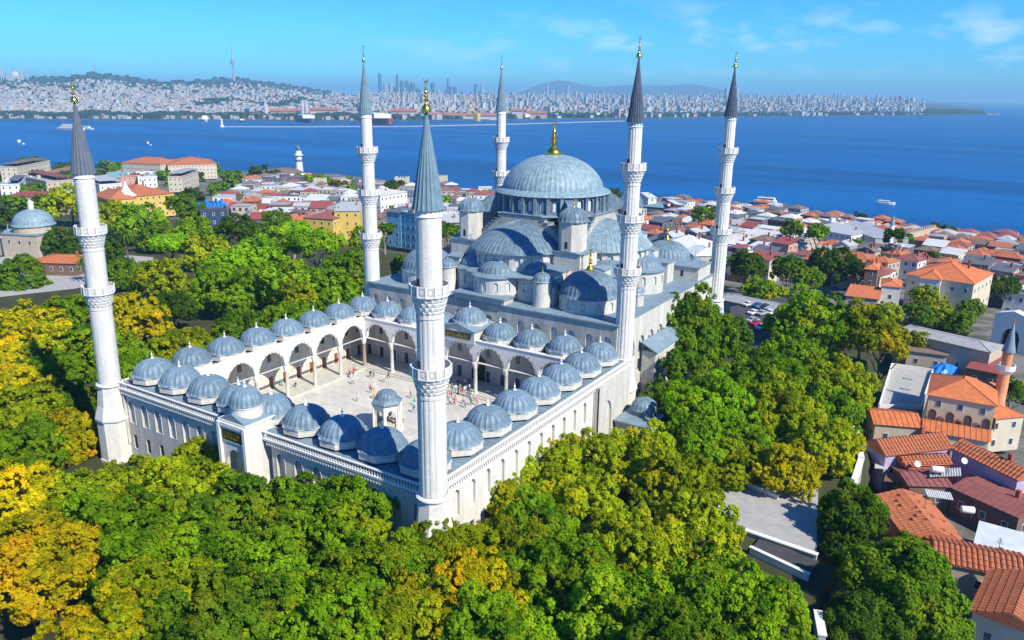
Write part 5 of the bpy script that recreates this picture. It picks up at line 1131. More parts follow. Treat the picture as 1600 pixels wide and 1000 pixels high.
keep(house_px('barracks', 'shorter pink-roofed cream barracks left of the long one', (190, 254), (250, 257), (196, 249), -8, -22, roof='hip', rise=5, wm='cream', rm='tile', cat='building'), 35)
keep(house_px('school', 'red and white school building in front of the barracks', (148, 279), (180, 279), (150, 270), -3, -16, roof='hip', rise=3, wm='pink', rm='teal', cat='building'), 20)
keep(house_px('house', 'pink-walled house left of the yellow mansion', (182, 277), (222, 275), (184, 270), -3, -16, roof='flat', rise=1, wm='pink', rm='redmetal'), 18)
keep(house_px('keeper_house', 'long white keeper house with terracotta roof below the lighthouse', (420, 272), (478, 270), (416, 266), -17, -26, roof='hip', rise=4, wm='white', rm='brownroof', cat='house'), 26)
for (A, B, D, wm, rm, rf, lb) in (((0, 262), (26, 262), (4, 252), 'cream', 'flat', 'flat', 'cream cube building at the left edge above the trees'), ((0, 290), (30, 289), (2, 281), 'white', 'teal', 'flat', 'white low building with bluish roof at the left edge'),
    ((72, 285), (115, 282), (74, 272), 'beige', 'flat', 'flat', 'sand-coloured block left of the leftmost minaret'), ((70, 270), (88, 270), (72, 262), 'beige', 'brownroof', 'hip', 'small beige house among the trees left of the leftmost minaret'),
    ((155, 290), (190, 288), (158, 280), 'white', 'sheet', 'flat', 'white flat-roofed building just right of the leftmost minaret'), ((215, 278), (245, 277), (216, 270), 'white', 'sheet', 'flat', 'white concrete block between the pink house and the trees'),
    ((262, 277), (284, 277), (262, 268), 'cream', 'brownroof', 'flat', 'cream square tower block right of the seaside barracks')):
    keep(house_px('house', lb, A, B, D, -3 if A[0] > 40 else 2, -14, roof=rf, rise=2, wm=wm, rm=rm), 14)
keep(house_px('hotel', 'yellow hotel with rows of windows under a pale sheet roof beside the minaret', (522, 330), (562, 330), (516, 318), 7, -9, roof='shed', rise=.8, wm='yellow', rm='sheet', storeys=4, cat='hotel'), 16)
keep(house_px('hotel', 'yellow gabled guest house with red-brown roof left of the yellow hotel', (474, 340), (520, 343), (472, 328), 4, -9, roof='hip', rise=2.5, wm='yellow', rm='darkred', storeys=3, cat='hotel'), 14)
keep(house_px('hotel', 'small yellow house with ochre walls at the park edge', (425, 345), (458, 348), (428, 335), 2, -9, roof='hip', rise=2.5, wm='yellow', rm='tile', storeys=2, cat='house'), 12)
t_ = keep(house_px('scaffolded_building', 'building wrapped in dark blue scaffold netting with a bright blue covering', (312, 330), (354, 328), (318, 318), 7, -8, roof='flat', rise=1, wm='navy', rm='slateroof', cat='building', extras=False), 16)
mb = MB(); 
for k in range(9): mb.box(-7 + k * 1.6, -5.6 + k * 1.6, -3, 4 - (k % 3), 15.3, 16.2 + .5 * (k % 4)); 
mb.build('blue_tarpaulin', M['bluetarp'], t_)
keep(house_px('town_house', 'sky-blue timber town house with white windows, left of the nearest spire', (604, 330), (626, 333), (602, 322), 8, -8, roof='hip', rise=2, wm='blue', rm='slateroof', storeys=4, cat='house'), 9)
keep(house_px('town_house', 'deep blue timber town house touching the nearest minaret spire', (627, 333), (651, 337), (626, 325), 8, -8, roof='flat', rise=2, wm='blue', rm='slateroof', storeys=4, cat='house'), 9)
keep(house_px('hotel', 'long white hotel terrace with glass front between the two central minarets', (594, 306), (636, 300), (590, 298), 2, -12, roof='shed', rise=.8, wm='white', rm='whiteroof', storeys=3, cat='hotel'), 18)
# crenellated towers of the sea wall
def wall_tower(u, v, w, label):
    p = W(u, v, -12); t = keep(empty('wall_tower', (p.x, p.y, -30), label, 'tower', 'towers of the old sea wall', rotz=.5), 9); mb = MB(); mb.box(-w, w, -w, w, 0, 18); mb.build('wall', M['w_cream'], t); mb = MB()
    for s in range(4):
        for k in range(5):
            q = -w + .5 + k * (2 * w - 1) / 4; x, y = ((q, -w + .35), (q, w - .35), (-w + .35, q), (w - .35, q))[s]; mb.box(x - .35, x + .35, y - .35, y + .35, 18.002, 19.6)
    mb.build('battlement', M['w_cream'], t)
wall_tower(628, 279, 5.5, 'cream battlemented tower of the old sea wall, left of the nearest spire')
wall_tower(691, 277, 4.2, 'cream battlemented tower of the old sea wall, right of the nearest spire')
wall_tower(500, 281, 4.5, 'square battlemented tower left of the three-balcony minaret near the lighthouse')
def lighthouse():
    p = W(468, 268, -24); t = empty('lighthouse', (p.x, p.y, -26), 'white lighthouse with dark band standing on the shore above the red roofs', 'lighthouse'); mb = MB()
    mb.lathe([(4.2, 0), (3.6, 12), (3.2, 18), (4.8, 19), (5, 20.2), (3.4, 20.4), (3.2, 24)], 14); mb.build('tower', M['w_white'], t, True); mb = MB(); mb.lathe([(3.62, 12.5), (3.5, 15)], 14); mb.build('band', M['w_slate'], t)
    mb = MB(); mb.lathe([(2.4, 24), (2.4, 27), (2.8, 27.2), (1.2, 29), (.3, 30), (.1, 32)], 12); mb.build('lantern', M['w_slate'], t); keep(t, 20)
lighthouse()
# --- right side landmarks
keep(house_px('school', 'large two-storey school with bright orange hipped roof beside the garden trees', (1418, 428), (1522, 444), (1376, 402), 1.5, -10.5, roof='hip', rise=4, wm='cream', rm='orange', storeys=2, cat='school', wsp=4), 26)
keep(house_px('school_porch', 'projecting porch of the orange-roofed school with its own small gable', (1438, 434), (1470, 438), (1440, 425), 1.7, -10, roof='hip', rise=2, wm='white', rm='orange', storeys=2, cat='porch', extras=False), 10)
keep(house_px('annex', 'narrow annex tower with orange roof left of the school', (1378, 446), (1408, 449), (1380, 436), -1, -9, roof='hip', rise=1.2, wm='white', rm='orange', storeys=1, cat='annex', extras=False), 8)
keep(house_px('annex', 'low lean-to with rust-orange roof in front of the school annex', (1322, 462), (1372, 468), (1330, 448), -3.5, -8, roof='shed', rise=.8, wm='beige', rm='orange', storeys=1, cat='annex', extras=False), 10)
keep(house_px('house', 'dark timber house with orange roof behind the school annex', (1352, 420), (1372, 422), (1354, 410), 1, -9, roof='hip', rise=1.5, wm='brown', rm='orange'), 8)
def bazaar():
    z = -1.5
    for i, (p, q, lb, rm) in enumerate((((1128, 462), (1260, 488), 'grey roofed bazaar range behind the parked cars', 'flat'), ((1264, 489), (1330, 502), 'grey roofed bazaar range hidden among the plane trees', 'flat'), ((1412, 512), (1558, 545), 'grey lead-roofed bazaar range running to the white gate', 'flat'))):
        a, b = W(*p, z), W(*q, z); d = b - a; L = d.length; c = (a + b) / 2
        keep(house('bazaar_range', lb, c.x, c.y, math.atan2(d.y, d.x), L, 9, G(c.x, c.y) - 1, z, 'hip', 1.0, 'stone' if False else 'beige', 'flat', storeys=1, cat='bazaar', extras=False, wsp=4), 12)
bazaar()
keep(house_px('market_shed', 'market shed with rust-brown roof below the bazaar range', (1418, 548), (1480, 556), (1428, 533), -4.5, -10, roof='shed', rise=.4, wm='beige', rm='brownroof', storeys=1, cat='shed', extras=False), 8)
keep(house_px('market_shed', 'market shed with pale green roof beside the rust-brown one', (1484, 552), (1520, 558), (1488, 538), -4.5, -10, roof='shed', rise=.4, wm='beige', rm='greenroof', storeys=1, cat='shed', extras=False), 8)
keep(house_px('market_shed', 'market shed with dark red roof at the right edge above the brick minaret', (1512, 575), (1562, 585), (1520, 545), -5, -10, roof='shed', rise=.4, wm='brown', rm='redmetal', storeys=1, cat='shed', extras=False), 8)
house_px('awning', 'row of white awnings under the bazaar range', (1445, 545), (1490, 552), (1448, 532), -6, -10, roof='flat', rise=.4, wm='beige', rm='whiteroof', storeys=1, cat='awning', extras=False)
def gate():
    p = W(1578, 528, -6); t = keep(empty('gate', (p.x, p.y, -10), 'white stone gateway with dark arch at the right edge', 'gate', rotz=-.35), 8); mb = MB()
    arch_bay(mb, plane_fr((-5, 0), (1, 0), (0, 1)), 0, 10, 0, 10, 5, 2.4, 0, 4.2, 2.6, 0, 2.4, n=10); mb.face((-5, 0, 0), (-5, 2.4, 0), (-5, 2.4, 10), (-5, 0, 10)); mb.face((5, 0, 0), (5, 2.4, 0), (5, 2.4, 10), (5, 0, 10)); mb.build('wall', M['trim'], t)
    mb = MB(); mb.prism_dir([(-5.5, -.4, 10), (5.5, -.4, 10), (4, -.4, 10.8), (0, -.4, 12), (-4, -.4, 10.8)], (0, 0, 0), (0, 3.2, 0)); mb.build('coping', M['trim'], t); mb = MB(); mb.box(-2.4, 2.4, 2.0, 2.2, 0, 6.6); mb.build('door', M['dark'], t)
gate()
def small_mosque():
    e = house_px('small_mosque', 'small cream mosque with bright orange hipped roof and arched windows on the right', (1452, 616), (1556, 634), (1458, 585), 1.5, -9.5, roof='hip', rise=2.6, wm='cream', rm='orange', storeys=0, cat='mosque', extras=False); keep(e, 14)
    b = e.children[0].dimensions if False else None
    w = max(v.co.x for v in e.children[0].data.vertices) * 2; d = max(v.co.y for v in e.children[0].data.vertices) * 2
    for side, L, off in ((0, w, d / 2), (1, d, w / 2)):
        for i in range(4):
            px = -L / 2 + (i + .5) * L / 4; k = arch_infill(0, .8, 0, 2.2, .8, plane_fr((0, 0), (1, 0), (0, 1)), -.03); k.cur = 1
            A = [( -.8, 0)] + arch_pts(0, .8, 2.2, .8, 8) + [(.8, 0)]
            for a, b2 in zip(A[:-1], A[1:]): k.tube((a[0], -.05, a[1]), (b2[0], -.05, b2[1]), .1, .1, 4)
            c_, s_ = cos(side * PI / 2), sin(side * PI / 2); k.build('window', [M['glass'], M['w_ochre']], e, loc=(px * c_ + off * s_, px * s_ - off * c_, 5.2)).rotation_euler = (0, 0, side * PI / 2)
    p = W(1558, 640, -3); t = keep(empty('brick_minaret', (p.x, p.y, -9.5), 'orange brick minaret with one balcony and grey cone beside the small mosque', 'minaret'), 4)
    mb = MB(); mb.lathe([(1.9, 0), (1.9, 6), (1.15, 8.2), (1.1, 15.6)], 16); mb.build('shaft', M['w_peach'], t, True); mb = MB(); mb.lathe([(1.1, 14.6), (1.8, 15.6), (1.85, 15.6), (1.85, 16.7), (1.7, 16.7), (1.7, 15.9), (.9, 15.9)], 16); mb.build('balcony', M['w_white'], t)
    mb = MB(); mb.lathe([(.98, 15.9), (.98, 19.6)], 16); mb.build('shaft', M['w_peach'], t, True); mb = MB(); mb.lathe([(1.3, 19.5), (.8, 21.6), (.08, 26)], 16); mb.build('spire', M['leadroof'], t, True); mb = MB(); mb.lathe([(.12, 25.8), (.25, 26.3), (.08, 26.7), (.04, 27.6)], 6); mb.build('finial', M['gold'], t)
    keep(house_px('mosque_annex', 'low L-shaped annex with orange hipped roof right of the brick minaret base', (1545, 655), (1600, 650), (1540, 628), -2, -9.5, roof='hip', rise=1.6, wm='cream', rm='orange', storeys=2, cat='annex', extras=False), 6)
small_mosque()
def tiled(label, A, B, D, zt, z0, rise, wm, tiles_=True, miss=0.0, rm='tile', rw=False, **k):
    e = keep(house_px('tiled_house', label, A, B, D, zt, z0, roof='gablew' if rw else 'gable', rise=rise, wm=wm, rm=rm, **k), 10)
    wl = [c for c in e.children if c.name.startswith('wall')][0]; w = max(v.co.x for v in wl.data.vertices) * 2; d = max(v.co.y for v in wl.data.vertices) * 2
    if tiles_: tiles(e, w, d, rise, zt - z0, miss=miss, ridge_w=rw)
    else:
        # seams of the metal roof
        mb = MB(); half = min(w, d) / 2 + .4; L = (w if rw else max(w, d)) + .8; n = int(L / 1.0); half = d / 2 + .4 if rw else half
        for s in (-1, 1):
            for i in range(n):
                x = -L / 2 + (i + .5) * L / n
                if w >= d or rw: mb.tube((x, s * half, zt - z0 + .05), (x, 0, zt - z0 + rise + .05), .06, .06, 4)
                else: mb.tube((s * half, x, zt - z0 + .05), (0, x, zt - z0 + rise + .05), .06, .06, 4)
        mb.build('roof_seams', M['r_' + rm], e)
    return e
tiled('lilac-walled house wing under barrel tiles, left part below the small mosque', (1384, 712), (1486, 700), (1382, 690), -3.2, -11, 2.0, 'lilac', storeys=1, rw=True)
tiled('lilac-walled house range under a narrow tiled roof, running to the right edge', (1489, 701), (1590, 750), (1490, 685), -3.2, -11, 1.6, 'lilac', storeys=1, rw=True)
tiled('short barrel-tiled wing with satellite dish in front of the lilac wall', (1416, 728), (1484, 724), (1416, 714), -4.3, -11, 1.1, 'brick', storeys=1, extras=False, rw=True)
tiled('tiled outbuilding with stone wall left of the small mosque', (1368, 662), (1440, 668), (1366, 638), -3.8, -9.5, 1.3, 'beige', tiles_=False, rm='orange', storeys=1, extras=False)
tiled('low tiled range in front of the small mosque', (1444, 672), (1545, 690), (1446, 655), -3.8, -9.5, 1.1, 'cream', tiles_=False, rm='orange', storeys=1, extras=False)
tiled('dark red sheet-metal roof, left half, in front of the short tiled wing', (1422, 758), (1486, 760), (1422, 730), -5.4, -11, .7, 'brown', tiles_=False, rm='darkred', storeys=1, extras=False, rw=True)
tiled('dark red sheet-metal roofed house, right half, in front of the lilac range', (1489, 762), (1592, 808), (1490, 728), -5.4, -11, .8, 'brown', tiles_=False, rm='darkred', storeys=1, rw=True)
tiled('shabby house with broken orange barrel tiles above the dense small tree', (1416, 838), (1500, 842), (1418, 778), -6.2, -11, 1.5, 'brick', miss=.12, storeys=1, extras=False)
e_ = house_px('covered_yard', 'yard covered by pale wrinkled tarpaulin between the tiled roofs at the right edge', (1522, 864), (1604, 888), (1520, 818), -6.8, -11, roof='shed', rise=.5, wm='grey', rm=M['tarp'], storeys=1, cat='shed', extras=False)
tiled('red tiled house at the right edge below the tarpaulin', (1462, 876), (1606, 906), (1466, 842), -5.4, -11, 1.3, 'beige', storeys=1, extras=False)
tiled('nearest red tiled house in the lower right corner', (1520, 955), (1640, 1000), (1535, 888), -4.6, -11, 1.9, 'cream', storeys=1, extras=False)
def concrete_court():
    z = -5; P4 = [W(1372, 638, z), W(1440, 640, z), W(1458, 582, z), W(1392, 572, z)]
    t = empty('concrete_court', (*P4[0].xy, -9), 'pale flat concrete roof court with white edge walls below the plane trees', 'court'); L0 = Vector((P4[0].x, P4[0].y, -9)); q = [p - L0 for p in P4]
    mb = MB(); mb.prism([(p.x, p.y) for p in q], 0, 4); mb.build('slab', M['concrete'], t)
    for i in range(4):
        a, b = q[i], q[(i + 1) % 4]; d = (b - a).normalized(); n_ = Vector((-d.y, d.x, 0)) * .3
        mb = MB(); mb.prism([(a.x, a.y), (b.x, b.y), (b.x + n_.x, b.y + n_.y), (a.x + n_.x, a.y + n_.y)], 4.004, 4.9); mb.build('edge_wall', M['trim'], t)
    for s in (.25, .5, .75): c = q[0].lerp(q[3], s) + Vector((4.5, 0, 0)); mb = MB(); mb.box(c.x - .9, c.x + .9, c.y - .5, c.y + .5, 4.01, 4.35); mb.build('vent', M['w_grey'], t)
concrete_court()
def tarpaulin_heap():
    p = W(1478, 572, -6.5); t = empty('tarpaulin', (p.x, p.y, -9), 'crumpled bright blue tarpaulin heap between the court and the sheds', 'tarpaulin'); mb = MB(); r = random.Random(5); n = 9
    vs = [((i - 4) * .8, (j - 4) * 1.0, max(0, 2.6 - .09 * ((i - 4) ** 2 + (j - 4) ** 2)) + r.uniform(0, .8)) for i in range(n) for j in range(n)]; mb.add(vs, [(i * n + j, (i + 1) * n + j, (i + 1) * n + j + 1, i * n + j + 1) for i in range(n - 1) for j in range(n - 1)]); mb.build('sheet', M['bluetarp'], t)
tarpaulin_heap()
# roof clutter on the near houses
def antenna(u, v, z, label):
    p = W(u, v, z); t = empty('antenna', (p.x, p.y, z - 1.0), label, 'antenna'); mb = MB(); mb.tube((0, 0, 0), (0, 0, 3.2), .05, .04, 5); mb.build('mast', M['iron'], t); mb = MB()
    for k in range(4): mb.tube((-.5 + .08 * k, 0, 2.2 + .25 * k), (.5 - .08 * k, 0, 2.2 + .25 * k), .03, .03, 4)
    mb.build('rods', M['iron'], t)
for a_ in ((1478, 745, -4, 'thin television antenna on the dark red sheet roof'), (1497, 708, -2.6, 'tall thin antenna where the two lilac ranges meet'), (1560, 722, -2.4, 'antenna on the right end of the narrow tiled roof'), (1445, 790, -5, 'antenna on the broken orange tiles'), (1560, 860, -4.4, 'antenna on the red tiled roof below the tarpaulin')): antenna(*a_)
def loose_sheet(A, B, D, z, mname, label):
    a, b, c = W(*A, z), W(*B, z), W(*D, z); t = empty('metal_sheet', (a.x, a.y, z), label, 'sheet'); u_, v_ = b - a, c - a; mb = MB(); n = 12
    for i in range(n):
        p0 = u_ * (i / n); p1 = u_ * ((i + .5) / n); p2 = u_ * ((i + 1) / n); up_ = Vector((0, 0, .12)); mb.face(p0, p1 + up_, p1 + v_ + up_, p0 + v_); mb.face(p1 + up_, p2, p2 + v_, p1 + v_ + up_)
    mb.build('corrugated_sheet', M[mname], t)
loose_sheet((1452, 746), (1502, 744), (1452, 733), -4.5, 'r_sheet', 'grey corrugated sheet lying on the dark red roof by the satellite dishes')
loose_sheet((1448, 776), (1490, 782), (1444, 764), -5.2, 'r_whiteroof', 'pale corrugated sheet between the dark red roof and the broken tiles')
loose_sheet((1366, 732), (1386, 734), (1368, 712), -5.5, 'r_whiteroof', 'pale lean-to sheet left of the lilac wing by the precinct wall')
loose_sheet((1380, 752), (1414, 756), (1384, 738), -6.5, 'r_brownroof', 'brown sheet roof of the small yard left of the dark red roofs')
def dish(u, v, z, label):
    p = W(u, v, z); t = empty('satellite_dish', (p.x, p.y, z - .6), label, 'dish'); mb = MB(); mb.tube((0, 0, 0), (0, 0, .8), .05, .05, 6); mb.build('post', M['iron'], t); mb = MB(); mb.lathe([(.02, 0), (.35, .05), (.6, .2)], 14); o = mb.build('bowl', M['w_white'], t, loc=(0, -.1, .9)); o.rotation_euler = (1.0, 0, .6)
dish(1433, 727, -3.6, 'white satellite dish at the left end of the dark red roof'); dish(1506, 722, -3.6, 'grey satellite dish above the dark red roof near the water tank')
def tank(u, v, z, label):
    p = W(u, v, z); t = empty('water_tank', (p.x, p.y, z - 1.2), label, 'water tank', rotz=.4); mb = MB(); 
    for s in (-.6, .6): mb.box(s - .06, s + .06, -.4, .4, 0, .6)
    mb.build('stand', M['iron'], t); mb = MB(); mb.lathe([(.02, -1), (.55, -1), (.6, -.9), (.6, .9), (.55, 1), (.02, 1)], 14); o = mb.build('tank', M['w_white'], t, True, loc=(0, 0, 1.15)); o.rotation_euler = (0, PI / 2, 0)
tank(1512, 796, -5.2, 'white cylindrical water tank between the broken tiles and the tarpaulin yard')
tank(1465, 733, -3.4, 'long grey-white water heater lying on the dark red roof')
keep(house_px('seaside_hall', 'long seaside hall with grey roof right of the last minaret', (1262, 356), (1330, 368), (1275, 346), -12, -24, roof='shed', rise=1, wm='white', rm='sheet', storeys=3, cat='building'), 30)
keep(house_px('seaside_hall', 'white two-storey seaside block beside the long grey-roofed hall', (1300, 350), (1332, 350), (1296, 344), -14, -26, roof='flat', rise=1, wm='white', rm='sheet', storeys=2, cat='building'), 14)
keep(house_px('railway_shed', 'large grey shed roof before the old sea wall', (1368, 372), (1420, 372), (1330, 352), -12, -24, roof='gable', rise=3, wm='grey', rm='sheet', storeys=1, cat='shed'), 26)
keep(house_px('seaside_restaurant', 'teal-roofed seaside restaurant right of the dark-spired minaret', (1004, 322), (1050, 326), (1002, 314), -14, -26, roof='hip', rise=2, wm='slate', rm='teal', storeys=2, cat='restaurant'), 22)
keep(house_px('brick_house', 'red brick building with tall square chimney by the water', (1048, 326), (1066, 326), (1050, 318), -13, -26, roof='flat', rise=2, wm='brick', rm='redmetal', cat='building'), 12)
keep(house_px('rooftop_pavilion', 'white slatted rooftop pavilion above the teal roof by the sea', (1013, 309), (1026, 309), (1012, 303), -9, -26, roof='shed', rise=1, wm='white', rm='whiteroof', cat='pavilion'), 8)
keep(house_px('tent_hall', 'building with broad cream tent-like roof right of the hall side turrets', (1028, 385), (1100, 392), (1040, 372), 0, -10, roof='hip', rise=4, wm='cream', rm='whiteroof', cat='building'), 18)
keep(house_px('arcaded_house', 'cream arcaded house partly behind the rightmost minaret', (1086, 400), (1135, 400), (1092, 386), 0, -8, roof='hip', rise=2, wm='cream', rm='whiteroof', cat='building'), 12)
a = W(1378, 366, -12); b = W(1462, 352, -14)
def seawall(a, b):
    d = b - a; L = d.length; e = empty('sea_wall', (a.x, a.y, -32), 'weathered pinkish sea wall with battlements near the right shoreline', 'wall', rotz=math.atan2(d.y, d.x)); mb = MB(); mb.box(0, L, -1, 1, 0, 17); mb.build('wall_body', M['w_beige'], e); me = MB(); me.box(-.6, .6, -.9, .9, 0, 1.4); mm = me.mesh('merlon', M['w_beige'])
    n = int(L / 2.6)
    for i in range(n): obj('merlon', mm, e, (1 + i * 2.6, 0, 17.002))
seawall(a, b)
def gm(u, v):
    p = W(u, v, -8); zg = G(p.x, p.y); t = empty('village_minaret', (p.x, p.y, zg), 'small grey-blue minaret among the seaside roofs on the right', 'minaret'); h = -2 - zg
    mb = MB(); mb.lathe([(1.6, 0), (1.3, h - 3), (2.2, h - 2.4), (2.2, h - 1.4), (1.1, h - 1.4), (1.1, h + 1)], 12); mb.build('shaft', M['w_white'], t, True); mb = MB(); mb.lathe([(1.4, h + 1), (.1, h + 6)], 12); mb.build('spire', M['leadroof'], t)
gm(1391, 372)
# --- generic town houses
POLY = [[(338, 352), (352, 300), (395, 277), (455, 276), (560, 285), (640, 288), (775, 300), (775, 345), (700, 365), (655, 372), (600, 352), (520, 345), (440, 352), (400, 350)],
        [(990, 308), (1200, 322), (1340, 338), (1480, 352), (1620, 368), (1620, 470), (1540, 440), (1390, 402), (1360, 425), (1240, 405), (1140, 410), (1080, 412), (1040, 395), (990, 330)]]
def inpoly(x, y, P):
    c = False; j = len(P) - 1
    for i in range(len(P)):
        if (P[i][1] > y) != (P[j][1] > y) and x < (P[j][0] - P[i][0]) * (y - P[i][1]) / (P[j][1] - P[i][1]) + P[i][0]: c = not c
        j = i
    return c
def zone(u, v):
    if u < 430: return 'near the netted building' if v > 310 else 'close to the white lighthouse'
    if u < 515: return 'below the lighthouse' if v < 312 else 'behind the yellow guest house'
    if u < 570: return 'beside the three-balcony minaret' if v > 300 else 'on the shore by the three-balcony minaret'
    if u < 700: return 'behind the nearest spire' if v < 315 else 'above the blue timber houses'
    if u < 800: return 'left of the great dome'
    if u < 1060: return 'right of the great dome'
    if u < 1130: return 'behind the cream tent roof'
    if u < 1200: return 'just right of the rightmost minaret'
    if u < 1300: return 'above the car park trees' if v > 360 else 'by the seaside hall'
    if u < 1400: return 'left of the orange-roofed school' if v > 385 else 'behind the black-green tree'
    if u < 1500: return 'beyond the orange-roofed school'
    return 'at the far right edge'
WM = ['white', 'cream', 'white', 'grey', 'beige', 'pink', 'brown', 'cream', 'grey', 'slate', 'beige', 'slate', 'brown']
RM = {'flat': ['sheet', 'flat', 'whiteroof', 'slateroof', 'flat', 'flat', 'slateroof'], 'hip': ['tile', 'brownroof', 'darkred', 'brownroof', 'tile'], 'gable': ['brownroof', 'darkred', 'sheet', 'tile'], 'shed': ['sheet', 'whiteroof', 'slateroof', 'redmetal']}
RW = dict(sheet='pale sheet-metal', flat='grey', whiteroof='white', slateroof='dark slate', tile='terracotta', brownroof='brown', darkred='dark red', orange='orange', redmetal='red metal')
RK = dict(flat='flat roof', hip='hipped roof', gable='gabled roof', shed='sloping roof')
def town():
    cnt = 0; r = random.Random(11); seen = {}; cand = []
    x = -900
    gx = 10.8
    ny = 0
    for ix in range(int((140 + 760) / gx)):
        for iy in range(38):
            x = -760 + ix * gx + r.uniform(-2.5, 2.5); y = 165 + iy * 11.4 + (5.7 if ix % 2 else 0) + r.uniform(-2.5, 2.5)
            if y > coast_y(x) - 9: continue
            z = G(x, y); u, v = pix((x, y, z + 9))
            if not any(inpoly(u, v, P) for P in POLY): continue
            if any((x - a) ** 2 + (y - b) ** 2 < (c + 5) ** 2 for a, b, c in LM): continue
            cand.append(((x - CAM.x) ** 2 + (y - CAM.y) ** 2, x, y, z, u, v))
    cand.sort(); stuff = {}
    for i, (dd, x, y, z, u, v) in enumerate(cand):
        right = u > 1250
        rf = r.choices(['flat', 'hip', 'gable', 'shed'], [3, 5, 2, 1] if right else [6, 1.8, 1, 2.4])[0]; wm = r.choice(WM); rm = r.choice(RM[rf])
        if right and rf == 'flat' and r.random() < .4: rf = 'hip'; rm = 'tile'
        st = r.choice([2, 3, 3, 4]) if not right else r.choice([2, 2, 3]); w = r.uniform(7.5, 12.5); d = r.uniform(7.5, 11.5); h = st * 3.0 + .6; rot = (.55 if u < 800 else -.25) + r.uniform(-.12, .12)
        if i < 290:
            lab = f'{["", "", "two", "three", "four"][st]}-storey {wm if wm != "slate" else "slate"}-walled house with {RW[rm]} {RK[rf]} {zone(u, v)}'
            house('house', lab, x, y, rot, w, d, z - 2, z + h, rf, r.uniform(1.4, 2.4), wm, rm, storeys=st, group='houses of the waterside town', fine=dd < 420 ** 2, wsp=2.9, extras=True, wsz=(1.35, 1.7))
        else:
            mb = stuff.setdefault((wm, rm, rf), MB()); 
            c_, s_ = cos(rot), sin(rot); Q = [(x + a * c_ - b * s_, y + a * s_ + b * c_) for a, b in ((-w / 2, -d / 2), (w / 2, -d / 2), (w / 2, d / 2), (-w / 2, d / 2))]
            mb.prism(Q, z - 2, z + h); mb.cur = 1; mb.v_ = 0
            ap = (x, y, z + h + (2.2 if rf != 'flat' else .4)); 
            for a, b in zip(Q, Q[1:] + Q[:1]): mb.face((x + (a[0] - x) * 1.05, y + (a[1] - y) * 1.05, z + h + .05), (x + (b[0] - x) * 1.05, y + (b[1] - y) * 1.05, z + h + .05), ap)
            mb.cur = 2
            for (a, b) in ((Q[0], Q[1]), (Q[1], Q[2])):
                a, b = Vector(a), Vector(b); dr = b - a; L = dr.length; dr.normalize(); nn = Vector((dr.y, -dr.x)) * .03
                for k in range(3):
                    for s in range(st):
                        p = a + dr * (L * (k + .5) / 3 - .5) + nn; q = p + dr * 1.0; z_ = z + 1.2 + s * 3
                        mb.face((p.x, p.y, z_), (q.x, q.y, z_), (q.x, q.y, z_ + 1.4), (p.x, p.y, z_ + 1.4))
            mb.cur = 0
    if stuff:
        big = MB(); mats = []; 
        for (wm, rm, rf), mb in stuff.items():
            k = len(mats); mats += [M['w_' + wm], M['r_' + rm], M['glass']]; o = len(big.v); big.v += mb.v; big.f += [tuple(i + o for i in f) for f in mb.f]; big.mi += [m_ + k for m_ in mb.mi]
        tag(big.build('town_houses', mats), 'farthest small houses of the waterside town packed together near the shore', 'houses', kind='stuff')
    print('town', len(cand))
town()
# town greenery
def town_trees():
    r = random.Random(4)
    for k in range(34):
        P = POLY[k % 2]; 
        for _ in range(50):
            u = r.uniform(min(p[0] for p in P), min(1600, max(p[0] for p in P))); v = r.uniform(min(p[1] for p in P), max(p[1] for p in P))
            if inpoly(u, v, P): break
        p = W(u, v, -4 - 16 * max(0, (400 - v) / 110)); z = G(p.x, p.y)
        tree(p.x, p.y, z + r.uniform(9, 13), r.uniform(3, 5), 'far', r.choice(['deep', 'dark', 'green', 'deep']), f'small garden tree between houses {zone(u, v)}', 'trees among the town roofs')
town_trees()
# --- boats
def boat(u, v, L, label, rot=0.0, decks=1, hull='w_white', name='boat', cat='boat'):
    p = W(u, v, -36); t = empty(name, (p.x, p.y, -36), label, cat, rotz=rot); W_ = L * .13
    mb = MB(); st = [(-L / 2, .85, .0), (-L * .3, 1, 0), (L * .2, 1, 0), (L * .4, .6, .3), (L / 2, .03, .8)]; vs = []
    H = L * .06 + .8
    for x, w_, s in st: vs += [(x, -W_ * w_ * .7, -.5), (x, W_ * w_ * .7, -.5), (x, W_ * w_, H + s), (x, -W_ * w_, H + s)]
    fs = [(0, 3, 2, 1), (16, 17, 18, 19)]
    for i in range(4):
        a, b = i * 4, i * 4 + 4; fs += [(a, b, b + 3, a + 3), (a + 1, a + 2, b + 2, b + 1), (a + 3, b + 3, b + 2, a + 2), (a, a + 1, b + 1, b)]
    mb.add(vs, fs); mb.build('hull', M[hull], t); h = H
    for k in range(decks):
        mb = MB(); f = 1 - .22 * k; mb.box(-L * .36 * f, L * .2 * f, -W_ * .8 * f, W_ * .8 * f, h + .003, h + L * .045 + .9); o = mb.build('cabin', M['w_white'], t)
        mb = MB(); 
        for s in (-1, 1): mb.box(-L * .33 * f, L * .17 * f, s * (W_ * .8 * f + .02) - .03, s * (W_ * .8 * f + .02) + .03, h + L * .016 + .3, h + L * .032 + .7)
        mb.build('window_band', M['glass'], o); h += L * .045 + .9
    mb = MB(); mb.tube((-L * .05, 0, h), (-L * .05, 0, h + L * .08 + 1), .2, .1, 5); mb.build('mast', M['iron'], t); 
    return t
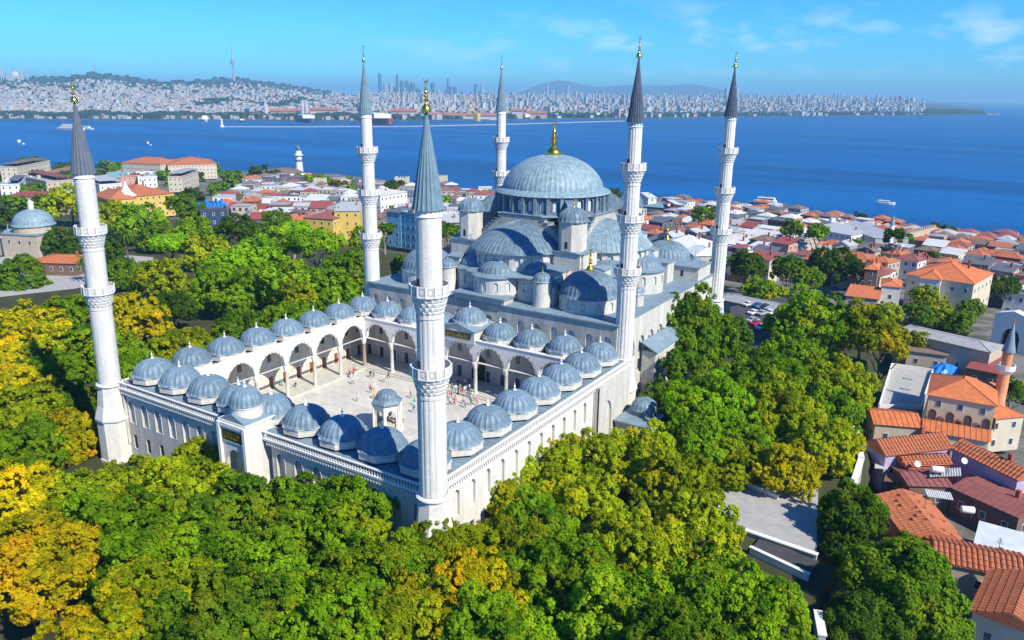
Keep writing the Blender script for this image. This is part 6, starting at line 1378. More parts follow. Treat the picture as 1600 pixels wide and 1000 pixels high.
def wake(u, v, L, rot, label):
    p = W(u, v, -36); t = empty('wake', (p.x, p.y, -35.97), label, 'wake', rotz=rot); mb = MB(); mb.add([(0, -.8, 0), (0, .8, 0), (-L * .4, L * .03, 0), (-L * .4, -L * .03, 0), (-L, L * .045, 0), (-L, -L * .045, 0)], [(0, 3, 2, 1), (3, 5, 4, 2)]); mb.build('foam', M['w_white'], t)
boat(112, 203, 70, 'large white passenger ferry crossing left of the leftmost spire', .4, 2, name='ferry', cat='ferry'); boat(137, 202, 34, 'small white ferry emerging right of the leftmost spire', .4, 2, name='ferry', cat='ferry')
boat(30, 222, 22, 'little white boat with orange tint near the left edge', 2.7, 1); boat(231, 224, 14, 'tiny white motorboat in open water right of the leftmost spire', 2.6, 1)
wake(36, 223, 50, 2.7, 'thin white wake trailing the boat near the left edge'); wake(235, 225, 40, 2.6, 'thin white wake behind the tiny motorboat')
boat(1383, 319, 17, 'white and blue yacht moored off the right shore', .1, 1, name='yacht', cat='yacht')
boat(1200, 322, 34, 'dark-windowed two-deck ferry restaurant moored at the shore right of the last minaret', .05, 2, hull='w_slate', name='ferry', cat='ferry')
boat(1545, 179, 40, 'speck of a white ship near the horizon at the far right', .3, 1); boat(1557, 179, 30, 'second speck of a white ship close to the first near the horizon', .3, 1)
boat(592, 192, 260, 'long dark red cargo ship anchored behind the left hall minaret', -.6, 1, hull='w_brick', name='cargo_ship', cat='ship'); boat(480, 190, 180, 'grey and white freighter lying before the far harbour', -.6, 1, hull='w_slate', name='cargo_ship', cat='ship')
boat(320, 189, 90, 'white ship at the far quay above the breakwater tip', -.6, 2, hull='w_white'); boat(378, 190, 60, 'small red-hulled ship at the far quay', -.6, 1, hull='w_brick'); boat(930, 184, 120, 'white ferry near the far harbour right of the great dome', -.3, 2, name='ferry', cat='ferry')
boat(820, 186, 110, 'white ship below the far warehouse blocks', -.4, 2)
def breakwater():
    a, b = W(347, 198, -35), W(975, 189, -35); c = W(640, 197.5, -35)
    e = empty('breakwater', (a.x, a.y, -37), 'long thin stone breakwater before the far harbour', 'breakwater'); mb = MB(); P3 = [a, W(480, 198, -35), c, W(800, 194, -35), b]
    for p, q in zip(P3[:-1], P3[1:]):
        d = (q - p); n_ = Vector((-d.y, d.x, 0)).normalized() * 3.5; p_, q_ = p - a, q - a; mb.prism([(p_.x - n_.x, p_.y - n_.y), (q_.x - n_.x, q_.y - n_.y), (q_.x + n_.x, q_.y + n_.y), (p_.x + n_.x, p_.y + n_.y)], 0, 3.2)
    mb.build('wall', M['w_grey'], e); mb = MB(); mb.lathe([(6, 0), (6, 5), (3, 6), (2.6, 18), (3.6, 19), (1.5, 22)], 10); mb.build('beacon', M['w_white'], e, loc=(0, 0, 0))
breakwater()

# ---------------------------------------------------------------- far shore
HORU = lambda u: 135.3 + (152.8 - 135.3) * u / 1500
def hdir(u):
    r = ray(u, HORU(u)); d = Vector((r.x, r.y, 0)); return d / d.length
SH = ([-400, 0, 340, 560, 800, 1000, 1200, 1400, 1430, 1480, 1530], [187, 187, 188, 190, 187, 185, 182, 181, 180.5, 179.5, 178.5])
def shore_d(u):
    p = W(u, float(np.interp(u, *SH)), -36); return math.hypot(p.x - CAM.x, p.y - CAM.y)
RID = ([-400, -100, 0, 60, 100, 150, 200, 250, 300, 350, 370, 430, 500, 560, 640, 800, 1000, 1200, 1400, 1500, 1540], [118, 120, 122, 120, 121, 114, 120, 128, 126, 122, 122, 130, 141, 149, 150, 152, 153, 154, 157, 166, 174])
def ridge_d(u): return float(np.interp(u, [-400, 300, 560, 800, 1400, 1540], [6300, 6300, 7600, 9500, 9500, 8000]))
def vz(u, v, D):
    r = ray(u, v); return CAM.z + r.z * D / math.hypot(r.x, r.y)
def far_h(u, D):
    d0 = shore_d(u); d1 = max(ridge_d(u), d0 + 600); zr = vz(u, float(np.interp(u, *RID)), d1)
    t = (D - d0) / (d1 - d0)
    if t < 0: return -38
    if t <= 1: return -33.5 + (zr + 33.5) * (t ** (1.15 if u > 450 else 1.5)) + (12 * sin(u * .05 + t * 9) * t * (1 - t) * 4 if u < 560 else 0)
    return max(-40, zr * (1 - (t - 1) * 1.6) - 36 * (t - 1))
def far_land():
    us = np.linspace(-400, 1540, 260); ts = np.linspace(0, 1.6, 44); vs = []
    for u in us:
        d0 = shore_d(u); d1 = max(ridge_d(u), d0 + 600); h = hdir(u)
        vs.append((CAM.x + h.x * (d0 - 3), CAM.y + h.y * (d0 - 3), -46))
        for t in ts: D = d0 + (d1 - d0) * t; vs.append((CAM.x + h.x * D, CAM.y + h.y * D, far_h(u, D + .01)))
    n = len(ts) + 1; mb = MB(); mb.add(vs, [(i * n + j, (i + 1) * n + j, (i + 1) * n + j + 1, i * n + j + 1) for i in range(len(us) - 1) for j in range(n - 1)])
    tag(mb.build('far_shore', mat('wooded_hillside', (0.035, 0.06, 0.05), .95, .4, .004, col2=(0.10, 0.11, 0.09)), smooth=True), kind='structure')
    mats = mat('distant_hill', (0.06, 0.09, 0.09), .95, .2, .002)
    for pts, D in (([(760, 160), (820, 141), (840, 133), (872, 125), (900, 130), (930, 136), (980, 133), (1040, 134), (1080, 131), (1110, 136), (1150, 145), (1200, 150), (1260, 158)], 15000), ([(1370, 168), (1380, 158), (1400, 155), (1430, 154), (1460, 159), (1490, 164), (1540, 167), (1600, 169), (1680, 170)], 17000)):
        us = np.linspace(pts[0][0], pts[-1][0], 60); vs = []
        for u in us:
            v = float(np.interp(u, [p[0] for p in pts], [p[1] for p in pts])); h = hdir(u); zt = max(-30, vz(u, v, D))
            for k, (dd, f) in enumerate(((-2600, 0), (-1300, .45), (-500, .85), (0, 1), (900, .7), (2500, 0))): vs.append((CAM.x + h.x * (D + dd), CAM.y + h.y * (D + dd), -72 + (zt + 72) * f))
        mb = MB(); mb.add(vs, [(i * 6 + j, (i + 1) * 6 + j, (i + 1) * 6 + j + 1, i * 6 + j + 1) for i in range(59) for j in range(5)]); tag(mb.build('distant_hills', mats, smooth=True), kind='structure')
far_land()
FW_ = [mat('far_white_block', (0.46, 0.45, 0.44), .9), mat('far_cream_block', (0.42, 0.36, 0.31), .9), mat('far_pink_block', (0.42, 0.3, 0.26), .9), mat('far_grey_block', (0.3, 0.33, 0.36), .9), mat('far_blue_tower', (0.06, 0.11, 0.17), .4), mat('far_tile_roof', (0.33, 0.13, 0.08), .9)]
def far_city():
    r = random.Random(21); big = MB(); n = 0; items = []
    for k in range(21000):
        u = r.uniform(-150, 1445); d0 = shore_d(u); d1 = max(ridge_d(u), d0 + 600)
        t = r.random() ** (1.1 if u > 540 else 1.25)
        if u < 560 and t > (.55 + .3 * r.random()): continue
        if u < 560 and .27 < t < .36 and u > 300 and r.random() < .9: continue
        if t < .045 and r.random() < .72: continue
        if u > 1300 and r.random() < .25: continue
        D = d0 + 20 + (d1 - d0) * t; z = far_h(u, D); h = hdir(u)
        x, y = CAM.x + h.x * D, CAM.y + h.y * D
        hi = r.uniform(6, 17) * (1.0 if u < 560 else 1.0 + 1.1 * t + .4) * (.7 if t < .1 else 1)
        if u > 620 and r.random() < .05: hi *= 2.1
        w = r.choice([r.uniform(8, 16), r.uniform(10, 22), r.uniform(18, 34)]); d = r.uniform(9, 18); rot = r.uniform(-.5, .5) - .5; mi = r.choices([0, 1, 2, 3], [4, 2.6, 1.6, 2.6])[0]
        items.append((D, x, y, z, w, d, hi, rot, mi))
    items.sort(); base = {}
    ub = MB(); ub.box(-.5, .5, -.5, .5, 0, 1)
    wbm = MB()
    ums = []
    for q in range(4):
        me = MB(); me.box(-.5, .5, -.5, .5, 0, 1); me.cur = 1
        for s in range(4):
            me.box(-.46, .46, -.52, -.501, .12 + .22 * s, .21 + .22 * s); me.box(.501, .52, -.46, .46, .12 + .22 * s, .21 + .22 * s)
        me.cur = 2; me.box(-.52, .52, -.52, .52, 1.001, 1.04)
        ums.append(me.mesh('apartment_block', [FW_[q], FW_[3], FW_[5 if q in (1, 2) else 0]]))
    for i, (D, x, y, z, w, d, hi, rot, mi) in enumerate(items):
        if i < 260:
            o = obj('apartment_block', ums[mi], None, (x, y, z - 4), rot, (w, d, hi + 4)); tag(o, ['small white', 'small cream', 'small reddish', 'small grey'][mi] + ' waterfront building on the far shore', 'building', 'waterfront buildings of the far shore, ' + ['white', 'cream', 'reddish', 'grey'][mi])
        else:
            c_, s_ = cos(rot), sin(rot); Q = [(x + a * c_ - b * s_, y + a * s_ + b * c_) for a, b in ((-w / 2, -d / 2), (w / 2, -d / 2), (w / 2, d / 2), (-w / 2, d / 2))]
            big.cur = mi; k0 = len(big.v); big.v += [(a, b, z - 5) for a, b in Q] + [(a, b, z + hi) for a, b in Q]; big.f += [(k0, k0 + 1, k0 + 5, k0 + 4), (k0 + 1, k0 + 2, k0 + 6, k0 + 5), (k0 + 2, k0 + 3, k0 + 7, k0 + 6), (k0 + 3, k0, k0 + 4, k0 + 7)]; big.mi += [mi] * 4
            big.f.append((k0 + 4, k0 + 5, k0 + 6, k0 + 7)); big.mi.append(5 if mi in (1, 2) and i % 2 else mi)
            if hi > 14:   # dark storey bands
                for s in (0,):
                    e = .3; p, q = Q[0], Q[1]; big.v += []
    tag(big.build('far_city', FW_), 'dense pale city covering the far shore and its hills', 'city', kind='stuff')
    # wooded belts
    tb = MB()
    for k in range(5200):
        u = r.uniform(-150, 1540); d0 = shore_d(u); d1 = max(ridge_d(u), d0 + 600); 
        if u < 520: t = r.choice([r.uniform(.01, .075), r.uniform(.01, .075), r.uniform(.27, .36) if u > 300 else r.uniform(.01, .06), r.uniform(.7, 1.02), r.uniform(.0, 1)])
        else: t = r.choice([r.uniform(.005, .06), r.uniform(.0, .5)]) if u < 1430 else r.uniform(0.02, .3)
        D = d0 + 25 + (d1 - d0) * t; z = far_h(u, D); h = hdir(u); x, y = CAM.x + h.x * D, CAM.y + h.y * D; s = r.uniform(9, 20); hh = r.uniform(9, 17)
        tb.v += [(x - s, y - s * .6, z - 3), (x + s, y - s * .7, z - 3), (x + s * .8, y + s, z - 3), (x - s, y + s, z - 3), (x - s * .5, y - s * .4, z + hh * .8), (x + s * .5, y - s * .5, z + hh * r.uniform(.7, 1)), (x + s * .4, y + s * .5, z + hh), (x - s * .5, y + s * .5, z + hh * .9)]
        k0 = len(tb.v) - 8; fs = [(k0, k0 + 1, k0 + 5, k0 + 4), (k0 + 1, k0 + 2, k0 + 6, k0 + 5), (k0 + 2, k0 + 3, k0 + 7, k0 + 6), (k0 + 3, k0, k0 + 4, k0 + 7), (k0 + 4, k0 + 5, k0 + 6, k0 + 7)]; tb.f += fs; tb.mi += [0] * 5
    tag(tb.build('far_woods', mat('far_tree_cover', (0.018, 0.045, 0.03), .95, .3, .01)), 'dark wooded belts along the far shore and hilltops', 'woods', kind='stuff')
far_city()
def skyscraper(u, vt, wpx, D, label, shape=0, colr=4, vb=None):
    zt = vz(u, vt, D); h = hdir(u); x, y = CAM.x + h.x * D, CAM.y + h.y * D; zb = far_h(u, D) - 10; w = wpx * D / FPX * .66; H = zt - zb
    t = empty('skyscraper', (x, y, zb), label, 'skyscraper', 'towers of the far skyline', rotz=-.45); mb = MB()
    if shape == 0: mb.box(-w / 2, w / 2, -w / 2, w / 2, 0, H)
    elif shape == 1: mb.lathe([(w * .55, 0), (w * .55, H * .85), (w * .4, H * .95), (w * .1, H)], 8, cap=True)
    elif shape == 2: mb.prism_dir([(-w / 2, -w / 2, 0), (w / 2, -w / 2, 0), (w / 2, -w / 2, H * .9), (-w / 2, -w / 2, H)], (0, 0, 0), (0, w, 0))
    else: mb.box(-w / 2, w / 2, -w / 2, w / 2, 0, H * .93); mb.box(-w * .3, w * .3, -w * .3, w * .3, H * .93 + .01, H)
    mb.build('tower', FW_[colr], t); mb = MB(); n = max(4, int(H / 14))
    for k in range(n):
        z = H * .05 + k * H * .84 / n; mb.box(-w * .47, w * .47, -w * .5 - .8, -w * .5 - .1, z, z + H * .3 / n)
    if shape != 1: mb.build('window_band', FW_[3 if colr == 4 else 4], t)
SKY = [(594, 115, 6, 'tall slim blue skyscraper at the left of the far business district', 0, 4), (602, 132, 6, 'short grey tower right of the slim blue skyscraper', 0, 3), (611, 129, 6, 'mid-height stepped tower in the business district', 3, 3), (621, 115, 6, 'pointed blue skyscraper, tallest of the central cluster', 1, 4), (628, 126, 7, 'blue slab tower right of the pointed skyscraper', 0, 4), (636, 126, 7, 'paired blue tower with slanted top', 2, 4),
       (645, 129, 8, 'wide blue tower left of the nearest finial', 2, 4), (653, 138, 6, 'low blue tower left of the nearest finial', 0, 4), (676, 128, 9, 'broad rounded dark tower just right of the nearest finial', 1, 4), (685, 140, 5, 'short tower right of the rounded dark tower', 0, 3), (700, 122, 3.5, 'needle-thin tower right of the nearest finial', 0, 4), (704, 135, 5, 'stubby blue tower beside the needle-thin one', 0, 4), (711, 136, 6, 'twin blue block near the needle-thin tower', 0, 4), (743, 131, 5, 'slim blue tower left of the rear minaret spire', 0, 4), (753, 131, 4, 'slimmer grey tower left of the rear minaret spire', 0, 3), (764, 143, 5, 'low tower touching the rear minaret spire', 0, 3),
       (855, 131, 4, 'slim tower above the great dome before the blue hill', 0, 3), (887, 133, 4, 'slim tower at the right foot of the blue hill', 3, 3), (800, 146, 7, 'blue residential slab right of the rear minaret spire', 0, 4), (812, 148, 6, 'grey residential slab right of the rear minaret spire', 0, 3), (826, 148, 8, 'dark blue residential slab over the great dome finial', 0, 4), (841, 149, 8, 'dark blue twin residential slab above the dome finial', 0, 4), (875, 149, 13, 'broad dark blue slab right of the dome finial', 0, 4), (890, 152, 9, 'white residential tower with dark core', 0, 0), (907, 151, 10, 'dark blue slab right of the white residential tower', 0, 4), (926, 151, 9, 'dark slab midway to the dark-spired minaret', 0, 4), (1151, 136, 6, 'grey-blue lone tower peeking right of the rightmost spire', 0, 3), (1135, 137, 6, 'grey lone tower peeking left of the rightmost spire', 0, 3),
       (944, 150, 5, 'cream high-rise left of the dark-spired minaret', 0, 1), (663, 145, 7, 'white high-rise under the nearest finial', 0, 0), (730, 146, 6, 'white high-rise left of the rear spire', 0, 0), (1020, 150, 5, 'white high-rise right of the dark-spired minaret', 0, 0), (1062, 148, 5, 'cream high-rise midway between the right spires', 0, 1), (1250, 147, 4, 'small hazy tower right of the rightmost spire', 0, 3), (1272, 148, 5, 'second small hazy tower far right on the skyline', 3, 3), (1310, 149, 4, 'small hazy tower near the end of the peninsula', 0, 3)]
for (u, v, w, lb, sh, cl) in SKY: skyscraper(u, v, w, 8200, lb, sh, cl)
rs = random.Random(9)
for u, v, w in ((598, 140, 5), (606, 139, 4), (616, 136, 5), (624, 133, 5), (632, 137, 5), (641, 134, 5), (649, 140, 6), (657, 141, 5), (664, 139, 4), (691, 143, 5), (697, 141, 4), (717, 142, 5), (723, 144, 5), (735, 143, 4), (749, 142, 5), (759, 145, 5), (772, 146, 4), (585, 143, 4)):
    skyscraper(u, v, w, 8600 + rs.uniform(-500, 500), f'lesser {"blue" if u % 2 else "grey"} tower of the far business district, {"left of the pointed skyscraper" if u < 621 else "right of the pointed skyscraper" if u < 667 else "right of the nearest finial" if u < 730 else "near the rear minaret spire"}', 0, 4 if u % 2 else 3)
def tv_tower():
    D = 6250; u = 367; h = hdir(u); x, y = CAM.x + h.x * D, CAM.y + h.y * D; zb = far_h(u, D) - 5; H = vz(u, 65, D) - zb
    t = empty('television_tower', (x, y, zb), 'tall slender television tower with bulbous middle on the far hilltop', 'tower'); mb = MB(); mb.lathe([(12, 0), (6, H * .25), (5, H * .38), (11, H * .44), (14, H * .5), (10, H * .57), (5, H * .61), (3.5, H * .65)], 14); mb.build('shaft', FW_[3], t, True); mb = MB(); mb.lathe([(3.2, H * .65), (2.4, H * .85), (1.2, H)], 8); mb.build('mast', FW_[3], t)
    u = 152; h = hdir(u); x, y = CAM.x + h.x * D, CAM.y + h.y * D; zb = far_h(u, D) - 4; H = vz(u, 99, D) - zb
    t = empty('radio_mast', (x, y, zb), 'thin radio mast on the left far hill', 'mast'); mb = MB(); mb.lathe([(5, 0), (3.5, H * .5), (2, H)], 6); mb.build('lattice', FW_[3], t)
tv_tower()
def hill_mosque():
    D = 5900; u = 27; h = hdir(u); x, y = CAM.x + h.x * D, CAM.y + h.y * D; zb = vz(u, 122, D)
    t = empty('hilltop_mosque', (x, y, zb), 'distant white mosque with slim minarets on the hill at the upper left', 'mosque', rotz=.5); mb = MB(); mb.box(-42, 42, -30, 30, -30, 14); mb.build('hall', FW_[0], t); mb = MB(); mb.lathe(dome_prof(26, 26, 8, z=14), 16); mb.build('dome', FW_[0], t, True)
    for k, xx in enumerate((-95, -80, -48, 48, 60, 88)): mb = MB(); mb.lathe([(3.4, -30), (3, 44 + (k % 2) * 12), (.3, 60 + (k % 2) * 12)], 8, xx, 20 * (-1) ** k); mb.build('minaret', FW_[0], t)
hill_mosque()
def far_mosque(u, v, label):
    D = shore_d(u) + 260; h = hdir(u); x, y = CAM.x + h.x * D, CAM.y + h.y * D; t = empty('barracks_tower', (x, y, -34), label, 'tower'); mb = MB(); mb.lathe([(7, 0), (7, 42), (5, 45), (.3, 66)], 8); mb.build('tower', FW_[0], t)
for u, lb in ((413, 'pale corner tower at the left end of the far barracks'), (471, 'pale corner tower at the middle of the far barracks'), (477, 'pale corner tower just right of the middle one on the far barracks')): far_mosque(u, 165, lb)
def far_block(u0, u1, v, label, hgt, off, cl=1):
    D = shore_d((u0 + u1) / 2) + off; a = hdir(u0) * D; b = hdir(u1) * D; c = (a + b) / 2; L = (b - a).length; z = far_h((u0 + u1) / 2, D)
    t = empty('long_building', (CAM.x + c.x, CAM.y + c.y, z - 6), label, 'building', rotz=math.atan2((b - a).y, (b - a).x)); mb = MB(); mb.box(-L / 2, L / 2, -20, 20, 0, hgt); mb.build('wall', FW_[cl], t); mb = MB(); mb.prism_dir([(-L / 2 - 3, -23, hgt), (-L / 2 - 3, 23, hgt), (-L / 2 - 3, 0, hgt + 9)], (0, 0, 0), (L + 6, 0, 0)); mb.build('roof', FW_[5], t)
far_block(420, 468, 163, 'long tan barracks block with red roof on the far shore, left part', 26, 300); far_block(482, 526, 163, 'long tan barracks block with red roof on the far shore, right part', 26, 300)
far_block(800, 817, 170, 'boxy white warehouse on the far quay right of the rear minaret', 34, 60, 0); far_block(823, 855, 172, 'row of pale grain silos on the far quay', 24, 60, 1); far_block(610, 650, 165, 'pale palace-like station front beyond the harbour', 28, 250, 1); far_block(670, 780, 168, 'long low cream quay sheds on the far shore', 18, 80, 0)
def crane():
    D = shore_d(745) - 60; h = hdir(745); x, y = CAM.x + h.x * D, CAM.y + h.y * D; t = empty('harbour_crane', (x, y, -36), 'yellow harbour crane leaning left on the far quay', 'crane'); mb = MB(); mb.box(-9, 9, -9, 9, 0, 26); mb.build('cab', M['w_yellow'], t); mb = MB(); mb.tube((0, 0, 20), (-50, -12, 84), 3, 1.4, 5); mb.tube((0, 0, 26), (8, 2, 50), 2, 1.2, 5); mb.tube((8, 2, 50), (-50, -12, 84), .7, .7, 4); mb.build('jib', M['w_yellow'], t)
crane()
def island():
    mb = MB(); P3 = [W(u, v, -36) for u, v in ((1425, 181), (1470, 180.5), (1540, 179.2), (1558, 177.8), (1500, 176.5), (1430, 176))]; mb.prism([(p.x, p.y) for p in P3], -44, -31); tag(mb.build('peninsula', mat('low_headland', (0.03, 0.05, 0.04), .95, .3, .01)), kind='structure')
island()

# ---------------------------------------------------------------- people
def person_mesh(pose):
    hip = .92; v = [(0, 0, hip), (0, 0, 1.15), (0, 0, 1.4), (0, .01, 1.52), (0, .01, 1.66), (0, 0, 1.74)]; e = [(0, 1), (1, 2), (2, 3), (3, 4), (4, 5)]; r = [.15, .13, .15, .055, .1, .07]
    sw = {'stand': .03, 'walk': .26, 'stride': .34}[pose]
    for s in (-1, 1):
        k = len(v); v += [(s * .1, 0, .88), (s * .11, s * sw * .5, .48), (s * .12, s * sw - .02, .08), (s * .12, s * sw - .16, .04)]; r += [.1, .07, .05, .045]; e += [(0, k), (k, k + 1), (k + 1, k + 2), (k + 2, k + 3)]
        k = len(v); v += [(s * .2, 0, 1.4), (s * .26, -s * sw * .4, 1.14), (s * .25, -s * sw * .7 - .08, .9), (s * .25, -s * sw * .7 - .12, .8)]; r += [.065, .048, .038, .04]; e += [(2, k), (k, k + 1), (k + 1, k + 2), (k + 2, k + 3)]
    me = bpy.data.meshes.new('person'); me.from_pydata(v, e, []); o = bpy.data.objects.new('tmp', me); C.link(o)
    sk = o.modifiers.new('s', 'SKIN'); sb = o.modifiers.new('b', 'SUBSURF'); sb.levels = 1
    if not me.skin_vertices: 
        pass
    for i, sv in enumerate(me.skin_vertices[0].data): sv.radius = (r[i], r[i]); sv.use_root = (i == 0)
    dg = bpy.context.evaluated_depsgraph_get(); m2 = bpy.data.meshes.new_from_object(o.evaluated_get(dg)); bpy.data.objects.remove(o); m2.name = 'person'
    for q in range(4): m2.materials.append(M['trim'])
    for p in m2.polygons:
        c = p.center; p.use_smooth = True
        p.material_index = 1 if c.z < .9 and abs(c.x) < .2 else (3 if c.z > 1.66 or (c.z > 1.56 and c.y > .05) else (0 if c.z > 1.5 or (abs(c.x) > .2 and c.z < .93) else 2))
    return m2
PM = [person_mesh(p) for p in ('stand', 'walk', 'stride')]
SKIN = mat('skin', (0.42, 0.24, 0.16), .6); HAIR = mat('dark_hair', (0.02, 0.015, 0.012), .6)
CL = {k: mat(k + '_cloth', c, .85) for k, c in dict(white=(.7, .7, .68), red=(.6, .03, .03), black=(.02, .02, .022), blue=(.05, .12, .4), navy=(.015, .03, .09), pink=(.6, .25, .3), grey=(.25, .25, .26), khaki=(.3, .25, .16), turquoise=(.1, .5, .5), yellow=(.6, .45, .08), green=(.04, .25, .08), lilac=(.35, .3, .55), denim=(.08, .14, .26)).items()}
PP = [(462, 606, 'navy', 'khaki', 'near the left arcade columns'), (441, 604, 'turquoise', 'grey', 'closest to the left arcade'), (546, 587, 'black', 'black', 'in the group by the corner steps'), (549, 589, 'pink', 'white', 'in the group by the corner steps'), (553, 584, 'red', 'denim', 'in the group by the corner steps'), (557, 580, 'white', 'khaki', 'in the group by the corner steps'), (551, 598, 'white', 'denim', 'trailing the corner group'),
      (579, 588, 'black', 'grey', 'of the pair by the second column'), (584, 587, 'lilac', 'black', 'of the pair by the second column'), (600, 595, 'white', 'khaki', 'walking alone towards the hall steps'), (607, 589, 'black', 'black', 'standing before a column of the hall arcade'), (579, 612, 'red', 'denim', 'in the middle of the open court'), (584, 607, 'white', 'pink', 'in the middle of the open court'), (585, 621, 'yellow', 'khaki', 'in the middle of the open court'), (558, 625, 'white', 'khaki', 'alone left of the fountain kiosk'),
      (642, 620, 'grey', 'khaki', 'right of the fountain kiosk'), (648, 632, 'turquoise', 'white', 'hidden partly by the nearest minaret'), (647, 643, 'navy', 'lilac', 'close beside the nearest minaret'), (628, 664, 'black', 'grey', 'right beside the fountain kiosk')]
crowd = [(698, 604, 'yellow', 'khaki'), (702, 612, 'white', 'grey'), (700, 622, 'pink', 'denim'), (706, 606, 'grey', 'navy'), (709, 615, 'turquoise', 'pink'), (712, 609, 'white', 'denim'), (716, 613, 'black', 'black'), (721, 615, 'red', 'khaki'), (719, 608, 'khaki', 'grey'), (726, 612, 'white', 'grey'), (729, 610, 'lilac', 'denim'), (733, 608, 'white', 'black'), (731, 618, 'blue', 'grey'), (735, 616, 'grey', 'khaki'), (738, 620, 'white', 'white'), (741, 624, 'white', 'pink'), (736, 630, 'green', 'green'), (724, 628, 'white', 'black'), (727, 634, 'lilac', 'navy'), (712, 622, 'lilac', 'khaki'), (706, 620, 'khaki', 'white'), (722, 603, 'navy', 'black'), (727, 600, 'white', 'navy'), (716, 602, 'black', 'denim'), (745, 630, 'pink', 'khaki'), (703, 630, 'white', 'denim'), (710, 629, 'red', 'black'), (695, 634, 'turquoise', 'black'), (733, 600, 'blue', 'black')]
used = {}
def put_person(u, v, top, bot, where, z=FLO + .02, grp='visitors in the open courtyard'):
    p = W(u, v, z); me = PM[(int(u) + int(v)) % 3]; o = obj('person', me, None, (p.x, p.y, z), random.uniform(0, 6.28), (1, 1, random.uniform(.95, 1.05)))
    for s, m_ in zip(o.material_slots, (SKIN, CL[bot], CL[top], HAIR if (u * 3) % 5 > 1 else CL['khaki'])): s.link = 'OBJECT'; s.material = m_
    tag(o, f'person in {top} top and {bot} trousers {where}', 'person', grp)
for u, v, a, b, w in PP: put_person(u, v + 2, a, b, w)
for i, (u, v, a, b) in enumerate(crowd): put_person(u, v + 3, a, b, 'at the ' + ('left' if u < 710 else 'right' if u > 728 else 'middle') + (' front' if v > 616 else ' back') + ' of the tourist crowd')
for i in range(13): put_person(88 + i * 2.8 + random.uniform(-1, 1), 424 + i * .35 + random.uniform(-1.5, 1.5), ['white', 'blue', 'white', 'red', 'navy', 'grey'][i % 6], ['denim', 'black', 'khaki'][i % 3], 'walking in the plaza queue', -1.86, 'people on the plaza')
for i in range(5): put_person(50 + i * 9, 436 - i * 4, ['black', 'white', 'pink', 'navy', 'white'][i], 'denim', 'strolling on the plaza before the kiosk', -1.86, 'people on the plaza')
# ---------------------------------------------------------------- cars
def car_meshes():
    mb = MB(); prof = [(-2.1, .35), (-2.15, .75), (-1.9, .95), (-1.2, 1.0), (-.7, 1.42), (.6, 1.45), (1.15, 1.0), (1.95, .85), (2.15, .6), (2.1, .35)]
    mb.prism_dir([(x, -.85, z) for x, z in prof], (0, 0, 0), (0, 1.7, 0)); b = mb.mesh('body', M['w_white'])
    mb = MB(); 
    for s in (-1, 1): mb.prism_dir([(-1.0, s * .86, 1.0), (1.0, s * .86, 1.0), (.55, s * .86, 1.36), (-.62, s * .86, 1.36)], (0, 0, 0), (0, .02 * s, 0))
    mb.face((.66, -.72, 1.42), (.66, .72, 1.42), (1.14, .78, 1.03), (1.14, -.78, 1.03)); mb.face((-.74, -.72, 1.42), (-1.2, -.78, 1.03), (-1.2, .78, 1.03), (-.74, .72, 1.42)); g = mb.mesh('window', M['glass'])
    for v in g.vertices: 
        if abs(v.co.y) < .8: v.co.z += .03; v.co.x += .03 if v.co.x > 0 else -.03
    mb = MB(); mb.lathe([(.02, -.1), (.33, -.1), (.33, .1), (.02, .1)], 12); w = mb.mesh('wheel', M['iron']); return b, g, w
CB_, CG, CW_ = car_meshes(); CP = {k: mat(k + '_car_paint', c, .25, .03, 1, spec=.6) for k, c in dict(white=(.75, .75, .75), silver=(.4, .42, .44), black=(.02, .02, .025), red=(.45, .02, .02), blue=(.03, .08, .3))
      .items()}
def car(x, y, z, rot, colr, label):
    t = empty('parked_car', (x, y, z), label, 'car', 'cars parked by the mosque side', rot); o = obj('body', CB_, t, (0, 0, 0)); o.material_slots[0].link = 'OBJECT'; o.material_slots[0].material = CP[colr]; obj('window', CG, t, (0, 0, 0))
    for sx in (-1.3, 1.3):
        for sy in (-.8, .8): w = obj('wheel', CW_, t, (sx, sy, .33)); w.rotation_euler = (PI / 2, 0, 0)
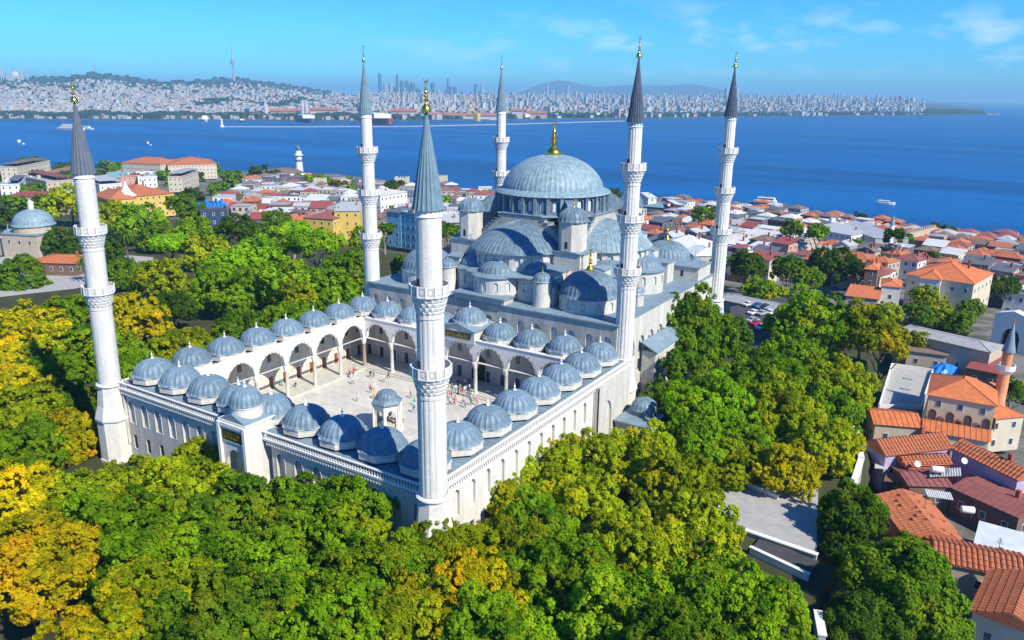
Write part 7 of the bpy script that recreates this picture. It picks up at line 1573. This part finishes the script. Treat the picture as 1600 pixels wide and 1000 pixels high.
for i, (u, v, c, lb) in enumerate([(1170, 478, 'white', 'white car at the left end of the back row in the car park'), (1184, 480, 'blue', 'dark blue car second in the back row of the car park'), (1196, 482, 'black', 'black car in the middle of the back row of the car park'), (1209, 481, 'white', 'white car at the right end of the back row in the car park'), (1178, 491, 'white', 'white car at the left of the front row in the car park'), (1191, 492, 'silver', 'silver car centre of the front row in the car park'), (1204, 491, 'white', 'white car at the right of the front row in the car park'), (1182, 508, 'red', 'red car half hidden by leaves below the car rows'), (1176, 503, 'silver', 'silver car beside the red one under the trees'), (1190, 514, 'white', 'white car lowest in the car park under the trees'),
                                (1218, 500, 'white', 'white car at the right under the huge plane tree'), (1221, 485, 'silver', 'silver car next to the bazaar wall')]):
    p = W(u, v, -2.09); car(p.x, p.y, -2.09, 1.2 + random.uniform(-.1, .1), c, lb)
# red flag by the garden left of the hall
p = W(551, 444, 2); t = empty('flag', (p.x, p.y, -2), 'red flag hanging on a pole left of the hall by the park trees', 'flag'); mb = MB(); mb.tube((0, 0, 0), (0, 0, 8), .1, .06, 6); mb.build('pole', M['iron'], t)
mb = MB(); mb.add([(x * .5, .15 * sin(x * 1.1), 7.8 - z * .8 - x * .12) for x in range(7) for z in range(4)], [(i * 4 + j, (i + 1) * 4 + j, (i + 1) * 4 + j + 1, i * 4 + j + 1) for i in range(6) for j in range(3)]); mb.build('cloth', M['red'], t)
# haze
def haze():
    mb = MB(); mb.box(-38500, 38500, -37900, 39300, -134, 262); mt = bpy.data.materials.new('air_haze'); mt.use_nodes = True; n = mt.node_tree.nodes; n.remove(n['Principled BSDF'])
    v = n.new('ShaderNodeVolumePrincipled'); v.inputs['Color'].default_value = (0.36, 0.72, 1.0, 1); v.inputs['Density'].default_value = HAZE; v.inputs['Anisotropy'].default_value = 0.0
    mt.node_tree.links.new(v.outputs[0], n['Material Output'].inputs['Volume']); tag(mb.build('haze', mt), 'pale blue air haze over the sea and far shore', 'haze', kind='stuff')
HAZE = 9.5e-5
haze()
